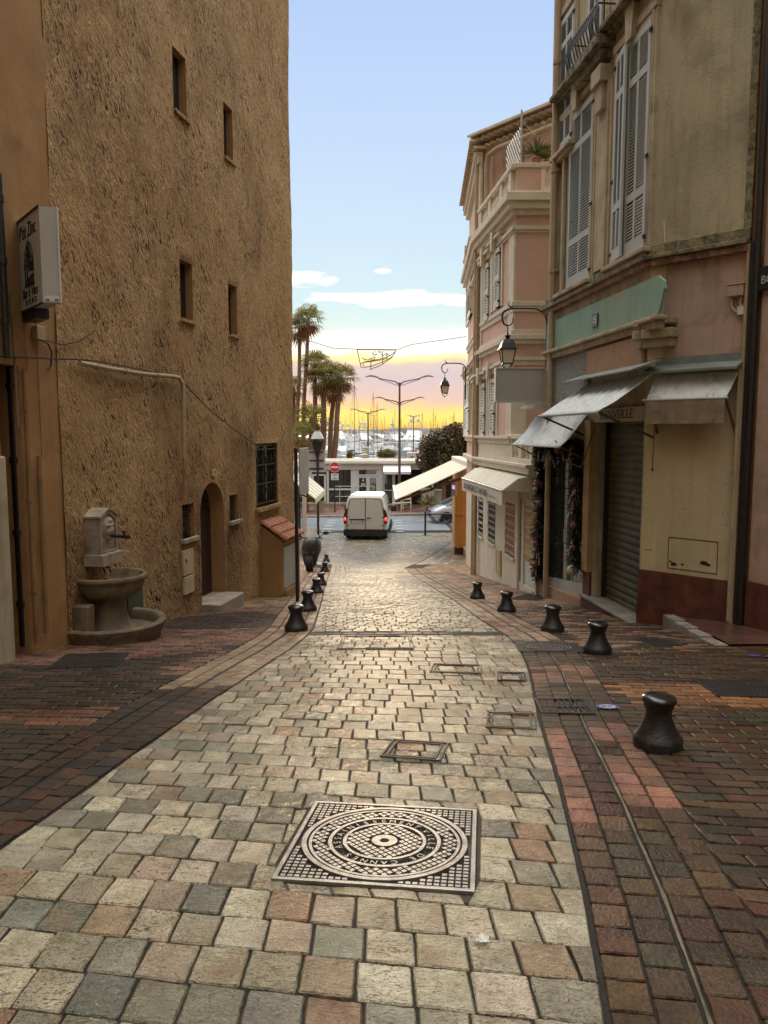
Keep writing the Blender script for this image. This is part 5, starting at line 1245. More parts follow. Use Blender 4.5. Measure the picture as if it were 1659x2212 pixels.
# ---- garland round the shop window
def garland():
    ga = thing('garland', 'dark dried garland with ribbons and rusty baubles framing the shop window', 'garland', R(zmid, .05, zw0))
    path = []; sl_, sr_ = s_sh1-.14, s_sh0+.06; zt = z_sh1-.52; zl = zgnd(R, sl_)+.45; zr_ = zgnd(R, sr_)+.75
    for k in range(26): path.append((sl_+.05*sin(k*.9), zl+(zt-zl)*k/25))
    for k in range(14): path.append((sl_+(sr_-sl_)*k/13, zt+.05*sin(k*1.3)))
    for k in range(22): path.append((sr_+.05*sin(k*.8), zt-(zt-zr_)*k/21))
    b = MB()
    for s, z in path:
        for _ in range(95):
            d = V((random.gauss(0, 1), random.gauss(0, 1), random.gauss(-.4, 1))).normalized(); o = R(s+random.gauss(0, .07), .04+random.random()*.12, z+random.gauss(0, .06)); l_ = random.uniform(.06, .20); w = d.orthogonal().normalized()*.011
            b.poly([o-w, o+w, o+d*l_+w*.4, o+d*l_-w*.4])
    b.build('fir_sprigs', m_garland, ga)
    b = MB()
    for k in range(26):
        s, z = random.choice(path); o = R(s+random.gauss(0, .05), .15, z)
        for _ in range(5): d = V((random.gauss(0, .18), random.gauss(0, .18), -1)).normalized(); l_ = random.uniform(.15, .38); w = R.e*.014; o2 = o+d*l_; b.poly([o-w, o+w, o2+w, o2-w]); 
    b.build('ribbon', m_straw, ga)
    for k in range(16):
        s, z = path[(k*4+2) % len(path)]; r = random.uniform(.045, .085); MB().ball(R(s+random.gauss(0, .06), .16, z), r, 14, 8).build('bauble', m_rust, ga, smooth=60)
    MB().ball(R(sr_-.02, .18, zr_-.12), .095, 16, 10).build('bauble', m_straw, ga, smooth=60)
garland()
# ---- blank projecting sign
ys = 15.35; pA, pB = P(1072, 867, ys), P(1177, 797, ys); F = Frame((pA.x, ys), (1, 0), (0, -1)); w = pB.x-pA.x
sgn_ = thing('blank_sign_box', 'blank grey illuminated sign box projecting from the corner building under the lantern', 'sign', V(((pA.x+pB.x)/2, ys, pA.z)))
MB().box(F, 0, w, -.16, 0, pA.z, pB.z).build('panel', m_signgrey, sgn_)
b = MB(); t = .022
for a in ((-t, w+t, pA.z-t, pA.z), (-t, w+t, pB.z, pB.z+t), (-t, 0, pA.z, pB.z), (w, w+t, pA.z, pB.z)): b.box(F, a[0], a[1], -.18, .02, a[2], a[3])
b.build('frame', m_lightmetal, sgn_, bevel=.005); b = MB()
for z in (pA.z+.06, pB.z-.06): b.bar(V((pB.x, ys+.08, z)), V((pB.x+.35, ys+.1, z)), .05)
b.build('bracket', m_lightmetal, sgn_)
# ---- lanterns on wrought brackets
def lantern(o, dirx, scale, lb, lit=False, reach=.83):
    """o: point under which the lantern hangs (top of its hook)"""
    ln = thing('street_lantern', lb, 'street lantern', o, 'wrought iron wall lanterns'); k = scale; o = V(o); X = V((dirx, 0, 0)); Z = V((0, 0, 1)); Y = V((0, 1, 0))
    b = MB(); pts = [o+X*(.0+.10*cos(a)+.0)*k+Z*(.02+.10*sin(a)+.0)*k for a in [radians(x) for x in range(20, -181, -20)]]
    arc = [o + X*k*(.115*cos(a)) + Z*k*(.13+.115*sin(a)) for a in [radians(x) for x in (20, -20, -60, -100, -140, -180)]]
    up = [o+X*k*x+Z*k*z for x, z in ((-.125, .22), (-.09, .31), (0, .36), (.12, .375), (.4, .375), (.6, .365), (.72, .31), (.79, .22), (reach, .12))]
    b.tube(arc+up, [.014*k]*3+[.02*k]*3+[.022*k]*9, 10); b.tube([o+X*k*x+Z*k*z for x, z in ((.12, .375), (.04, .41), (.0, .46), (.02, .50), (.05, .52))], [.02*k, .016*k, .012*k, .01*k, .008*k], 8)
    b.tube([o+X*k*reach+Z*k*.14, o+X*k*reach-Z*k*1.0], .025*k, 8); b.build('bracket', m_blackpaint, ln, smooth=50)
    t = MB(); z0 = -.0
    t.tube([o+Z*k*.03, o-Z*k*.14], .012*k, 8); t.lathe(o, [(.012*k, -.12*k), (.022*k, -.15*k), (.012*k, -.17*k), (.03*k, -.18*k), (.075*k, -.195*k), (.05*k, -.215*k), (.04*k, -.26*k), (.09*k, -.275*k), (.10*k, -.29*k)], 16); t.build('finial', m_blackpaint, ln, smooth=50)
    sq = lambda h, z: [o+V((x*h*k, y*h*k, z*k)) for x, y in ((-1,-1),(1,-1),(1,1),(-1,1))]
    c = MB(); c.loft([sq(.095, -.28), sq(.135, -.36), (sq(.165, -.46)), sq(.195, -.475), sq(.195, -.485)]); c.build('cap', m_blackpaint, ln)
    g = MB(); g.loft([sq(.145, -.486), sq(.100, -.775)]); g.build('glass', m_lampglass, ln)
    f = MB()
    for x, y in ((-1,-1),(1,-1),(1,1),(-1,1)): f.bar(o+V((x*.15*k, y*.15*k, -.485*k)), o+V((x*.104*k, y*.104*k, -.78*k)), .018*k); f.tube([o+V((x*.10*k, y*.10*k, -.785*k)), o+V((x*.07*k, y*.07*k, -.85*k)), o+V((x*.02*k, y*.02*k, -.885*k))], .009*k, 6)
    for h, z in ((.150, -.488), (.104, -.778)):
        q = sq(h, z)
        for i in range(4): f.bar(q[i], q[(i+1) % 4], .02*k)
    f.lathe(o, [(.03*k, -.875*k), (.022*k, -.9*k), (.006*k, -.94*k)], 8); f.build('frame', m_blackpaint, ln)
    return ln
o1 = P(1097, 705, 15.45); sc1 = .795*.98
lantern(o1, 1, .93, 'larger black wall lantern hanging above the blank sign box')
o2 = P(961, 806, 24.6); lantern(o2, 1, .82, 'smaller far black wall lantern against the evening sky', reach=.80)

# ---- next house at the right edge, with raised step
nh = thing('right_edge_house', 'dusky pink house cut off by the right edge, with a black sign', 'building', T(.5, -1, -1))
b = MB(); wall_cells(b, T, -.02, .22, -2, 15, [], -.03, .4); b.build('rust_strip', m_ochre, nh)
b = MB(); wall_cells(b, T, .22, 9, -2, 15, [], .0, .5); b.build('wall', m_pinkdull, nh)
b = MB(); b.quad(T(-.02, -.03, -2), T(-.02, -6, -2), T(-.02, -6, 15), T(-.02, -.03, 15)); b.quad(T(9, 0, -2), T(9, -6, -2), T(9, -6, 15), T(9, 0, 15)); b.quad(T(-.02, 0, 15), T(9, 0, 15), T(9, -6, 15), T(-.02, -6, 15)); b.build('side_walls', m_pinkdull, nh)
b = MB(); b.box(T, .22, 9, -.01, .035, -2, T.z(1650, 1262)); b.build('base', m_oxblood, nh)
bz0, bz1 = T.z(1652, 628), T.z(1652, 578); sgx = T.s(1648, 600); b = MB(); b.box(T, sgx, sgx+1.6, .0, .06, bz0, bz1); bsb = b.build('shop_sign', m_ink, nh); text('BO', T, sgx+.03, bz0+(bz1-bz0)*.42, (bz1-bz0)*.5, m_lightmetal, 'lettering', bsb, .062, align='LEFT')
for s, r, m in ((.02, .03, m_pipe), (.09, .035, m_irondark), (.16, .045, m_black)):
    b = MB(); b.tube([T(s, .05, -1), T(s, .05, 15 if r > .04 else zc[1])], r, 8); b.build('downpipe', m, nh, smooth=50)
# stone kerb of the raised doorway on the right
ka, kb, kc = G(1430, 1352), G(1545, 1395), G(1700, 1405)
st = MB(); zt4 = zg(ka.y)+.20
d1 = (kb-ka); n_ = 4
for k in range(n_):
    a, c = ka+d1*(k/n_+.004), ka+d1*((k+1)/n_-.004); F = Frame((a.x, a.y), (c.x-a.x, c.y-a.y)); ln_ = hypot(c.x-a.x, c.y-a.y)
    h = .17-.045*k; st.box(F, 0, ln_, 0, .16, -2.2, (zg(a.y)+h, zg(c.y)+h-.02))
kst = st.build('stone_kerb', m_kerb, bevel=.02); tag(kst, 'worn pale stone kerb edging the raised paving by the oxblood base', 'kerb')
b = MB(); F = Frame((ka.x, ka.y), (kb.x-ka.x, kb.y-ka.y)); b.poly([F(0, .16, zg(ka.y)+.15), F(hypot(d1.x, d1.y), .16, zg(kb.y)+.02), V((7, kb.y+.1, zg(kb.y)+.03)), V((7, ka.y+1, zg(ka.y)+.16))]); struct(b.build('raised_paving', m_redpave))
p = G(1628, 1320); b = MB(); F = Frame((p.x-.35, p.y+.25), (.9, -.42)); b.box(F, 0, .9, 0, .3, -2, zg(p.y)+.22); stp = b.build('door_step', m_kerb, bevel=.02); tag(stp, 'weathered stone doorstep at the right edge under the pink wall', 'step')
# ================================================================== pink house beyond
PF = Frame((3.10, 15.82), (-.087, .996), (-.996, -.087))
bend = PF(5.55, 0, 0); QF = Frame((bend.x, bend.y), (.050, .9987), (-.9987, .050))
sK = 1.90; K_ = PF(sK, 0, 0); QL = 5.6
zk = lambda v: P(829.5, v, K_.y).z
Z_T, Z_1, Z_2a, Z_2b, Z_3a, Z_3b, Z_P = zk(958), zk(789), zk(743), zk(662), zk(503), zk(426), zk(353)
pk = thing('pink_house', 'salmon pink house with cream mouldings, roof terrace and a bakery below', 'building', PF(3, -2, -2))
win = {}
def prect(F, u0, v0, u1, v1): a, c, z0, z1 = F.rect(u0, v0, u1, v1); return (a, c, z0, z1)
win['f2a'], win['f2b'] = prect(PF, 1046, 574, 1061, 695), prect(PF, 1068, 541, 1085, 667)
win['f1a'], win['f1b'] = prect(PF, 1037.5, 829, 1052.5, 945), prect(PF, 1060, 818, 1074, 945)
win['q1'] = prect(QF, 1004, 818, 1018, 940); win['q2'] = prect(QF, 1010, 560, 1022, 690)
wz = {k: win[k] for k in win}
bz = {}
bz['w1'], bz['w2'], bz['w3'] = prect(PF, 1033, 1074, 1043.5, 1158), prect(PF, 1054, 1080, 1070, 1172), prect(PF, 1091, 1086, 1112, 1200)
bz['door'] = prect(PF, 1122, 1082, 1160, 1270)
b = MB()
wall_cells(b, PF, sK, 5.55, Z_T, Z_3b, [win[k] for k in ('f2a', 'f2b', 'f1a', 'f1b')], 0, .6)
for k in ('f2a', 'f2b', 'f1a', 'f1b'): reveal(b, PF, *win[k], -.12, 0)
wall_cells(b, QF, 0, QL, Z_T-1.6, zk(353)+2.1, [win['q1'], win['q2']], 0, .6)
for k in ('q1', 'q2'): reveal(b, QF, *win[k], -.12, 0)
b.quad(V((K_.x, K_.y, Z_T-.5)), V((K_.x+6, K_.y, Z_T-.5)), V((K_.x+6, K_.y, Z_3b)), V((K_.x, K_.y, Z_3b)))
b.quad(QF(QL, 0, -4), QF(QL, -5, -4), QF(QL, -5, 9.8), QF(QL, 0, 9.8)); b.build('upper_wall', m_pink, pk)
b = MB(); wall_cells(b, PF, -.02, 5.55, -3.4, Z_T-.6, [bz[k] for k in bz], 0, .6)
for k in bz: reveal(b, PF, *bz[k], -.05, 0)
wall_cells(b, QF, 0, QL, -4, Z_T-1.6, [], .0, .6); b.build('bakery_wall', m_cream, pk)
b = MB(); b.quad(PF(-.02, 0, Z_T-.6), PF(sK, 0, Z_T-.6), PF(sK, -3, Z_T-.6), PF(-.02, -3, Z_T-.6)); b.quad(V((K_.x, K_.y, Z_3b-.02)), V((K_.x+6, K_.y, Z_3b-.02)), V((K_.x+6, K_.y+9, Z_3b-.02)), V((K_.x, K_.y+9, Z_3b-.02))); b.build('terrace_floor', m_tilepale, pk)
for k, F in (('f2a', PF), ('f2b', PF), ('f1a', PF), ('f1b', PF), ('q1', QF), ('q2', QF)):
    w = win[k]; wp = MB().box(F, w[0], w[1], -.12, -.09, w[2], w[3]).build('window', m_dark, pk); m = (w[0]+w[1])/2
    b = MB(); b.box(F, w[0]-.16, w[0]-.02, -.02, .05, w[2], w[3]+.1); b.box(F, w[1]+.02, w[1]+.16, -.02, .05, w[2], w[3]+.1); b.box(F, w[0]-.2, w[1]+.2, -.02, .09, w[3]+.101, w[3]+.22); b.box(F, w[0]-.26, w[1]+.26, -.02, .17, w[3]+.221, w[3]+.28)
    b.prism(F, [(m-.06, w[3]-.02), (m+.06, w[3]-.02), (m+.11, w[3]+.40), (m-.11, w[3]+.40)], -.02, .2); b.build('window_surround', m_cream, pk, bevel=.008)
    leaf(F, w[0], m+.02, w[2]+.01, w[3]-.01, .06, 'shutter', pk, m_shutwhite, rows=(.5,), cols=1, pitch=.07); leaf(F, m+.04, w[1], w[2]+.01, w[3]-.01, .0, 'shutter', pk, m_shutwhite, rows=(.5,), cols=1, pitch=.07)
SF = Frame((K_.x, K_.y), (1, 0), (0, -1))
def band(b, z0, z1, q, sd=True, full=True):
    b.box(PF, sK-(q if sd else 0), 5.55, -.03, q, z0, z1)
    if sd: b.box(SF, -.001, 6, -.03, q, z0+.002, z1+.002)
    if full: b.box(QF, .0, QL, -.03, q, z0+.003, z1+.003)
b = MB(); band(b, Z_T-.02, Z_T+.10, .08); band(b, Z_T+.101, Z_T+.17, .14)
b.box(PF, sK-.02, sK+.5, -.03, .035, Z_T+.171, Z_1); b.box(SF, -.03, .32, -.03, .03, Z_T+.171, Z_1-.1); b.box(SF, .85, 2.0, -.03, .03, Z_T+.171, Z_1-.1)
band(b, Z_1, Z_1+.10, .05); band(b, Z_1+.101, Z_1+.18, .09); band(b, Z_2a, Z_2a+.09, .08); band(b, Z_2a+.091, Z_2a+.2, .14); band(b, Z_2a+.201, Z_2a+.31, .07)
band(b, Z_2b, Z_2b+.10, .07); band(b, Z_2b-.12, Z_2b-.001, .04)
band(b, Z_3a, Z_3a+.05, .05); band(b, Z_3a+.051, Z_3a+.14, .09); band(b, zk(466), zk(455), .10); band(b, zk(455)+.001, zk(440), .2); band(b, zk(440)+.001, Z_3b+.04, .28)
b.box(PF, sK-.02, sK+.45, -.03, .03, Z_2b+.1, Z_3a); b.box(PF, sK-.02, sK+.45, -.03, .03, Z_2a+.31, Z_2b-.12)
b.box(PF, 5.2, 5.54, -.03, .05, Z_T+.17, Z_3a); b.box(QF, .02, .3, -.03, .05, Z_T+.17, 9.0); b.build('mouldings', m_cream, pk, bevel=.01)
# bakery cornice and terrace balustrade
b = MB(); zc_ = PF.z(1120, 1030); b.box(PF, -.05, 5.55, -.02, .14, Z_T-.62, Z_T-.48); b.box(PF, -.05, 5.55, -.02, .20, Z_T-.479, Z_T-.41); b.box(QF, 0, QL, -.02, .14, Z_T-.60, Z_T-.46); b.box(PF, sK, 5.55, -.01, .05, Z_T-.409, Z_T-.021); b.build('bakery_cornice', m_cream, pk, bevel=.012)
BALP = [(.045, 0), (.05, .03), (.03, .06), (.035, .10), (.062, .20), (.055, .28), (.03, .38), (.028, .44), (.045, .47), (.045, .5)]
def balustrade(F, s0, s1, z0, h, nb, q, piers=(), corner=None):
    b = MB(); b.box(F, s0, s1, q-.10, q+.08, z0, z0+.10); b.box(F, s0-.02, s1+.02, q-.12, q+.10, z0+h-.10, z0+h)
    for p in piers: b.box(F, p-.11, p+.11, q-.09, q+.07, z0+.10, z0+h-.10)
    o = b.build('balustrade', m_cream, pk, bevel=.012); hh = h-.2
    for k in range(nb):
        s = s0+(s1-s0)*(k+.5)/nb
        if any(abs(s-p) < .17 for p in piers): continue
        MB().lathe(F(s, q-.01, z0+.1), [(r*1.1, z/.5*hh) for r, z in BALP], 12).build('baluster', m_cream, o, smooth=50)
balustrade(PF, .02, sK, Z_T-.41, .62, 8, -.02, (.12, 1.0, sK-.1))
balustrade(PF, sK+.0, 5.5, Z_3b+.04, Z_P-Z_3b-.04, 18, .02, (sK+.25, 3.0, 4.2, 5.3))
b = MB(); b.box(SF, .0, .55, -.16, .02, Z_3b+.14, Z_P-.1); b.build('corner_pier', m_pink, pk)
balustrade(SF, .56, 4.0, Z_3b+.042, Z_P-Z_3b-.042, 13, .02, (2.2,)); b = MB(); b.box(SF, -.05, .56, -.16, .06, Z_P-.098, Z_P+.002); b.box(SF, -.03, .56, -.16, .04, Z_3b+.04, Z_3b+.139); b.build('pier_cap', m_cream, pk, bevel=.012)
# attic storey set back behind the terrace
AT = QF(.15, -.03, 0); AF = Frame((AT.x, AT.y), (.63, -.777), (-.777, -.63)); ze_ = P(1035, 303, 21.5).z
b = MB(); b.quad(AF(0, 0, Z_3b), AF(5.0, 0, Z_3b), AF(5.0, 0, ze_), AF(0, 0, ze_)); b.box(AF, -.03, .42, -.05, .03, Z_3b, ze_-.15); b.build('attic_wall', m_pink, pk)
b = MB(); b.box(AF, .75, 1.45, .0, .05, Z_3b, ze_-.5); b.build('attic_door_frame', m_pinkdull, pk)
b = MB()
for r_, (z, q) in enumerate(((ze_-.30, .10), (ze_-.12, .22))):
    for k in range(26):
        s = -.1+k*.21; rr = [[AF(s+.10*cos(pi*a/8), qq, z+.085*sin(pi*a/8)) for a in range(9)] + [AF(s+.08*cos(pi*a/8), qq, z+.06*sin(pi*a/8)) for a in range(8, -1, -1)] for qq in (-.05, q+.12)]; b.loft(rr)
    for k in range(28): s = -.05+k*.21; rr = [[QF(s+.10*cos(pi*a/8), qq, z+.085*sin(pi*a/8)) for a in range(9)] + [QF(s+.08*cos(pi*a/8), qq, z+.06*sin(pi*a/8)) for a in range(8, -1, -1)] for qq in (-.05, q+.12)]; b.loft(rr)
b.build('eave_tiles', m_tilepale, pk, smooth=50)
b = MB(); i = b.add([AF(-.15, .45, ze_), AF(5.2, .45, ze_), AF(5.2, -3, ze_+.75), AF(-.15, -3, ze_+.9), AF(-.15, .45, ze_+.06), AF(5.2, .45, ze_+.06), AF(5.2, -3, ze_+.8), AF(-.15, -3, ze_+.95)])
for f in ((0,3,2,1),(4,5,6,7),(0,1,5,4),(1,2,6,5),(2,3,7,6),(3,0,4,7)): b.f.append(tuple(i+k for k in f))
i = b.add([QF(-.1, .30, ze_), QF(QL+.2, .30, ze_), QF(QL+.2, -4, ze_+.8), QF(-.1, -4, ze_+.8), QF(-.1, .30, ze_+.06), QF(QL+.2, .30, ze_+.06), QF(QL+.3, -4, ze_+.86), QF(-.1, -4, ze_+.86)])
for f in ((0,3,2,1),(4,5,6,7),(0,1,5,4),(1,2,6,5),(2,3,7,6),(3,0,4,7)): b.f.append(tuple(i+k for k in f))
b.build('roof', m_tilepale, pk)
b = MB(); b.box(QF, 0, QL+.05, -.02, .12, ze_-.62, ze_-.45); b.box(QF, 0, QL+.12, -.02, .20, ze_-.449, ze_-.34); b.box(QF, 0, QL+.16, -.02, .25, ze_-.08, ze_-.01); b.build('eave_cornice', m_cream, pk, bevel=.015)
b = MB(); b.tube([AF(.35, .20, Z_3b), AF(.35, .20, ze_-.75), AF(.45, .24, ze_-.55), AF(.8, .3, ze_-.5), AF(4.8, .3, ze_-.42)], .07, 10); b.build('gutter_pipe', m_pipe, pk, smooth=50)
b = MB(); b.tube([PF(5.4, .1, -2.4), PF(5.4, .1, Z_3a-.1), PF(5.3, .1, Z_3a)], .05, 8); b.tube([QF(.2, .12, -2.5), QF(.2, .12, 8.8)], .05, 8); b.build('downpipe', m_pipe, pk, smooth=50)
# trellis and pots on the roof terrace
tr = thing('trellis', 'white lattice trellis standing on the roof terrace of the pink house', 'trellis', PF(2.5, -.1, Z_P))
def lattice(F, s0, s1, z0, z1, q, p, w):
    b = MB(); H = z1-z0
    for k in range(-int(H/p)-1, int((s1-s0)/p)+1):
        for sg in (1, -1):
            a = s0+k*p if sg > 0 else s1-k*p; pts = []
            sa, sb = a, a+sg*H; t0 = max(0, (s0-sa)/(sg*H) if sg > 0 else (s1-sa)/(sg*H)); t1_ = min(1, (s1-sa)/(sg*H) if sg > 0 else (s0-sa)/(sg*H))
            if t1_-t0 > .03: b.bar(F(sa+sg*H*t0, q+.008*sg, z0+H*t0), F(sa+sg*H*t1_, q+.008*sg, z0+H*t1_), w, .012)
    return b
lattice(PF, 2.15, 3.45, Z_P, P(1122, 274, PF(2.2, 0, 0).y).z, -.15, .16, .013).build('lattice', m_white, tr)
F2 = Frame(tuple(PF(2.1, -.15, 0))[:2], (1, -.05)); F2.n = V((-.05, -1, 0)).normalized()
lattice(F2, .05, 2.2, Z_P+.05, P(1122, 268, PF(2.2, 0, 0).y).z, 0, .42, .03).build('lattice', m_straw, tr)
b = MB(); b.tube([PF(2.1, -.15, Z_P-.5), PF(2.1, -.15, P(1126, 237, PF(2.1, 0, 0).y).z)], .022, 8); b.build('post', m_lightmetal, tr)
def yucca(p, h, lb, n=60, mat=m_yucca, nm='yucca_plant'):
    y = thing(nm, lb, 'potted plant', p); b = MB()
    for k in range(n):
        a = random.uniform(0, 2*pi); el = random.uniform(-.15, 1.35); d = V((cos(a)*cos(el), sin(a)*cos(el), sin(el))); l_ = h*random.uniform(.6, 1); w = V((-sin(a), cos(a), 0))*h*.035; o = V(p)+V((0,0,h*.35)); m = o+d*l_*.55; e = o+d*l_-V((0,0,l_*.12))
        b.poly([o-w*.5, o+w*.5, m+w, e, m-w])
    b.build('leaves', mat, y); MB().lathe(p, [(h*.12, -.12), (h*.17, h*.16), (h*.19, h*.2), (h*.15, h*.2), (.01, h*.18)], 12).build('pot', m_tile, y, smooth=50)
pp_ = P(1161, 348, 17.75); yucca(pp_+V((0, .12, 0)), .52, 'spiky yellow-green potted plant on the roof terrace parapet')
yucca(P(1182, 350, 17.75)+V((0, .12, 0)), .36, 'small bright green potted plant beside the yucca on the parapet', 40, m_hedge, 'potted_plant')
# bakery front
for k in ('w1', 'w2', 'w3'):
    w = bz[k]; mt = m_boardred if k == 'w3' else m_darkwood; o = MB().box(PF, w[0], w[1], -.06, -.03, w[2], w[3]).build('bakery_window', mt, pk); b = MB()
    n = 7
    for i in range(n):
        z = w[2]+(w[3]-w[2])*(i+.5)/n
        if i % 2: b.box(PF, w[0], w[1], .005, .02, z-.008, z+.008)
        else: b.tube([PF(w[0]+(w[1]-w[0])*t/16, .015, z+.035*(1 if t % 2 else -1)) for t in range(17)], .008, 5); b.tube([PF(w[0]+(w[1]-w[0])*t/16, .015, z-.035*(1 if t % 2 else -1)) for t in range(17)], .009, 5)
    b.build('grille', m_shutwhite, o); b = MB(); b.box(PF, w[0]-.06, w[1]+.06, -.1, .05, w[2]-.06, w[2]); b.build('sill', m_cream, o)
w = bz['door']; o = MB().box(PF, w[0], w[1], -.06, -.03, w[2], w[3]).build('bakery_door', m_shutwhite, pk)
MB().box(PF, w[0]+.14, w[1]-.42, -.029, -.018, w[2]+.55, w[3]-.12).build('boarded_pane', m_board, o); b = MB()
for i in range(6):
    z = w[2]+.7+(w[3]-w[2]-.9)*i/5
    for sg in (1, -1): b.tube([PF(w[0]+.12+(w[1]-w[0]-.5)*t/18, -.01, z+sg*.03*(1 if t % 2 else -1)) for t in range(19)], .010, 5)
b.build('grille', m_shutwhite, o); b = MB(); b.box(PF, w[1]-.36, w[1]-.28, -.03, .01, w[2], w[3]); b.box(PF, w[0]-.09, w[0], -.1, .04, w[2]-.2, w[3]+.35); b.box(PF, w[1], w[1]+.12, -.1, .05, w[2]-.2, w[3]+.35); b.build('frame', m_cream, o)
b = MB()
for k in range(7): s = w[0]+.05+(w[1]-w[0]-.1)*k/6; b.box(PF, s-.012, s+.012, .0, .02, w[3]+.02, w[3]+.30-.0*k)
for z in (w[3]+.02, w[3]+.30): b.box(PF, w[0], w[1], .0, .022, z-.012, z+.012)
b.build('fanlight_bars', m_shutwhite, o)
b = MB(); a = prect(PF, 1073, 1186, 1084, 1241); b.box(PF, a[0], a[1], .0, .05, a[2], a[3])
bx = b.build('letter_boxes', m_cream2, pk, bevel=.006); b = MB()
for k in range(7):
    z = a[2]+.04+(a[3]-a[2]-.06)*k/7
    for s in (a[0]+.05, (a[0]+a[1])/2+.03): b.box(PF, s, s+.05, .05, .053, z, z+.05)
b.build('slots', m_irondark, bx)
# bakery awning
sb0, sb1 = PF.s(1116, 1055, .0), QF.s(1001, 1040, .45)+5.55; zb_h = PF.z(1095, 1045, .3)
sb1 = min(sb1, 5.5); sb0 = PF.s(1118, 1050)+.05
q4 = .62; zf4 = PF.z(1087, 1062, q4); zv4 = PF.z(1087, 1093, q4); sb0v = PF.s(1087, 1075, q4); sb1v = PF.s(999, 1040, q4)
ba = thing('bakery_awning', 'cream bakery awning with black lettering on its valance and a white metal hood', 'awning', PF((sb0+sb1)/2, .2, zf4))
b = MB(); zt5 = zf4+.30; i = b.add([PF(s, q, z) for s in (sb0v+.0, sb1v) for q, z in ((0, zt5+.02), (.30, zt5-.02), (q4, zf4+.05), (q4, zf4), (0, zf4-.02))])
for f in ((0,1,2,3,4),(9,8,7,6,5),(0,5,6,1),(1,6,7,2),(2,7,8,3),(3,8,9,4),(4,9,5,0)): b.f.append(tuple(i+k for k in f))
b.build('hood', m_awncream, ba, bevel=.02)
valance(PF, sb0v, sb1v, q4+.02, zv4, zf4+.03, amp=.012, seed=4).build('valance', m_awncream, ba, smooth=60); MB().tube([PF(sb0v, q4+.02, zf4+.02), PF(sb1v, q4+.02, zf4+.02)], .022, 8).build('front_bar', m_whitemetal, ba, smooth=50)
Lb = sb1v-sb0v; text('BOULANGERIE LE ST ANTOINE', PF, sb0v+Lb*.60, (zv4+zf4)/2, (zf4-zv4)*.70, m_ink, 'lettering', ba, q4+.05, flip=True, sx=(Lb*.62)/((zf4-zv4)*.70*14.2))
text('Salon de Thé', PF, sb0v+Lb*.19, (zv4+zf4)/2-.02, (zf4-zv4)*.34, m_steel, 'lettering', ba, q4+.05, flip=True, sx=1.3)
# ---- orange corner shop with its big awning
yo = 30.6; xo = P(985, 1100, yo).x
os_ = thing('orange_shop', 'bright orange corner shop pier with a pink lit sign, past the bakery', 'shop', (xo+1, yo+1.5, -3.3))
b = MB(); b.box(WX, xo, xo+.30, yo, yo+.5, -4, P(985, 1040, yo).z); b.box(WX, xo+.30, xo+5, yo+.35, yo+5, -4, P(985, 1008, yo).z); b.build('wall', m_orange, os_, bevel=.01)
b = MB(); b.box(WX, xo-.02, xo+.32, yo-.02, yo+.52, -4, -3.02); b.box(WX, xo-.012, xo+.31, yo-.012, yo+.51, -1.75, -1.73); b.build('base', m_oxblood, os_)
b = MB(); b.box(WX, xo+.30, xo+.9, yo-1.6, yo+.34, -4, -3.0); b.build('doorstep', m_cream2, os_, bevel=.015)
F = Frame((xo-.0, yo-.1), (.25, -.97)); F.n = V((-.97, -.25, 0)); z1_, z0_ = P(985, 1034, yo).z, P(988, 1072, yo).z
b = MB(); b.box(F, -.45, .05, .0, .05, z0_, z1_); sgb = b.build('lit_sign', m_signface, os_)
text('TABAC', F, -.2, (z0_+z1_)/2, .22, m_neon, 'lettering', sgb, .052, sx=.55)
yn, yf = 27.6, 34.6; zlow, zhi = P(855, 1079, yn).z, P(1004, 1005, yn+1).z
xl_, xh_ = P(856, 1079, yn).x, P(1012, 1010, yn+.6).x
aw = thing('striped_awning', 'large cream striped awning slanting over the street end from the orange shop', 'awning', ((xl_+xh_)/2, 31, zlow))
FA = Frame((xh_, yn), (0, 1), (-1, 0)); c = cloth(FA, 0, yf-yn, 0, zhi, xh_-xl_, zlow, .02, n=10, m=30, fold=0)
c.build('cloth', m_awncream, aw, smooth=60)
b = MB()
for k in range(7):
    s = .15+(yf-yn-.3)*k/6; d = V((xl_-xh_, 0, zlow-zhi)); up = V((-d.z, 0, d.x)).normalized(); up = up if up.z > 0 else -up
    for o_ in (0, .14): p0, p1 = V((xh_, yn+s+o_, zhi))+up*.012, V((xl_, yn+s+o_, zlow))+up*.012; m = (p0+p1)/2-V((0, 0, .02)); w = V((0, .035, 0)); b.quad(p0-w, p0+w, m+w, m-w); b.quad(m-w, m+w, p1+w, p1-w)
b.build('stripes', m_brownmetal, aw)
b = MB(); b.tube([(xl_, yn-.05, zlow), (xl_, yf+.05, zlow)], .045, 8); b.build('front_bar', m_whitemetal, aw, smooth=50)
b = MB(); b.box(FA, -.3, yf-yn+.1, -.35, .06, zhi-.08, zhi+.16); b.build('hood', m_awncream, aw, bevel=.04)
for y in (yn+.35, yf-.4): b = MB(); b.bar((xh_, y, zhi-.35), ((xl_+xh_)/2-.05, y, (zlow+zhi)/2-.25), .09); b.bar(((xl_+xh_)/2, y, (zlow+zhi)/2-.25), (xl_+.05, y, zlow-.05), .09); b.build('arm', m_brownmetal, aw)
b = MB(); b.box(WX, xh_+.3, xo+4, yn+.3, yn+1.6, P(1010, 1030, yn).z, P(1010, 990, yn).z); b.build('awning_bulkhead', m_cream, pk)
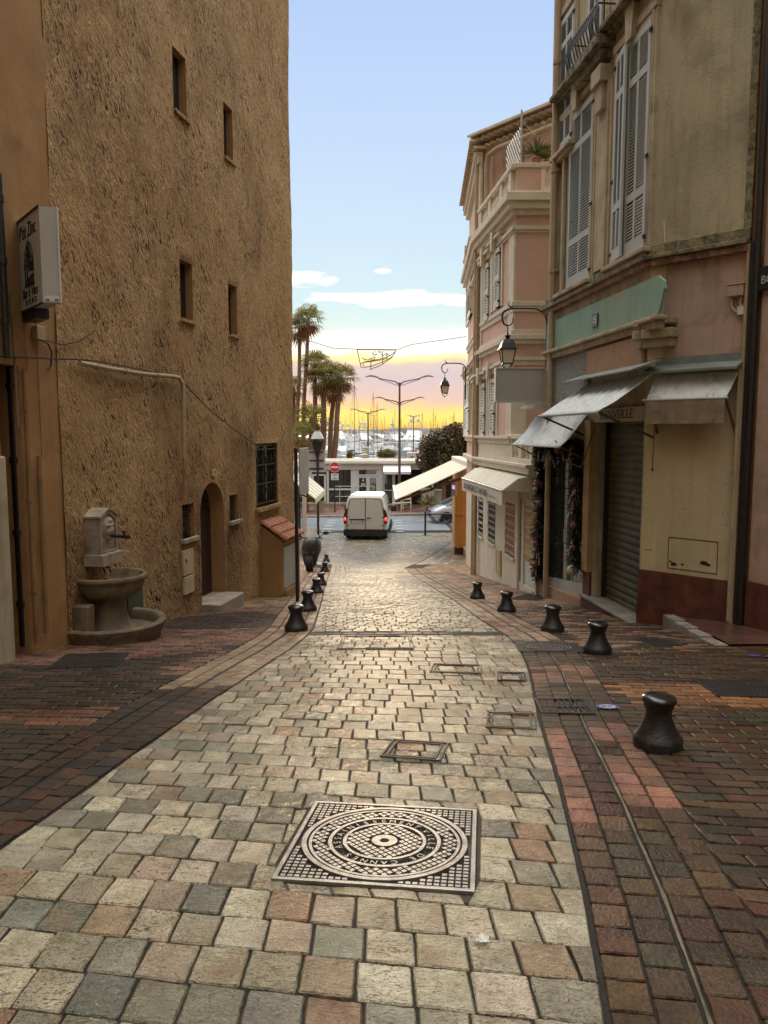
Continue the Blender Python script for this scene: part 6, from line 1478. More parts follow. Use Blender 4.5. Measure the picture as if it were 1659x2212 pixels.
# barrier
pb0, pb1 = G(918.5, 1157), G(986, 1155); yb = pb0.y; x0, x1 = pb0.x, pb0.x+1.52; z = zg(yb); zt6 = P(918, 1108, yb).z
br = thing('street_barrier', 'low black metal street barrier with curved bars near the orange shop', 'barrier', ((x0+x1)/2, yb, z)); b = MB()
for x in (x0, x1): b.tube([(x, yb, z-.1), (x, yb, zt6+.03)], .05, 8); b.ball((x, yb, zt6+.06), .045, 8, 6)
b.build('post', m_blackpaint, br, smooth=50); b = MB()
for zz in (zt6-.05, z+.24): b.tube([(x0, yb, zz), (x1, yb, zz)], .038, 8)
for o_ in (0, .11): b.tube([(x0+.13+o_+(x1-x0-.3)*t, yb, zt6-.07-(zt6-z-.32)*(t+.16*sin(2*pi*t))) for t in [k/14 for k in range(15)]], .03, 6)
b.build('rails', m_blackpaint, br, smooth=50)
# ---- building on the left behind the corner, with its awning
lb_ = thing('left_corner_shop', 'pale shop front glimpsed behind the ochre building at the left corner', 'shop', (-5, 31, -3.4))
xw = P(641, 1050, 31).x - .12
b = MB(); b.box(WX, -12, xw, 27, 36, -4, P(640, 985, 31).z); b.build('wall', m_pinkdull, lb_); b = MB(); b.box(WX, xw-.05, xw+.02, 28, 29.5, -3.2, -.8); b.box(WX, xw-.05, xw+.02, 30.5, 34, -3.2, -.9); b.build('shop_window', m_glass, lb_)
b = MB(); b.box(WX, xw-.2, xw+.12, 27, 36, P(640, 992, 31).z-.35, P(640, 985, 31).z-.2); b.build('cornice', m_cream, lb_, bevel=.03)
yA, yB = 29.0, 33.8; zA, zB = P(640, 1030, yA).z, P(680, 1078, yA).z; xa_, xb_ = xw+.05, P(681, 1074, yA).x
al = thing('striped_awning', 'small cream ribbed awning at the left corner behind the sign poles', 'awning', (xb_, 31, zB)); FA = Frame((xa_, yA), (0, 1), (1, 0))
cloth(FA, 0, yB-yA, 0, zA, xb_-xa_, zB, .02, n=8, m=24, fold=0).build('cloth', m_awncream, al, smooth=60); b = MB()
for k in range(6):
    y = yA+.15+(yB-yA-.3)*k/5; b.bar((xa_, y, zA+.012), (xb_, y, zB+.012), .07, .012)
b.build('ribs', m_straw, al); valance(FA, 0, yB-yA, xb_-xa_, zB-.22, zB, amp=.01).build('valance', m_awncream, al); b = MB(); b.bar((xa_, yA+.2, zA-.5), (xb_-.05, yA+.2, zB-.05), .05); b.bar((xa_, yB-.2, zA-.5), (xb_-.05, yB-.2, zB-.05), .05); b.build('arm', m_brownmetal, al)

# ================================================================== poles and signs
def metal_post(p, z1, r, mat=m_irondark, base=True):
    b = MB(); pr = [(r*1.5, -.05), (r*1.5, .12), (r, .2), (r, z1-p.z)] if base else [(r, -.05), (r, z1-p.z)]; return b.lathe(p, pr, 12)
p = G(642.5, 1298); sp_pole = thing('sign_post', 'tall dark sign post standing beside the tiled hut, its plate seen almost edge-on', 'sign post', p)
metal_post(p, P(642, 968, p.y).z, .033, base=False).build('pole', m_irondark, sp_pole, smooth=50)
zA, zB = P(650, 968, p.y).z, P(650, 1070, p.y).z; F = Frame((p.x+.02, p.y), (.16, .99)); F.n = V((.99, -.16, 0))
b = MB(); b.box(F, .0, .62, .035, .06, zB, zA); b.build('plate', m_lightmetal, sp_pole, bevel=.01)
p = G(687.5, 1164); lp = thing('lamp_post', 'grey street lamp post with an old style lantern and the back of a square sign', 'lamp post', p)
zt7 = P(687, 948, p.y).z; metal_post(p, zt7-.35, .058).build('pole', m_irondark, lp, smooth=50)
k = p.y/1659
sq = lambda h, z: [V((p.x+x*h, p.y+y*h, z)) for x, y in ((-1,-1),(1,-1),(1,1),(-1,1))]
b = MB(); b.loft([sq(.30, zt7), sq(.19, zt7+.24), sq(.13, zt7+.34), sq(.13, zt7+.39)]); b.build('cap', m_lightmetal, lp, smooth=30)
b = MB(); b.loft([sq(.13, zt7-.55), sq(.27, zt7)]); b.build('glass', m_glass, lp); b = MB()
for x, y in ((-1,-1),(1,-1),(1,1),(-1,1)): b.bar((p.x+x*.13, p.y+y*.13, zt7-.55), (p.x+x*.275, p.y+y*.275, zt7), .035); b.bar((p.x+x*.02, p.y+y*.02, zt7-.95), (p.x+x*.13, p.y+y*.13, zt7-.55), .03)
b.build('frame', m_irondark, lp)
a0, a1 = P(664, 1017, p.y-.1), P(701.5, 973, p.y-.1); FB = Frame((a0.x, p.y+.09), (1, 0), (0, -1)); b = MB(); b.box(FB, 0, a1.x-a0.x, -.03, 0, a0.z, a1.z); sb_ = b.build('sign_plate', m_signback, lp, bevel=.01); b = MB()
for t in (.1, .5, .92): zz = a0.z+(a1.z-a0.z)*t; b.box(FB, .08, a1.x-a0.x-.08, .0, .04, zz-.03, zz+.03)
b.build('stiffener', m_irondark, sb_)
p = G(723.5, 1112); ne = thing('no_entry_sign', 'round red no entry sign on a thin pole across the road', 'traffic sign', p); c = P(723.2, 1009, p.y)
metal_post(p, c.z+.2, .038, base=False).build('pole', m_irondark, ne, smooth=50)
F = Frame((c.x, p.y-.06), (1, 0), (0, -1)); r = 11.3/1659*p.y; dsc = lambda r, n=40: [(r*cos(2*pi*k/n), c.z+r*sin(2*pi*k/n)) for k in range(n)]
b = MB(); b.prism(F, dsc(r), -.02, 0); d = b.build('disc', m_white, ne); b = MB(); b.prism(F, dsc(r*.91), .001, .006); b.build('red_face', m_red, d); b = MB(); b.prism(F, [(-r*.68, c.z-r*.17), (r*.68, c.z-r*.17), (r*.68, c.z+r*.17), (-r*.68, c.z+r*.17)], .007, .012); b.build('white_bar', m_white, d)
zA, zB = P(723, 1023, p.y).z, P(723, 1037, p.y).z; b = MB(); w = 8/1659*p.y; b.box(F, -w, w, -.02, 0, zB, zA); sp2 = b.build('supplementary_plate', m_white, ne, bevel=.008)
b = MB()
for k_, (tt, ww) in enumerate(((.78, .74), (.5, .12), (.22, .74))): 
    for q in range(int(9*ww)+1): x = -w*ww+2*w*ww*(q+.1)/(int(9*ww)+1); b.box(F, x, x+2*w*ww/(int(9*ww)+1)*.7, .001, .004, zB+(zA-zB)*(tt-.07), zB+(zA-zB)*(tt+.07))
b.build('small_lettering', m_ink, sp2)
p2 = P(976, 1008, 49.9); n2 = thing('no_entry_sign', 'second red no entry sign half hidden behind the big striped awning', 'traffic sign', V((p2.x, 49.9, -3.5))); F = Frame((p2.x, 49.84), (1, 0), (0, -1)); metal_post(V((p2.x, 49.9, -3.5)), p2.z, .038, base=False).build('pole', m_irondark, n2); b = MB(); b.prism(F, [(.33*cos(2*pi*k/32), p2.z-.1+.33*sin(2*pi*k/32)) for k in range(32)], -.02, 0); d = b.build('disc', m_white, n2); b = MB(); b.prism(F, [(.30*cos(2*pi*k/32), p2.z-.1+.30*sin(2*pi*k/32)) for k in range(32)], .001, .005); b.build('red_face', m_red, d); b = MB(); b.prism(F, [(-.2, p2.z-.15), (.2, p2.z-.15), (.2, p2.z-.05), (-.2, p2.z-.05)], .006, .01); b.build('white_bar', m_white, d)
# double-armed lamps
def arm_lamp(p, ztop, L1, arms, lb, r=.10, grp='double-armed street lights'):
    t = thing('street_light', lb, 'street light', p, grp); b = MB(); b.lathe(p, [(r*1.3, -.1), (r*1.3, .5), (r, .6), (r*.62, ztop-p.z)], 12); b.build('pole', m_lamppole, t, smooth=50)
    for (z, l_) in arms:
        for sg in (-1, 1):
            b = MB(); c_ = V((p.x, p.y, z)); rise = l_*.19
            b.tube([c_-V((0, 0, .1)), c_+V((sg*l_*.12, 0, rise*.25)), c_+V((sg*l_*.60, 0, rise*.75))], [r*.55, r*.4, r*.3], 8); b.tube([c_-V((0, 0, .18)), c_+V((sg*l_*.6, 0, rise*.66))], r*.2, 6); o = b.build('arm', m_lamppole, t, smooth=50)
            h = MB(); secs = []
            for k in range(8):
                u = k/7; x = l_*(.56+.44*u); w = .17*sin(pi*min(1, .08+u*.9))**.7*l_/2.2; hh = .10*sin(pi*min(1, .1+u*.88))**.6*l_/2.2; zc_ = rise*(.70+.42*sin(u*pi*.62)) - (.10*l_/2.2)*max(0, u-.6)*2
                secs.append([c_+V((sg*x, w*cos(2*pi*a/10), zc_+hh*sin(2*pi*a/10)*(.9 if sin(2*pi*a/10) > 0 else .35))) for a in range(10)])
            h.loft(secs); h.build('lamp_head', m_lamppole, o, smooth=60)
    return t
yl = 51.0; c = P(863, 935, yl); A_ = P(863, 828, yl); B2 = P(863, 870, yl)
arm_lamp(V((c.x, yl, -3.45)), A_.z+.05, 0, ((A_.z, (937-863)/1659*yl), (B2.z, (917-863)/1659*yl)), 'tall brown street light with two pairs of arms above the pavilion')
y2_ = 100; c = P(795, 935, y2_); A_ = P(795, 892, y2_); arm_lamp(V((c.x, y2_, -3.6)), A_.z, 0, ((A_.z, (833-795)/1659*y2_),), 'thinner street light farther off with one pair of arms before the masts', .13)
y3 = 130; c = P(893, 935, y3); A_ = P(893, 862+38, y3); arm_lamp(V((c.x, y3, -4)), A_.z, 0, ((A_.z, (910-893)/1659*y3),), 'pale short double lamp on the quay among the masts', .12)
# festive wire boat hung on a cable
yd = 30.0; pt = lambda x, y: P((1340+x/1659*260)/1.8083, (1320+y/1021*160)/1.8083, yd)
dec = thing('hanging_decoration', 'wire light decoration shaped like a boat hung on a cable across the street', 'decoration', pt(800, 760))
b = MB()
for line in ([(340, 290), (1335, 303)], [(350, 290), (395, 500), (450, 735), (560, 730), (700, 705), (980, 600), (1180, 500), (1260, 430), (1310, 320)], [(430, 635), (500, 628)], [(505, 710), (505, 600), (700, 570), (900, 530), (1080, 485), (1230, 405), (1310, 330)],
             [(690, 590), (693, 780), (660, 780), (715, 785)], [(715, 765), (870, 715), (985, 650), (1120, 560), (1240, 460)], [(985, 500), (985, 650)], [(520, 610), (800, 575), (990, 540), (1120, 500)], [(480, 500), (540, 540), (620, 550), (690, 520)], [(700, 560), (740, 500), (800, 480), (790, 540), (740, 550)], [(880, 330), (940, 370), (980, 330), (990, 480)], [(730, 370), (780, 430), (850, 400)], [(940, 400), (1000, 440), (1080, 390), (1160, 440)], [(1090, 380), (1090, 480)]):
    b.tube([pt(*q) for q in line], .016, 5)
b.build('wire_frame', m_brownmetal, dec); b = MB()
random.seed(5)
for k in range(60): x, y = random.uniform(560, 1200), random.uniform(320, 540); q = pt(x, y); b.tube([q, q+V((random.uniform(-.06, .06), 0, random.uniform(-.05, .05)))], .008, 4)
b.build('light_strings', m_straw, dec)
cb = MB(); cb.tube([P(560, 712, 30), P(640, 728, 30), P(720, 752, 30), pt(340, 280), pt(1335, 292), P(890, 744, 30), P(1007, 727, 27)], .012, 5); tag(cb.build('overhead_cable', m_brownmetal), 'thin overhead cable carrying the boat-shaped decoration', 'cable')
# ================================================================== vehicles
def rrect(x0, x1, z0, z1, r, n=5):
    o = []
    for cx, cz, a0 in ((x1-r, z0+r, -90), (x1-r, z1-r, 0), (x0+r, z1-r, 90), (x0+r, z0+r, 180)):
        for k in range(n+1): a = radians(a0+90*k/n); o.append((cx+r*cos(a), cz+r*sin(a)))
    return o
def wheel(par, c, axis, r=.34, w=.22):
    """c: hub centre, axis: unit vector pointing outwards"""
    c, ax = V(c), V(axis).normalized(); u = V((0, 0, 1)); v = ax.cross(u); t = MB(); rings = []
    for rr, o in ((r*.62, -w/2), (r*.93, -w/2), (r, -w*.35), (r, w*.35), (r*.93, w/2), (r*.62, w/2)): rings.append([c+ax*o+(u*cos(2*pi*k/24)+v*sin(2*pi*k/24))*rr for k in range(24)])
    t.loft(rings, cap=True); o = t.build('wheel', m_tyre, par, smooth=50); b = MB()
    for k in range(5):
        a = 2*pi*k/5; d = u*cos(a)+v*sin(a); n = u*-sin(a)+v*cos(a); p0, p1 = c+ax*(w*.46), c+ax*(w*.5)+d*r*.6; b.poly([p0-n*r*.10, p0+n*r*.10, p1+n*r*.13, p1-n*r*.13])
    i = len(b.v); 
    for rr in (r*.55, r*.63): b.add([c+ax*(w*.51)+(u*cos(2*pi*k/24)+v*sin(2*pi*k/24))*rr for k in range(24)])
    for k in range(24): b.f.append((i+k, i+(k+1) % 24, i+24+(k+1) % 24, i+24+k))
    b.build('rim', m_rim, o); return o
vp0, vp1 = G(747, 1166), G(832, 1166); vc = (vp0+vp1)/2; yv = vc.y; hd = radians(3)
VF = Frame((vc.x, yv), (cos(hd), -sin(hd)), (sin(hd), cos(hd)))      # s: to the right, q: forward
zv = zg(yv+1.0); SLV = (zg(yv+3.6)-zg(yv+.4))/3.2
class VW:
    e = VF.e; n = VF.n
    def __call__(s, a, q, z): p = VF(a, q, 0); return V((p.x, p.y, zv+z+SLV*(q-1)))
vw = VW()
van = thing('delivery_van', 'white delivery van seen from behind with its brake lights on', 'van', vw(0, 2, 0)); hw = 94.5/1659*yv/2; HT = P(787, 1072, yv).z-zv+.02
def vsec(q, h, w=1, zb=.30, tw=.80, belt=1.08):
    pts = [(.0, zb), (.93, zb), (.985, zb+.10), (1.0, .70), (1.0, belt), (.955, belt+.14), (tw+.035, h-.17), (tw-.03, h-.06), (tw-.14, h-.012), (0, h)]
    full = pts + [(-x, z) for x, z in reversed(pts[1:-1])]; return [vw(x*hw*w, q, z) for x, z in full]
b = MB(); b.loft([vsec(-.02, HT-.10, .965), vsec(.03, HT-.03, .99), vsec(.16, HT), vsec(1.5, HT+.03), vsec(3.0, HT+.02), vsec(3.35, HT-.03), vsec(3.8, HT-.35, 1, tw=.84), vsec(4.15, 1.24, .99, tw=.92, belt=1.0), vsec(4.7, 1.06, .96, tw=.9, belt=.85), vsec(4.98, .88, .88, tw=.85, belt=.7), vsec(5.02, .70, .82, tw=.8, belt=.55)])
body = b.build('body', m_vanwhite, van, smooth=30)
for sg in (-1, 1):
    b = MB(); o = [(.015*sg, .50), (.80*hw*sg, .50), (.845*hw*sg, .56), (.845*hw*sg, 1.15), (.715*hw*sg, HT-.22), (.66*hw*sg, HT-.16), (.015*sg, HT-.13)]
    b.prism(vw, o if sg > 0 else o[::-1], -.055, -.03); rd = b.build('rear_door', m_vanwhite, van, bevel=.03)
    sm_ = MB(); oo_ = [vw(x, -.058, z) for x, z in o]; sm_.tube(oo_+[oo_[0]], .009, 5); sm_.build('door_seam', m_plastic, rd); b = MB(); b.box(vw, *( (.05, .27) if sg > 0 else (-.80*hw+.06, -.04) ), -.08, -.056, *((1.03, 1.07) if sg > 0 else (.955, 1.01))); b.build('handle', m_plastic, rd, bevel=.008)
    for z in (.70, 1.10): b = MB(); b.box(vw, sg*hw*.80-.05, sg*hw*.80+.05, -.07, -.054, z-.015, z+.015); b.build('hinge', m_plastic, rd)
    b = MB(); pl = [(.86*hw, .86), (.985*hw, .86), (.995*hw, 1.18), (.90*hw, 1.45), (.83*hw, 1.52)]; b.prism(vw, [(x*sg, z) for x, z in (pl if sg > 0 else pl[::-1])], -.05, .12); b.build('pillar_trim', m_plastic, van, bevel=.01)
    b = MB(); b.prism(vw, [(sg*x*hw, z) for x, z in ((.868, .80), (.99, .80), (.995, 1.13), (.90, 1.13))], -.075, .10); tl = b.build('tail_light', m_taildark, van, bevel=.012)
    b = MB(); b.prism(vw, [(sg*x*hw, z) for x, z in ((.875, .91), (.985, .91), (.985, 1.11), (.905, 1.11))], -.085, -.074); b.build('lit_lens', m_taillight, tl)
    b = MB(); b.prism(vw, [(sg*x*hw, z) for x, z in ((.89, 1.0), (.965, 1.0), (.965, 1.06), (.90, 1.06))], -.09, -.084); b.build('lit_core', m_tailhot, tl)
    wheel(van, vw(sg*hw*.86, .85, .33), VF.e*sg); wheel(van, vw(sg*hw*.86, 4.0, .33), VF.e*sg + VF.n*(-.45 if sg > 0 else .45))
    b = MB(); b.bar(vw(sg*hw*.93, 3.45, 1.15), vw(sg*(hw+.13), 3.4, 1.22), .05); i = rrect(hw+.06, hw+.30, 1.10, 1.33, .05); b.prism(vw, [(sg*x, z) for x, z in (i if sg > 0 else i[::-1])], 3.32, 3.46); b.build('mirror', m_plastic, van, bevel=.02)
    b = MB(); q0, q1, z0, z1 = 2.55, 3.45, 1.17, HT-.22
    for a in ((q0, q1, z0, z1), ): b.poly([vw(sg*(hw*.955+.012), a[0], a[2]+.05), vw(sg*(hw*.955+.012), 3.95, a[2]+.03), vw(sg*(hw*.86+.014), a[1], a[3]), vw(sg*(hw*.86+.014), a[0], a[3])])
    b.build('side_window', m_glassblue, van)
b = MB(); b.prism(vw, rrect(-hw*.985, hw*.985, .22, .50, .06), -.13, .05); b.build('rear_bumper', m_plastic, van, bevel=.02)
b = MB(); b.box(vw, -hw*.9, hw*.9, .05, 4.9, .17, .32); b.build('chassis', m_dark, van)
b = MB(); b.box(vw, -.66*hw, -.12*hw, -.075, -.056, .80, .91); npv = b.build('number_plate', m_plate, van); b = MB(); b.box(vw, -.66*hw, -.62*hw, -.079, -.0755, .80, .91); b.box(vw, -.16*hw, -.12*hw, -.079, -.0755, .80, .91); b.build('blue_band', m_blue, npv)
class VT:
    def __call__(s, a, q, z): return vw(a, -.078-q, z)
text('EN 170 HE', VT(), -.39*hw, .855, .105, m_ink, 'registration', npv, .0, sx=.78)
b = MB(); b.quad(vw(-hw*.78, 3.42, HT-.06), vw(hw*.78, 3.42, HT-.06), vw(hw*.9, 4.12, 1.26), vw(-hw*.9, 4.12, 1.26)); b.build('windscreen', m_glassblue, van)

def car(o, hd, paint, lb, wid=1.78, name='silver_car'):
    """small people carrier; nose points along hd"""
    F = Frame((o[0], o[1]), (cos(hd+pi/2), sin(hd+pi/2)), (cos(hd), sin(hd))); g = zg(o[1]) if o[1] < 39 else -3.575
    class CW:
        def __call__(s, a, q, z): return F(a, q, g+z)
    cw = CW(); c = thing(name, lb, 'car', cw(0, 0, 0)); h = wid/2
    def sec(q, zt, w, zb=.24, tw=.95, belt=.78):
        pts = [(0, zb), (.9, zb), (.97, zb+.08), (1, .55), (.985, belt), (.93, belt+.06), (tw, zt-.05), (tw-.08, zt-.005), (0, zt)]
        return [cw(x*h*w, q, z) for x, z in pts + [(-x, z) for x, z in reversed(pts[1:-1])]]
    b = MB(); b.loft([sec(-2.15, .80, .86, tw=.8, belt=.6), sec(-2.08, 1.02, .95, tw=.88), sec(-1.9, 1.10, .99, tw=.9, belt=.9), sec(0, 1.12, 1.0, tw=.93, belt=.92), sec(.95, 1.10, 1, tw=.93, belt=.90), sec(1.5, .98, .985, tw=.9, belt=.82), sec(1.95, .82, .93, tw=.86, belt=.66), sec(2.12, .66, .82, tw=.78, belt=.52), sec(2.16, .50, .76, tw=.7, belt=.40)])
    b.build('body', paint, c, smooth=40)
    def cab(q, zt, w0, w1): return [cw(x, q, z) for x, z in ((w0*h, 1.0), (w1*h, zt-.08), (w1*h-.12, zt), (-w1*h+.12, zt), (-w1*h, zt-.08), (-w0*h, 1.0))]
    b = MB(); b.loft([cab(-2.05, 1.08, .9, .8), cab(-1.75, 1.52, .92, .74), cab(-.9, 1.62, .93, .76), cab(0, 1.60, .93, .76), cab(.45, 1.50, .93, .76), cab(1.35, 1.05, .9, .84)]); b.build('glasshouse', m_glassblue, c, smooth=30)
    b = MB(); b.loft([[cw(x, q, z+dz) for x, dz in ((-.64*h, -.03), (-.5*h, .022), (.5*h, .022), (.64*h, -.03))] for q, z in ((-1.76, 1.53), (-.9, 1.625), (0, 1.605), (.45, 1.505))], closed=False, cap=False)
    for sg in (-1, 1):
        for q0, q1, w0, z0, z1 in ((.45, 1.36, .77, 1.50, 1.06), (-1.75, -2.05, .75, 1.52, 1.09)): b.bar(cw(sg*h*.755, q0, z0), cw(sg*h*.895, q1, z1), .06)
        b.bar(cw(sg*h*.94, -.1, 1.02), cw(sg*h*.78, -.15, 1.57), .07)
    b.build('roof', paint, c, smooth=40)
    for sg in (-1, 1):
        for q in (-1.32, 1.30): wheel(c, cw(sg*h*.88, q, .31), F.e*sg, .31, .2); b = MB(); b.poly([cw(sg*(h*1.0+.003), q+.37*cos(2*pi*k/20), .31+.37*sin(2*pi*k/20) if .31+.37*sin(2*pi*k/20) > .25 else .25) for k in range(20)]); b.build('wheel_arch', m_dark, c)
        b = MB(); b.loft([[cw(sg*(h*x), q, z) for x, z in ((.50, .62), (.84, .62), (.86, .74), (.52, .72))] for q in (1.9, 2.06)]); b.build('headlight', m_whitemetal, c, bevel=.02)
        b = MB(); b.box(cw, sg*h*1.0-.02 if sg > 0 else -h-.16, sg*h+.16 if sg > 0 else -h+.02, .85, .98, .98, 1.12); b.build('mirror', paint, c, bevel=.03)
    b = MB(); b.box(cw, -.45*h, .45*h, 2.10, 2.19, .38, .50); b.box(cw, -.35*h, .35*h, 2.05, 2.17, .60, .68); b.build('grille', m_plastic, c)
    return c
yc = 44.6; nose = P(926, 1112, yc).x; car((nose+2.16, yc, 0), pi+.12, m_silver, 'silver people carrier entering from the right behind the orange shop')
car((-9.5, 41.2, 0), .0, m_redcar, 'red car round the left corner on the cross road, mirrored in the shop glass', name='red_car')
# ---- scooter, nose towards the viewer
p = G(668, 1236); sc = thing('motor_scooter', 'dark motor scooter parked on the left pavement facing the viewer', 'scooter', p); X = lambda x, y, z: V((p.x+x, p.y+y, p.z+z))
lean = .05
def L3(x, y, z): return X(x+lean*z, y, z)
wheel(sc, L3(0, .05, .26), V((1, 0, 0)), .25, .2); wheel(sc, L3(0, 1.35, .26), V((1, 0, 0)), .26, .13)
b = MB(); secs = []
for z, w, d, y in ((.12, .13, .11, .20), (.24, .19, .15, .17), (.48, .25, .17, .14), (.72, .27, .18, .13), (.90, .23, .16, .17), (1.02, .13, .10, .22)):
    secs.append([L3(w*cos(2*pi*k/16), y+d*sin(2*pi*k/16)*(1.0 if sin(2*pi*k/16) < 0 else 2.2), z) for k in range(16)])
b.loft(secs); b.build('front_fairing', m_black, sc, smooth=50)
b = MB(); b.loft([[L3(w*cos(2*pi*k/14), y, z+h*sin(2*pi*k/14)) for k in range(14)] for y, w, h, z in ((.35, .20, .16, .42), (.7, .19, .12, .38), (.95, .24, .24, .52), (1.4, .22, .24, .60), (1.75, .10, .10, .68))]); b.build('rear_body', m_plastic, sc, smooth=50)
b = MB(); b.loft([[L3(w*cos(2*pi*k/12), y, z+.07*sin(2*pi*k/12)) for k in range(12)] for y, w, z in ((.75, .12, .74), (.95, .17, .78), (1.3, .17, .82), (1.6, .10, .86))]); b.build('seat', m_black, sc, smooth=50)
b = MB(); n = 8; g = {}
for i in range(n+1):
    for j in range(5): x = (i/n-.5)*.40*(1-.35*j/4); g[i, j] = b.add([L3(x, .10+1.8*x*x+.05*j, .92+.085*j-.6*x*x)])
for i in range(n):
    for j in range(4): b.f.append((g[i,j], g[i+1,j], g[i+1,j+1], g[i,j+1]))
wsc = b.build('windscreen', m_signback, sc, smooth=60)
b = MB(); b.tube([L3(-.34, .26, .98), L3(-.15, .2, 1.0), L3(.15, .2, 1.0), L3(.34, .26, .98)], .02, 8); b.build('handlebar', m_black, sc, smooth=50)
for sg in (-1, 1):
    b = MB(); b.tube([L3(sg*.24, .2, 1.0), L3(sg*.34, .14, 1.10), L3(sg*.38, .14, 1.13)], .012, 6); b.ball(L3(sg*.43, .14, 1.15), .085, 10, 6, (1.15, .35, .65)); b.build('mirror', m_black, sc, smooth=50)
    b = MB(); b.poly([L3(sg*.07, -.088, .60), L3(sg*.14, -.075, .63), L3(sg*.14, -.075, .615), L3(sg*.10, -.085, .59)]); b.build('headlight', m_steel, sc)
b = MB(); b.tube([L3(.0, .75, .25), L3(.22, .62, .06), L3(.36, .55, .01)], .018, 6); b.build('side_stand', m_black, sc)

# ================================================================== pavilion on the quay
yp = 54.0; pv = thing('cafe_pavilion', 'white glazed cafe pavilion across the road with double doors', 'pavilion', (0, yp, -3.45))
def pbox(b, u0, v0, u1, v1, y, d, d2=0): a, c = P(u0, v1, y), P(u1, v0, y); return b.box(WX, a.x, c.x, y-d2, y+d, a.z, c.z)
gb = P(800, 1093, yp).z
b = MB(); a, c = P(640, 1000, yp), P(868, 1000, yp); b.box(WX, P(640, 1000, yp).x, a.x+.1, yp, yp+5, -3.5, a.z)
rz0, rz1 = P(800, 1004, yp).z, P(800, 994, yp).z
b = MB(); b.box(WX, P(668, 1000, yp).x-2, P(900, 1000, yp).x+.5, yp-.25, yp+6, rz0+.05, rz1-.12); b.box(WX, P(668, 1000, yp).x-2, P(900, 1000, yp).x+.5, yp-.10, yp+6, rz0-.35, rz0+.049)
for k in range(9): y = yp+.1+k*.65; b.box(WX, P(668, 1000, yp).x-2, P(900, 1000, yp).x+.5, y, y+.10, rz1-.12, rz1-.05)
b.build('roof', m_pave_tan, pv, bevel=.02)
b = MB(); b.box(WX, P(640, 1000, yp).x-3, P(900, 1000, yp).x+.3, yp+.35, yp+5.5, -3.5, rz0-.2); b.build('interior', m_dark, pv)
f = MB(); panes = []
def glazed(u0, v0, u1, v1, t=3, cross=()):
    pbox(f, u0, v0, u0+t, v1, yp, .1); pbox(f, u1-t, v0, u1, v1, yp, .1); pbox(f, u0+t, v0, u1-t, v0+t, yp, .1); pbox(f, u0+t, v1-t, u1-t, v1, yp, .1)
    for vv in cross: pbox(f, u0+t, vv, u1-t, vv+t, yp, .1)
    panes.append((u0+t-.5, v0+t-.5, u1-t+.5, v1-t+.5))
pbox(f, 668, 1003, 705, 1020, yp, .1); pbox(f, 668, 1088, 880, 1094, yp, .12, .03)
glazed(706, 1004, 762, 1090, 4, (1055,)); pbox(f, 762.2, 1004, 771.8, 1092, yp, .12, .02); glazed(772, 1004, 816, 1028, 3); glazed(772, 1029, 795, 1090, 3.5, (1065,)); glazed(795.3, 1029, 816, 1090, 3.5, (1065,))
pbox(f, 816.2, 1004, 827, 1092, yp, .12, .02); glazed(828, 1004, 850, 1090, 2.5, (1058,)); pbox(f, 668, 1020, 673, 1092, yp, .12); glazed(674, 1024, 704, 1090, 3.5); pbox(f, 850.3, 1004, 853.5, 1094, yp, .14)
f.build('window_frames', m_whitemetal, pv)
for (u0, v0, u1, v1) in panes: b = MB(); a, c = P(u0, v1, yp), P(u1, v0, yp); b.box(WX, a.x, c.x, yp+.05, yp+.08, a.z, c.z); b.build('window', m_glass, pv)
dl = MB(); 
def ptx(s, u, v, h, sx=1): q = P(u, v, yp); F_ = Frame((q.x, yp-.0), (1, 0), (0, -1)); return text(s, F_, 0, q.z, h/1659*yp, m_white, 'door_lettering', pv, -.035, sx=sx)
ptx('Hotel', 806, 1037, 4.2); ptx('Bienvenue', 806, 1042.5, 5.0, .85)
b = MB()
for k in range(5): pbox(b, 800+.4*(k % 2), 1047+k*2.6, 811-.6*(k % 2), 1048+k*2.6, yp, -.02, -.045)
pbox(b, 780, 1044, 789, 1049, yp, -.02, -.045); b.build('notices', m_signface, pv)
b = MB(); q = P(784.5, 1037, yp); F_ = Frame((q.x, yp), (1, 0), (0, -1)); b.prism(F_, [(.07*cos(2*pi*k/14), q.z-.03+.06*sin(2*pi*k/14)) for k in range(14)], -.045, -.04); b.tube([F_(.045*cos(pi*k/6), -.04, q.z+.03+.06*sin(pi*k/6)) for k in range(7)], .012, 5); b.build('padlock_sign', m_white, pv)
# small canopy, steps, open terrace on the right
b = MB(); a, c = P(828, 1010, yp), P(868, 1016, yp); i = b.add([V((a.x, yp, a.z+.25)), V((c.x+.6, yp, a.z+.25)), V((c.x+.6, yp-1.1, c.z-.05)), V((a.x, yp-1.1, c.z-.05))]); b.face(i, i+1, i+2, i+3); j = b.add([V((a.x, yp-1.1, c.z-.05)), V((c.x+.6, yp-1.1, c.z-.05)), V((c.x+.6, yp-1.12, c.z-.22)), V((a.x, yp-1.12, c.z-.22))]); b.face(j, j+1, j+2, j+3); b.build('canopy', m_whitemetal, pv)
b = MB(); b.box(WX, P(650, 1090, yp).x-3, P(830, 1090, yp).x, yp-.9, yp, -3.6, -3.28); b.build('step', m_kerb, pv, bevel=.03)
rail = thing('hand_rail', 'thin metal handrail in front of the pavilion doors, behind the van', 'railing', P(750, 1095, 52.3)); b = MB(); A, B3, C3 = P(734, 1092, 52.3), P(768, 1092, 52.3), P(808, 1092, 52.3)
for q in (A, B3, C3): b.tube([V((q.x, 52.3, -3.45)), V((q.x, 52.3, -2.05))], .03, 6)
for z in (-2.05, -2.75): b.tube([V((A.x-.3, 52.3, z)), V((C3.x, 52.3, z))], .025, 6)
b.build('rails', m_lightmetal, rail, smooth=50)
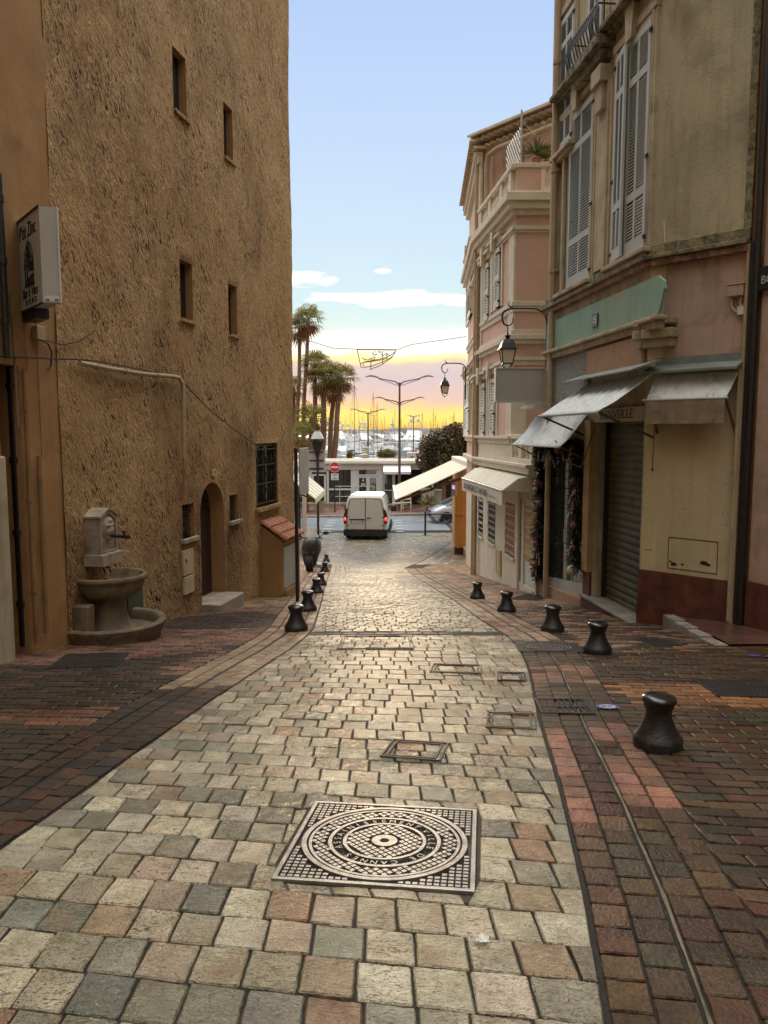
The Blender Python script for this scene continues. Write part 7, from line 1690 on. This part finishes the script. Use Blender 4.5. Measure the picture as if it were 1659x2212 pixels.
# furniture of the open terrace at the right
tq = thing('terrace_bar', 'white open terrace bar with counters and posts behind the silver car', 'bar', (4, 55, -3.45)); b = MB()
for u in (868, 890, 914, 934, 958, 982): q = P(u, 1080, 54.5); b.box(WX, q.x-.06, q.x+.06, 54.4, 54.52, -3.5, -.55)
b.build('posts', m_white, tq); b = MB(); q0, q1 = P(868, 1060, 54.5), P(990, 1060, 54.5); b.box(WX, q0.x, q1.x, 54.0, 56, -.55, -.35); b.build('roof', m_awncream, tq); b = MB(); b.box(WX, q0.x, q1.x-1, 54.45, 54.6, -3.5, -2.5); b.box(WX, q0.x-.05, q1.x-.9, 54.3, 54.75, -2.5, -2.42); b.box(WX, P(912, 1060, 54).x, P(938, 1060, 54).x, 54.0, 54.3, -3.5, -2.3); b.build('counter', m_pave_tan, tq); b = MB(); b.box(WX, q0.x, q1.x, 57.5, 57.7, -3.5, -.5); b.build('back_wall', m_darkwood, tq); b = MB()
for k in range(5): b.box(WX, q0.x+1+k*.75, q0.x+1.45+k*.75, 57.2, 57.45, -2.2+.2*(k % 2), -1.2); 
b.build('shelves', m_signback, tq)
for u, y, lb in ((879, 50.6, 'slatted pale wooden chair on the red pavement under the big awning'), (858, 50.2, 'slatted pale wooden crate-like seat beside the van mirror')):
    q = P(u, 1090, y); ch = thing('wooden_chair', lb, 'chair', V((q.x, y, -3.45))); b = MB(); [b.box(WX, q.x-.3, q.x+.3, y-.25+k*.13, y-.16+k*.13, -3.02, -2.98) for k in range(4)]; b.build('seat', m_awncream, ch); b = MB(); [b.box(WX, q.x-.3, q.x+.3, y+.27, y+.3, -2.85+k*.2, -2.71+k*.2) for k in range(4)]; b.build('backrest', m_awncream, ch)
    for sx in (-.26, .26):
        for sy in (-.22, .28): MB().box(WX, q.x+sx-.03, q.x+sx+.03, y+sy-.03, y+sy+.03, -3.45, -3.02 if sy < 0 else -2.1).build('leg', m_awncream, ch)
yucca(V((P(925, 1100, 49.9).x, 49.9, -3.45)), 1.1, 'spiky agave plant at the kerb in front of the silver car', 50, m_leafpalm, 'agave_plant')
# ================================================================== trees and plants
def leafcloud(b, c, rad, n, size, flat=.3, seed=0):
    random.seed(seed)
    for _ in range(n):
        while True:
            d = V((random.uniform(-1, 1), random.uniform(-1, 1), random.uniform(-1, 1)))
            if .25 < d.length < 1: break
        k = 1+.22*noise.noise(d*2.2+V((seed, 0, 0)))+.12*noise.noise(d*5)
        p_ = V(c)+V((d.x*rad[0], d.y*rad[1], d.z*rad[2]))*k
        if noise.noise(p_*1.6/max(.4, rad[0]*.5)) < -.32: continue
        n_ = V((random.gauss(0, 1), random.gauss(0, 1), random.gauss(.5, 1))).normalized(); u_ = n_.orthogonal().normalized(); v_ = n_.cross(u_); a = random.uniform(0, 6.28); u2 = u_*cos(a)+v_*sin(a); v2 = n_.cross(u2); s = size*random.uniform(.6, 1.3)
        b.poly([p_-u2*s, p_-v2*s*.4, p_+u2*s, p_+v2*s*.4])
q = P(948, 975, 51); tr_ = thing('round_tree', 'dense dark green tree with reddish tinges rising behind the striped awning', 'tree', V((q.x+.3, 51, -3.5)))
b = MB(); leafcloud(b, (q.x+.35, 51, P(948, 983, 51).z), (1.9, 1.65, 1.78), 9000, .14, seed=3); leafcloud(b, (q.x+1.45, 51, P(980, 960, 51).z), (1.55, 1.4, 1.45), 5000, .14, seed=4); b.build('crown', m_leafdark, tr_)
b = MB(); b.tube([V((q.x+.3, 51, -3.6)), V((q.x+.35, 51, -1.8)), V((q.x+.3, 51, -.3))], [.16, .12, .06], 8); [b.tube([V((q.x+.33, 51, -1.9)), V((q.x+.33+dx, 51+dy, -.2))], [.07, .03], 6) for dx, dy in ((.9, .2), (-.8, .3), (.2, -.8), (1.4, .0))]; b.build('trunk', m_palmtrunk, tr_, smooth=50)
for u, v, rx, rz_, y, lb, m in ((835, 981, 22, 10, 64, 'round clipped green hedge bush seen above the pavilion roof', m_hedge), (757, 984, 9, 9, 64, 'small yellowish bush above the pavilion roof', m_hedge)):
    q = P(u, v, y); k = y/1659; bu = thing('hedge_bush', lb, 'bush', V((q.x, y, -3.5))); b = MB(); leafcloud(b, q, (rx*k, rx*k*.8, rz_*k*1.1), 2600 if rx > 15 else 900, .085, seed=int(u)); b.build('foliage', m, bu); b = MB(); b.tube([V((q.x, y, -3.6)), V((q.x, y, q.z))], .06, 6); b.box(WX, q.x-rx*k*.8, q.x+rx*k*.8, y-.4, y+.4, -3.5, q.z-rz_*k*.6); b.build('planter', m_pave_tan, bu)
q = P(664, 1065, 49); yucca(V((q.x-.3, 49.5, -3.45)), 1.9, 'green shrub beside the left corner awning', 140, m_leafpalm, 'corner_shrub')
def palm(u, vtop, y, lb, R_=1.9, lean=(0, 0), nl=46, seed=0, trunk=.20, skirt=.8, ubase=None):
    random.seed(seed); R_ *= 1.15; nl = int(nl*.85); k = y/1659; top = P(u, vtop, y); bx = P(ubase if ubase else u, 990, y).x; base = V((bx, y, -3.7)); t = thing('palm_tree', lb, 'palm tree', base, 'fan palms on the quay')
    b = MB(); n = 9; b.tube([base.lerp(top, i/n)+V((.12*sin(i*.8+seed), 0, 0))*(i/n)*(1-i/n)*3 for i in range(n+1)], [trunk*(1.35-.45*i/n) for i in range(n+1)], 10); b.build('trunk', m_palmtrunk, t, smooth=60)
    g = MB(); dd = MB()
    for i in range(nl):
        dead = i < nl*.26; a = i*2.39996+random.uniform(-.3, .3); el = radians(random.uniform(-75, -35)) if dead else radians(-28+100*((i-nl*.26)/(nl*.74))**.85+random.uniform(-10, 10))
        d = V((cos(a)*cos(el), sin(a)*cos(el), sin(el))); st = R_*(.42 if not dead else .3)*random.uniform(.8, 1.15); hub = top+d*st; bb = dd if dead else g
        w = d.orthogonal().normalized()*.025; bb.poly([top-w, top+w, hub+w, hub-w])
        side = d.cross(V((0, 0, 1))); side = V((1, 0, 0)) if side.length < .05 else side.normalized(); nf = 11; L_ = R_*.62*random.uniform(.8, 1.1)
        for j in range(nf):
            th = radians(-82+164*j/(nf-1)); dr_ = (d*cos(th)+side*sin(th)).normalized(); l_ = L_*(.75+.25*cos(th)); m = hub+dr_*l_*.6+V((0,0,.02)); e = hub+dr_*l_*.95-V((0, 0, l_*(.34 if not dead else .2)*random.uniform(.6, 1.3))); wv = dr_.cross(side.cross(d)).normalized()*R_*.026
            bb.poly([hub, m-wv, m+wv]); bb.poly([m-wv, m+wv, e])
    g.build('crown', m_leafpalm, t)
    if skirt: dd.build('dead_fronds', m_deadleaf, t)
palm(665, 693, 72, 'tallest thin fan palm, right one of the high pair', 1.75, nl=48, seed=1, trunk=.17, ubase=651)
palm(647, 712, 73, 'tall thin fan palm, left one of the high pair', 1.6, nl=44, seed=2, trunk=.17, ubase=640)
palm(680, 790, 71, 'mid height fan palm at the left of the thick cluster', 1.75, nl=50, seed=3, ubase=676)
palm(701, 818, 70, 'fan palm in the middle of the thick cluster', 1.9, nl=56, seed=4, ubase=692, trunk=.24)
palm(737, 818, 70, 'leaning fan palm at the right side of the thick cluster', 1.8, nl=52, seed=5, ubase=712, trunk=.22)
palm(722, 842, 73, 'fan palm half hidden inside the thick cluster', 1.6, nl=48, seed=6, ubase=706, trunk=.22)
palm(672, 905, 68, 'short young fan palm with low crown behind the lamp post', 1.7, nl=50, seed=7, ubase=668, trunk=.2)
palm(655, 942, 66, 'lowest fan palm spreading beside the left wall', 1.5, nl=44, seed=8, ubase=655, trunk=.2)
palm(634, 838, 74, 'fan palm mostly cut off by the ochre wall', 1.5, nl=40, seed=9, ubase=630)
# ================================================================== harbour
qf = MB(); xs = [P(u, 985, 66).x for u in range(600, 905, 4)]
for x in xs: qf.tube([(x, 66, -3.6), (x, 66, -2.55)], .03, 5)
qf.box(WX, xs[0], xs[-1], 65.96, 66.04, -2.57, -2.50); tag(qf.build('quay_railing', m_lightmetal), 'low white railing along the quay behind the pavilion', 'railing')
def hull(b, L_, W_, H_, z=0):
    secs = []
    for k in range(9):
        t = k/8; y = -L_/2+L_*t; w = W_/2*(.82+.18*sin(pi*min(1, t*1.3))) if t < .55 else W_/2*max(.02, 1-((t-.55)/.45)**2.0); sh = H_*(1+.28*t*t); ov = L_*.05*t*t
        secs.append([V((0, y, z-.25)), V((w*.7, y+ov*.3, z-.05)), V((w*.97, y+ov*.8, z+sh*.6)), V((w, y+ov, z+sh)), V((w*.92, y+ov, z+sh+.02)), V((-w*.92, y+ov, z+sh+.02)), V((-w, y+ov, z+sh)), V((-w*.97, y+ov*.8, z+sh*.6)), V((-w*.7, y+ov*.3, z-.05))])
    b.loft(secs); return b
def house(b, y0, y1, w0, w1, z0, z1, rake=.4):
    i = b.add([V((-w0, y0, z0)), V((w0, y0, z0)), V((w0*.85, y1, z0)), V((-w0*.85, y1, z0)), V((-w1, y0+rake*.3, z1)), V((w1, y0+rake*.3, z1)), V((w1*.85, y1-rake, z1)), V((-w1*.85, y1-rake, z1))])
    for f in ((0,3,2,1),(4,5,6,7),(0,1,5,4),(1,2,6,5),(2,3,7,6),(3,0,4,7)): b.f.append(tuple(i+k for k in f))
O0 = (0, 0, 0)
sail = thing('sailing_boat', 'white sailing boat with a bare mast moored among many others', 'sailing boat', O0, 'sailing boats in the harbour')
hull(MB(), 11, 3.4, 1.15).build('hull', m_hull, sail, smooth=40)
b = MB(); house(b, -2.6, 2.4, 1.1, .85, 1.25, 1.75, .8); cbn = b.build('cabin', m_hull, sail); b = MB(); house(b, -1.8, 1.5, 1.115, 1.0, 1.38, 1.58, .5); b.build('windows', m_glass, cbn)
b = MB(); b.tube([V((0, .6, 1.2)), V((0, .6, 14.6))], [.075, .045], 6); b.bar((-1.0, .6, 6.2), (1.0, .6, 6.2), .05); b.bar((-.75, .6, 10.2), (.75, .6, 10.2), .05); b.tube([V((0, 5.6, 1.6)), V((0, .65, 14.3))], .022, 4); b.tube([V((0, -5.3, 1.2)), V((0, .55, 14.4))], .018, 4)
for sg in (-1, 1): b.tube([V((sg*1.5, .5, 1.3)), V((sg*1.0, .6, 6.2)), V((sg*.75, .6, 10.2)), V((0, .6, 14.2))], .016, 4)
b.tube([V((0, .6, 14.6)), V((0, .6, 15.2))], .015, 4); b.build('mast', m_mast, sail); b = MB(); b.tube([V((0, .5, 2.5)), V((0, -4.2, 2.6))], [.2, .13], 8); b.build('boom_cover', m_hullblue, sail, smooth=60)
motor = thing('motor_yacht', 'white motor yacht with a dark window band and a radar arch', 'motor yacht', O0, 'motor yachts in the harbour')
hull(MB(), 14, 4.4, 1.9).build('hull', m_hull, motor, smooth=40)
b = MB(); house(b, -4.6, 3.2, 1.75, 1.5, 2.0, 3.3, 2.0); sp_ = b.build('superstructure', m_hull, motor); b = MB(); house(b, -4.0, 2.6, 1.74, 1.60, 2.55, 3.0, 1.2); b.build('windows', m_glass, sp_)
b = MB(); house(b, -4.2, .8, 1.45, 1.3, 3.3, 3.5, .3); house(b, -3.0, .3, 1.35, 1.1, 3.5, 4.2, 1.0); b.build('flybridge', m_hull, motor)
b = MB(); 
for sg in (-1, 1): b.bar((sg*1.3, -3.2, 3.5), (sg*1.0, -2.5, 5.6), .14)
b.bar((-1.0, -2.5, 5.6), (1.0, -2.5, 5.6), .14); b.tube([V((0, -2.5, 5.6)), V((0, -2.6, 8.0))], .05, 5); b.ball((.55, -2.5, 5.95), .28, 8, 6); b.ball((-.55, -2.5, 5.95), .28, 8, 6); b.build('radar_arch', m_hull, motor, smooth=50)
speed = thing('speed_boat', 'small open motor boat with a grey canvas cover', 'motor boat', O0, 'small motor boats in the harbour')
hull(MB(), 8, 2.7, 1.15).build('hull', m_hull, speed, smooth=40)
b = MB(); house(b, -1.5, 2.2, 1.1, .6, 1.25, 1.75, 1.4); b.build('windscreen', m_glassblue, speed); b = MB(); house(b, -3.6, -1.3, 1.2, 1.0, 1.2, 1.9, .4); b.build('canvas', m_boatcanvas, speed)
random.seed(21); first = {'s': True, 'm': True, 'p': True}; WZ = -4.8
def place(kind, u, y, rz, sc=1, lb=None):
    src = {'s': sail, 'm': motor, 'p': speed}[kind]; p_ = V(((u-829.5)/1659*y, y, WZ))
    if first[kind]: first[kind] = False; src.location = p_; src.rotation_euler = (0, 0, rz); src.scale = (sc,)*3; o = src
    else: o = dup(src, p_, rz, sc)
    if lb: o['label'] = lb
    return o
u = 626
while u < 1002: place('s', u+random.uniform(-3, 3), random.uniform(150, 270), random.choice((0, pi))+random.gauss(0, .25), random.uniform(.55, .88)); u += random.uniform(5.0, 9.0)
place('s', 768, 140,   .3, 1.05); place('s', 805, 145, -.2, .95)
for u in (728, 745, 762, 776, 790, 803, 818, 834, 850, 866, 880, 895, 915, 940, 968, 645, 665, 700, 712): place('m', u+random.uniform(-5, 5), random.uniform(205, 330), random.choice((0, pi))+random.gauss(0, .35), random.uniform(1.0, 1.7))
for u in range(705, 925, 19): place('m', u+random.uniform(-5, 5), random.uniform(165, 200), random.choice((0, pi))+random.gauss(0, .5), random.uniform(.7, .95))
for u in range(700, 935, 13): place('p', u+random.uniform(-4, 4), random.uniform(148, 215), pi/2*random.choice((1, -1))+random.gauss(0, .5), random.uniform(.9, 1.5))
for u in (650, 665, 690, 640): place('p', u, random.uniform(150, 200), pi/2+random.gauss(0, .5), 1.3)
o = place('p', 825, 150, 1.4, 1.6); 
rb = place('p', 843, 156, 1.7, 1.5, 'small motor boat with a bright red cover'); [setattr(ch, 'data', ch.data.copy()) or ch.data.materials.clear() or ch.data.materials.append(m_boatred) for ch in rb.children if ch.name.startswith('canvas')]
b = MB(); b.box(WX, P(880, 980, 80).x, P(906, 980, 80).x, 80, 81, -3.5, P(890, 977, 80).z); qb = b.build('quay_cabin', m_white, bevel=.04); tag(qb, 'low white equipment boxes on the quay by the round tree', 'box')
b = MB(); [b.box(WX, P(782, 980, 76).x, P(797, 980, 76).x, 76, 77, P(790, 990-5*k, 76).z, P(790, 987-5*k, 76).z) for k in range(5)]; sl_ = b.build('slatted_kiosk', m_awncream); tag(sl_, 'pale slatted kiosk on the quay between the bushes', 'kiosk')
# ---------------------------------------------------------------- unseen houses behind the viewer, added to darken the near sides
b = MB(); b.box(WX, -9, -5.15, -26, 4.4, -1, 15); o = b.build('unseen_shade_house', m_ochre); tag(o, 'tall unseen ochre house added uphill of the viewer to shade the left side of the street', 'building')
e7 = T(9, 0, 0); b = MB(); b.box(WX, e7.x, e7.x+5, -26, e7.y, -1, 15); o = b.build('unseen_shade_house', m_pinkdull); tag(o, 'tall unseen pink house added uphill of the viewer to shade the right side of the street', 'building')
b = MB(); b.box(WX, -5.1, e7.x-.05, -28, -22, -1, 14); o = b.build('unseen_shade_house', m_beige); tag(o, 'unseen beige house added behind the viewer to block light from the top of the street', 'building')
for o in D.objects:
    if '_o' in o: del o['_o']
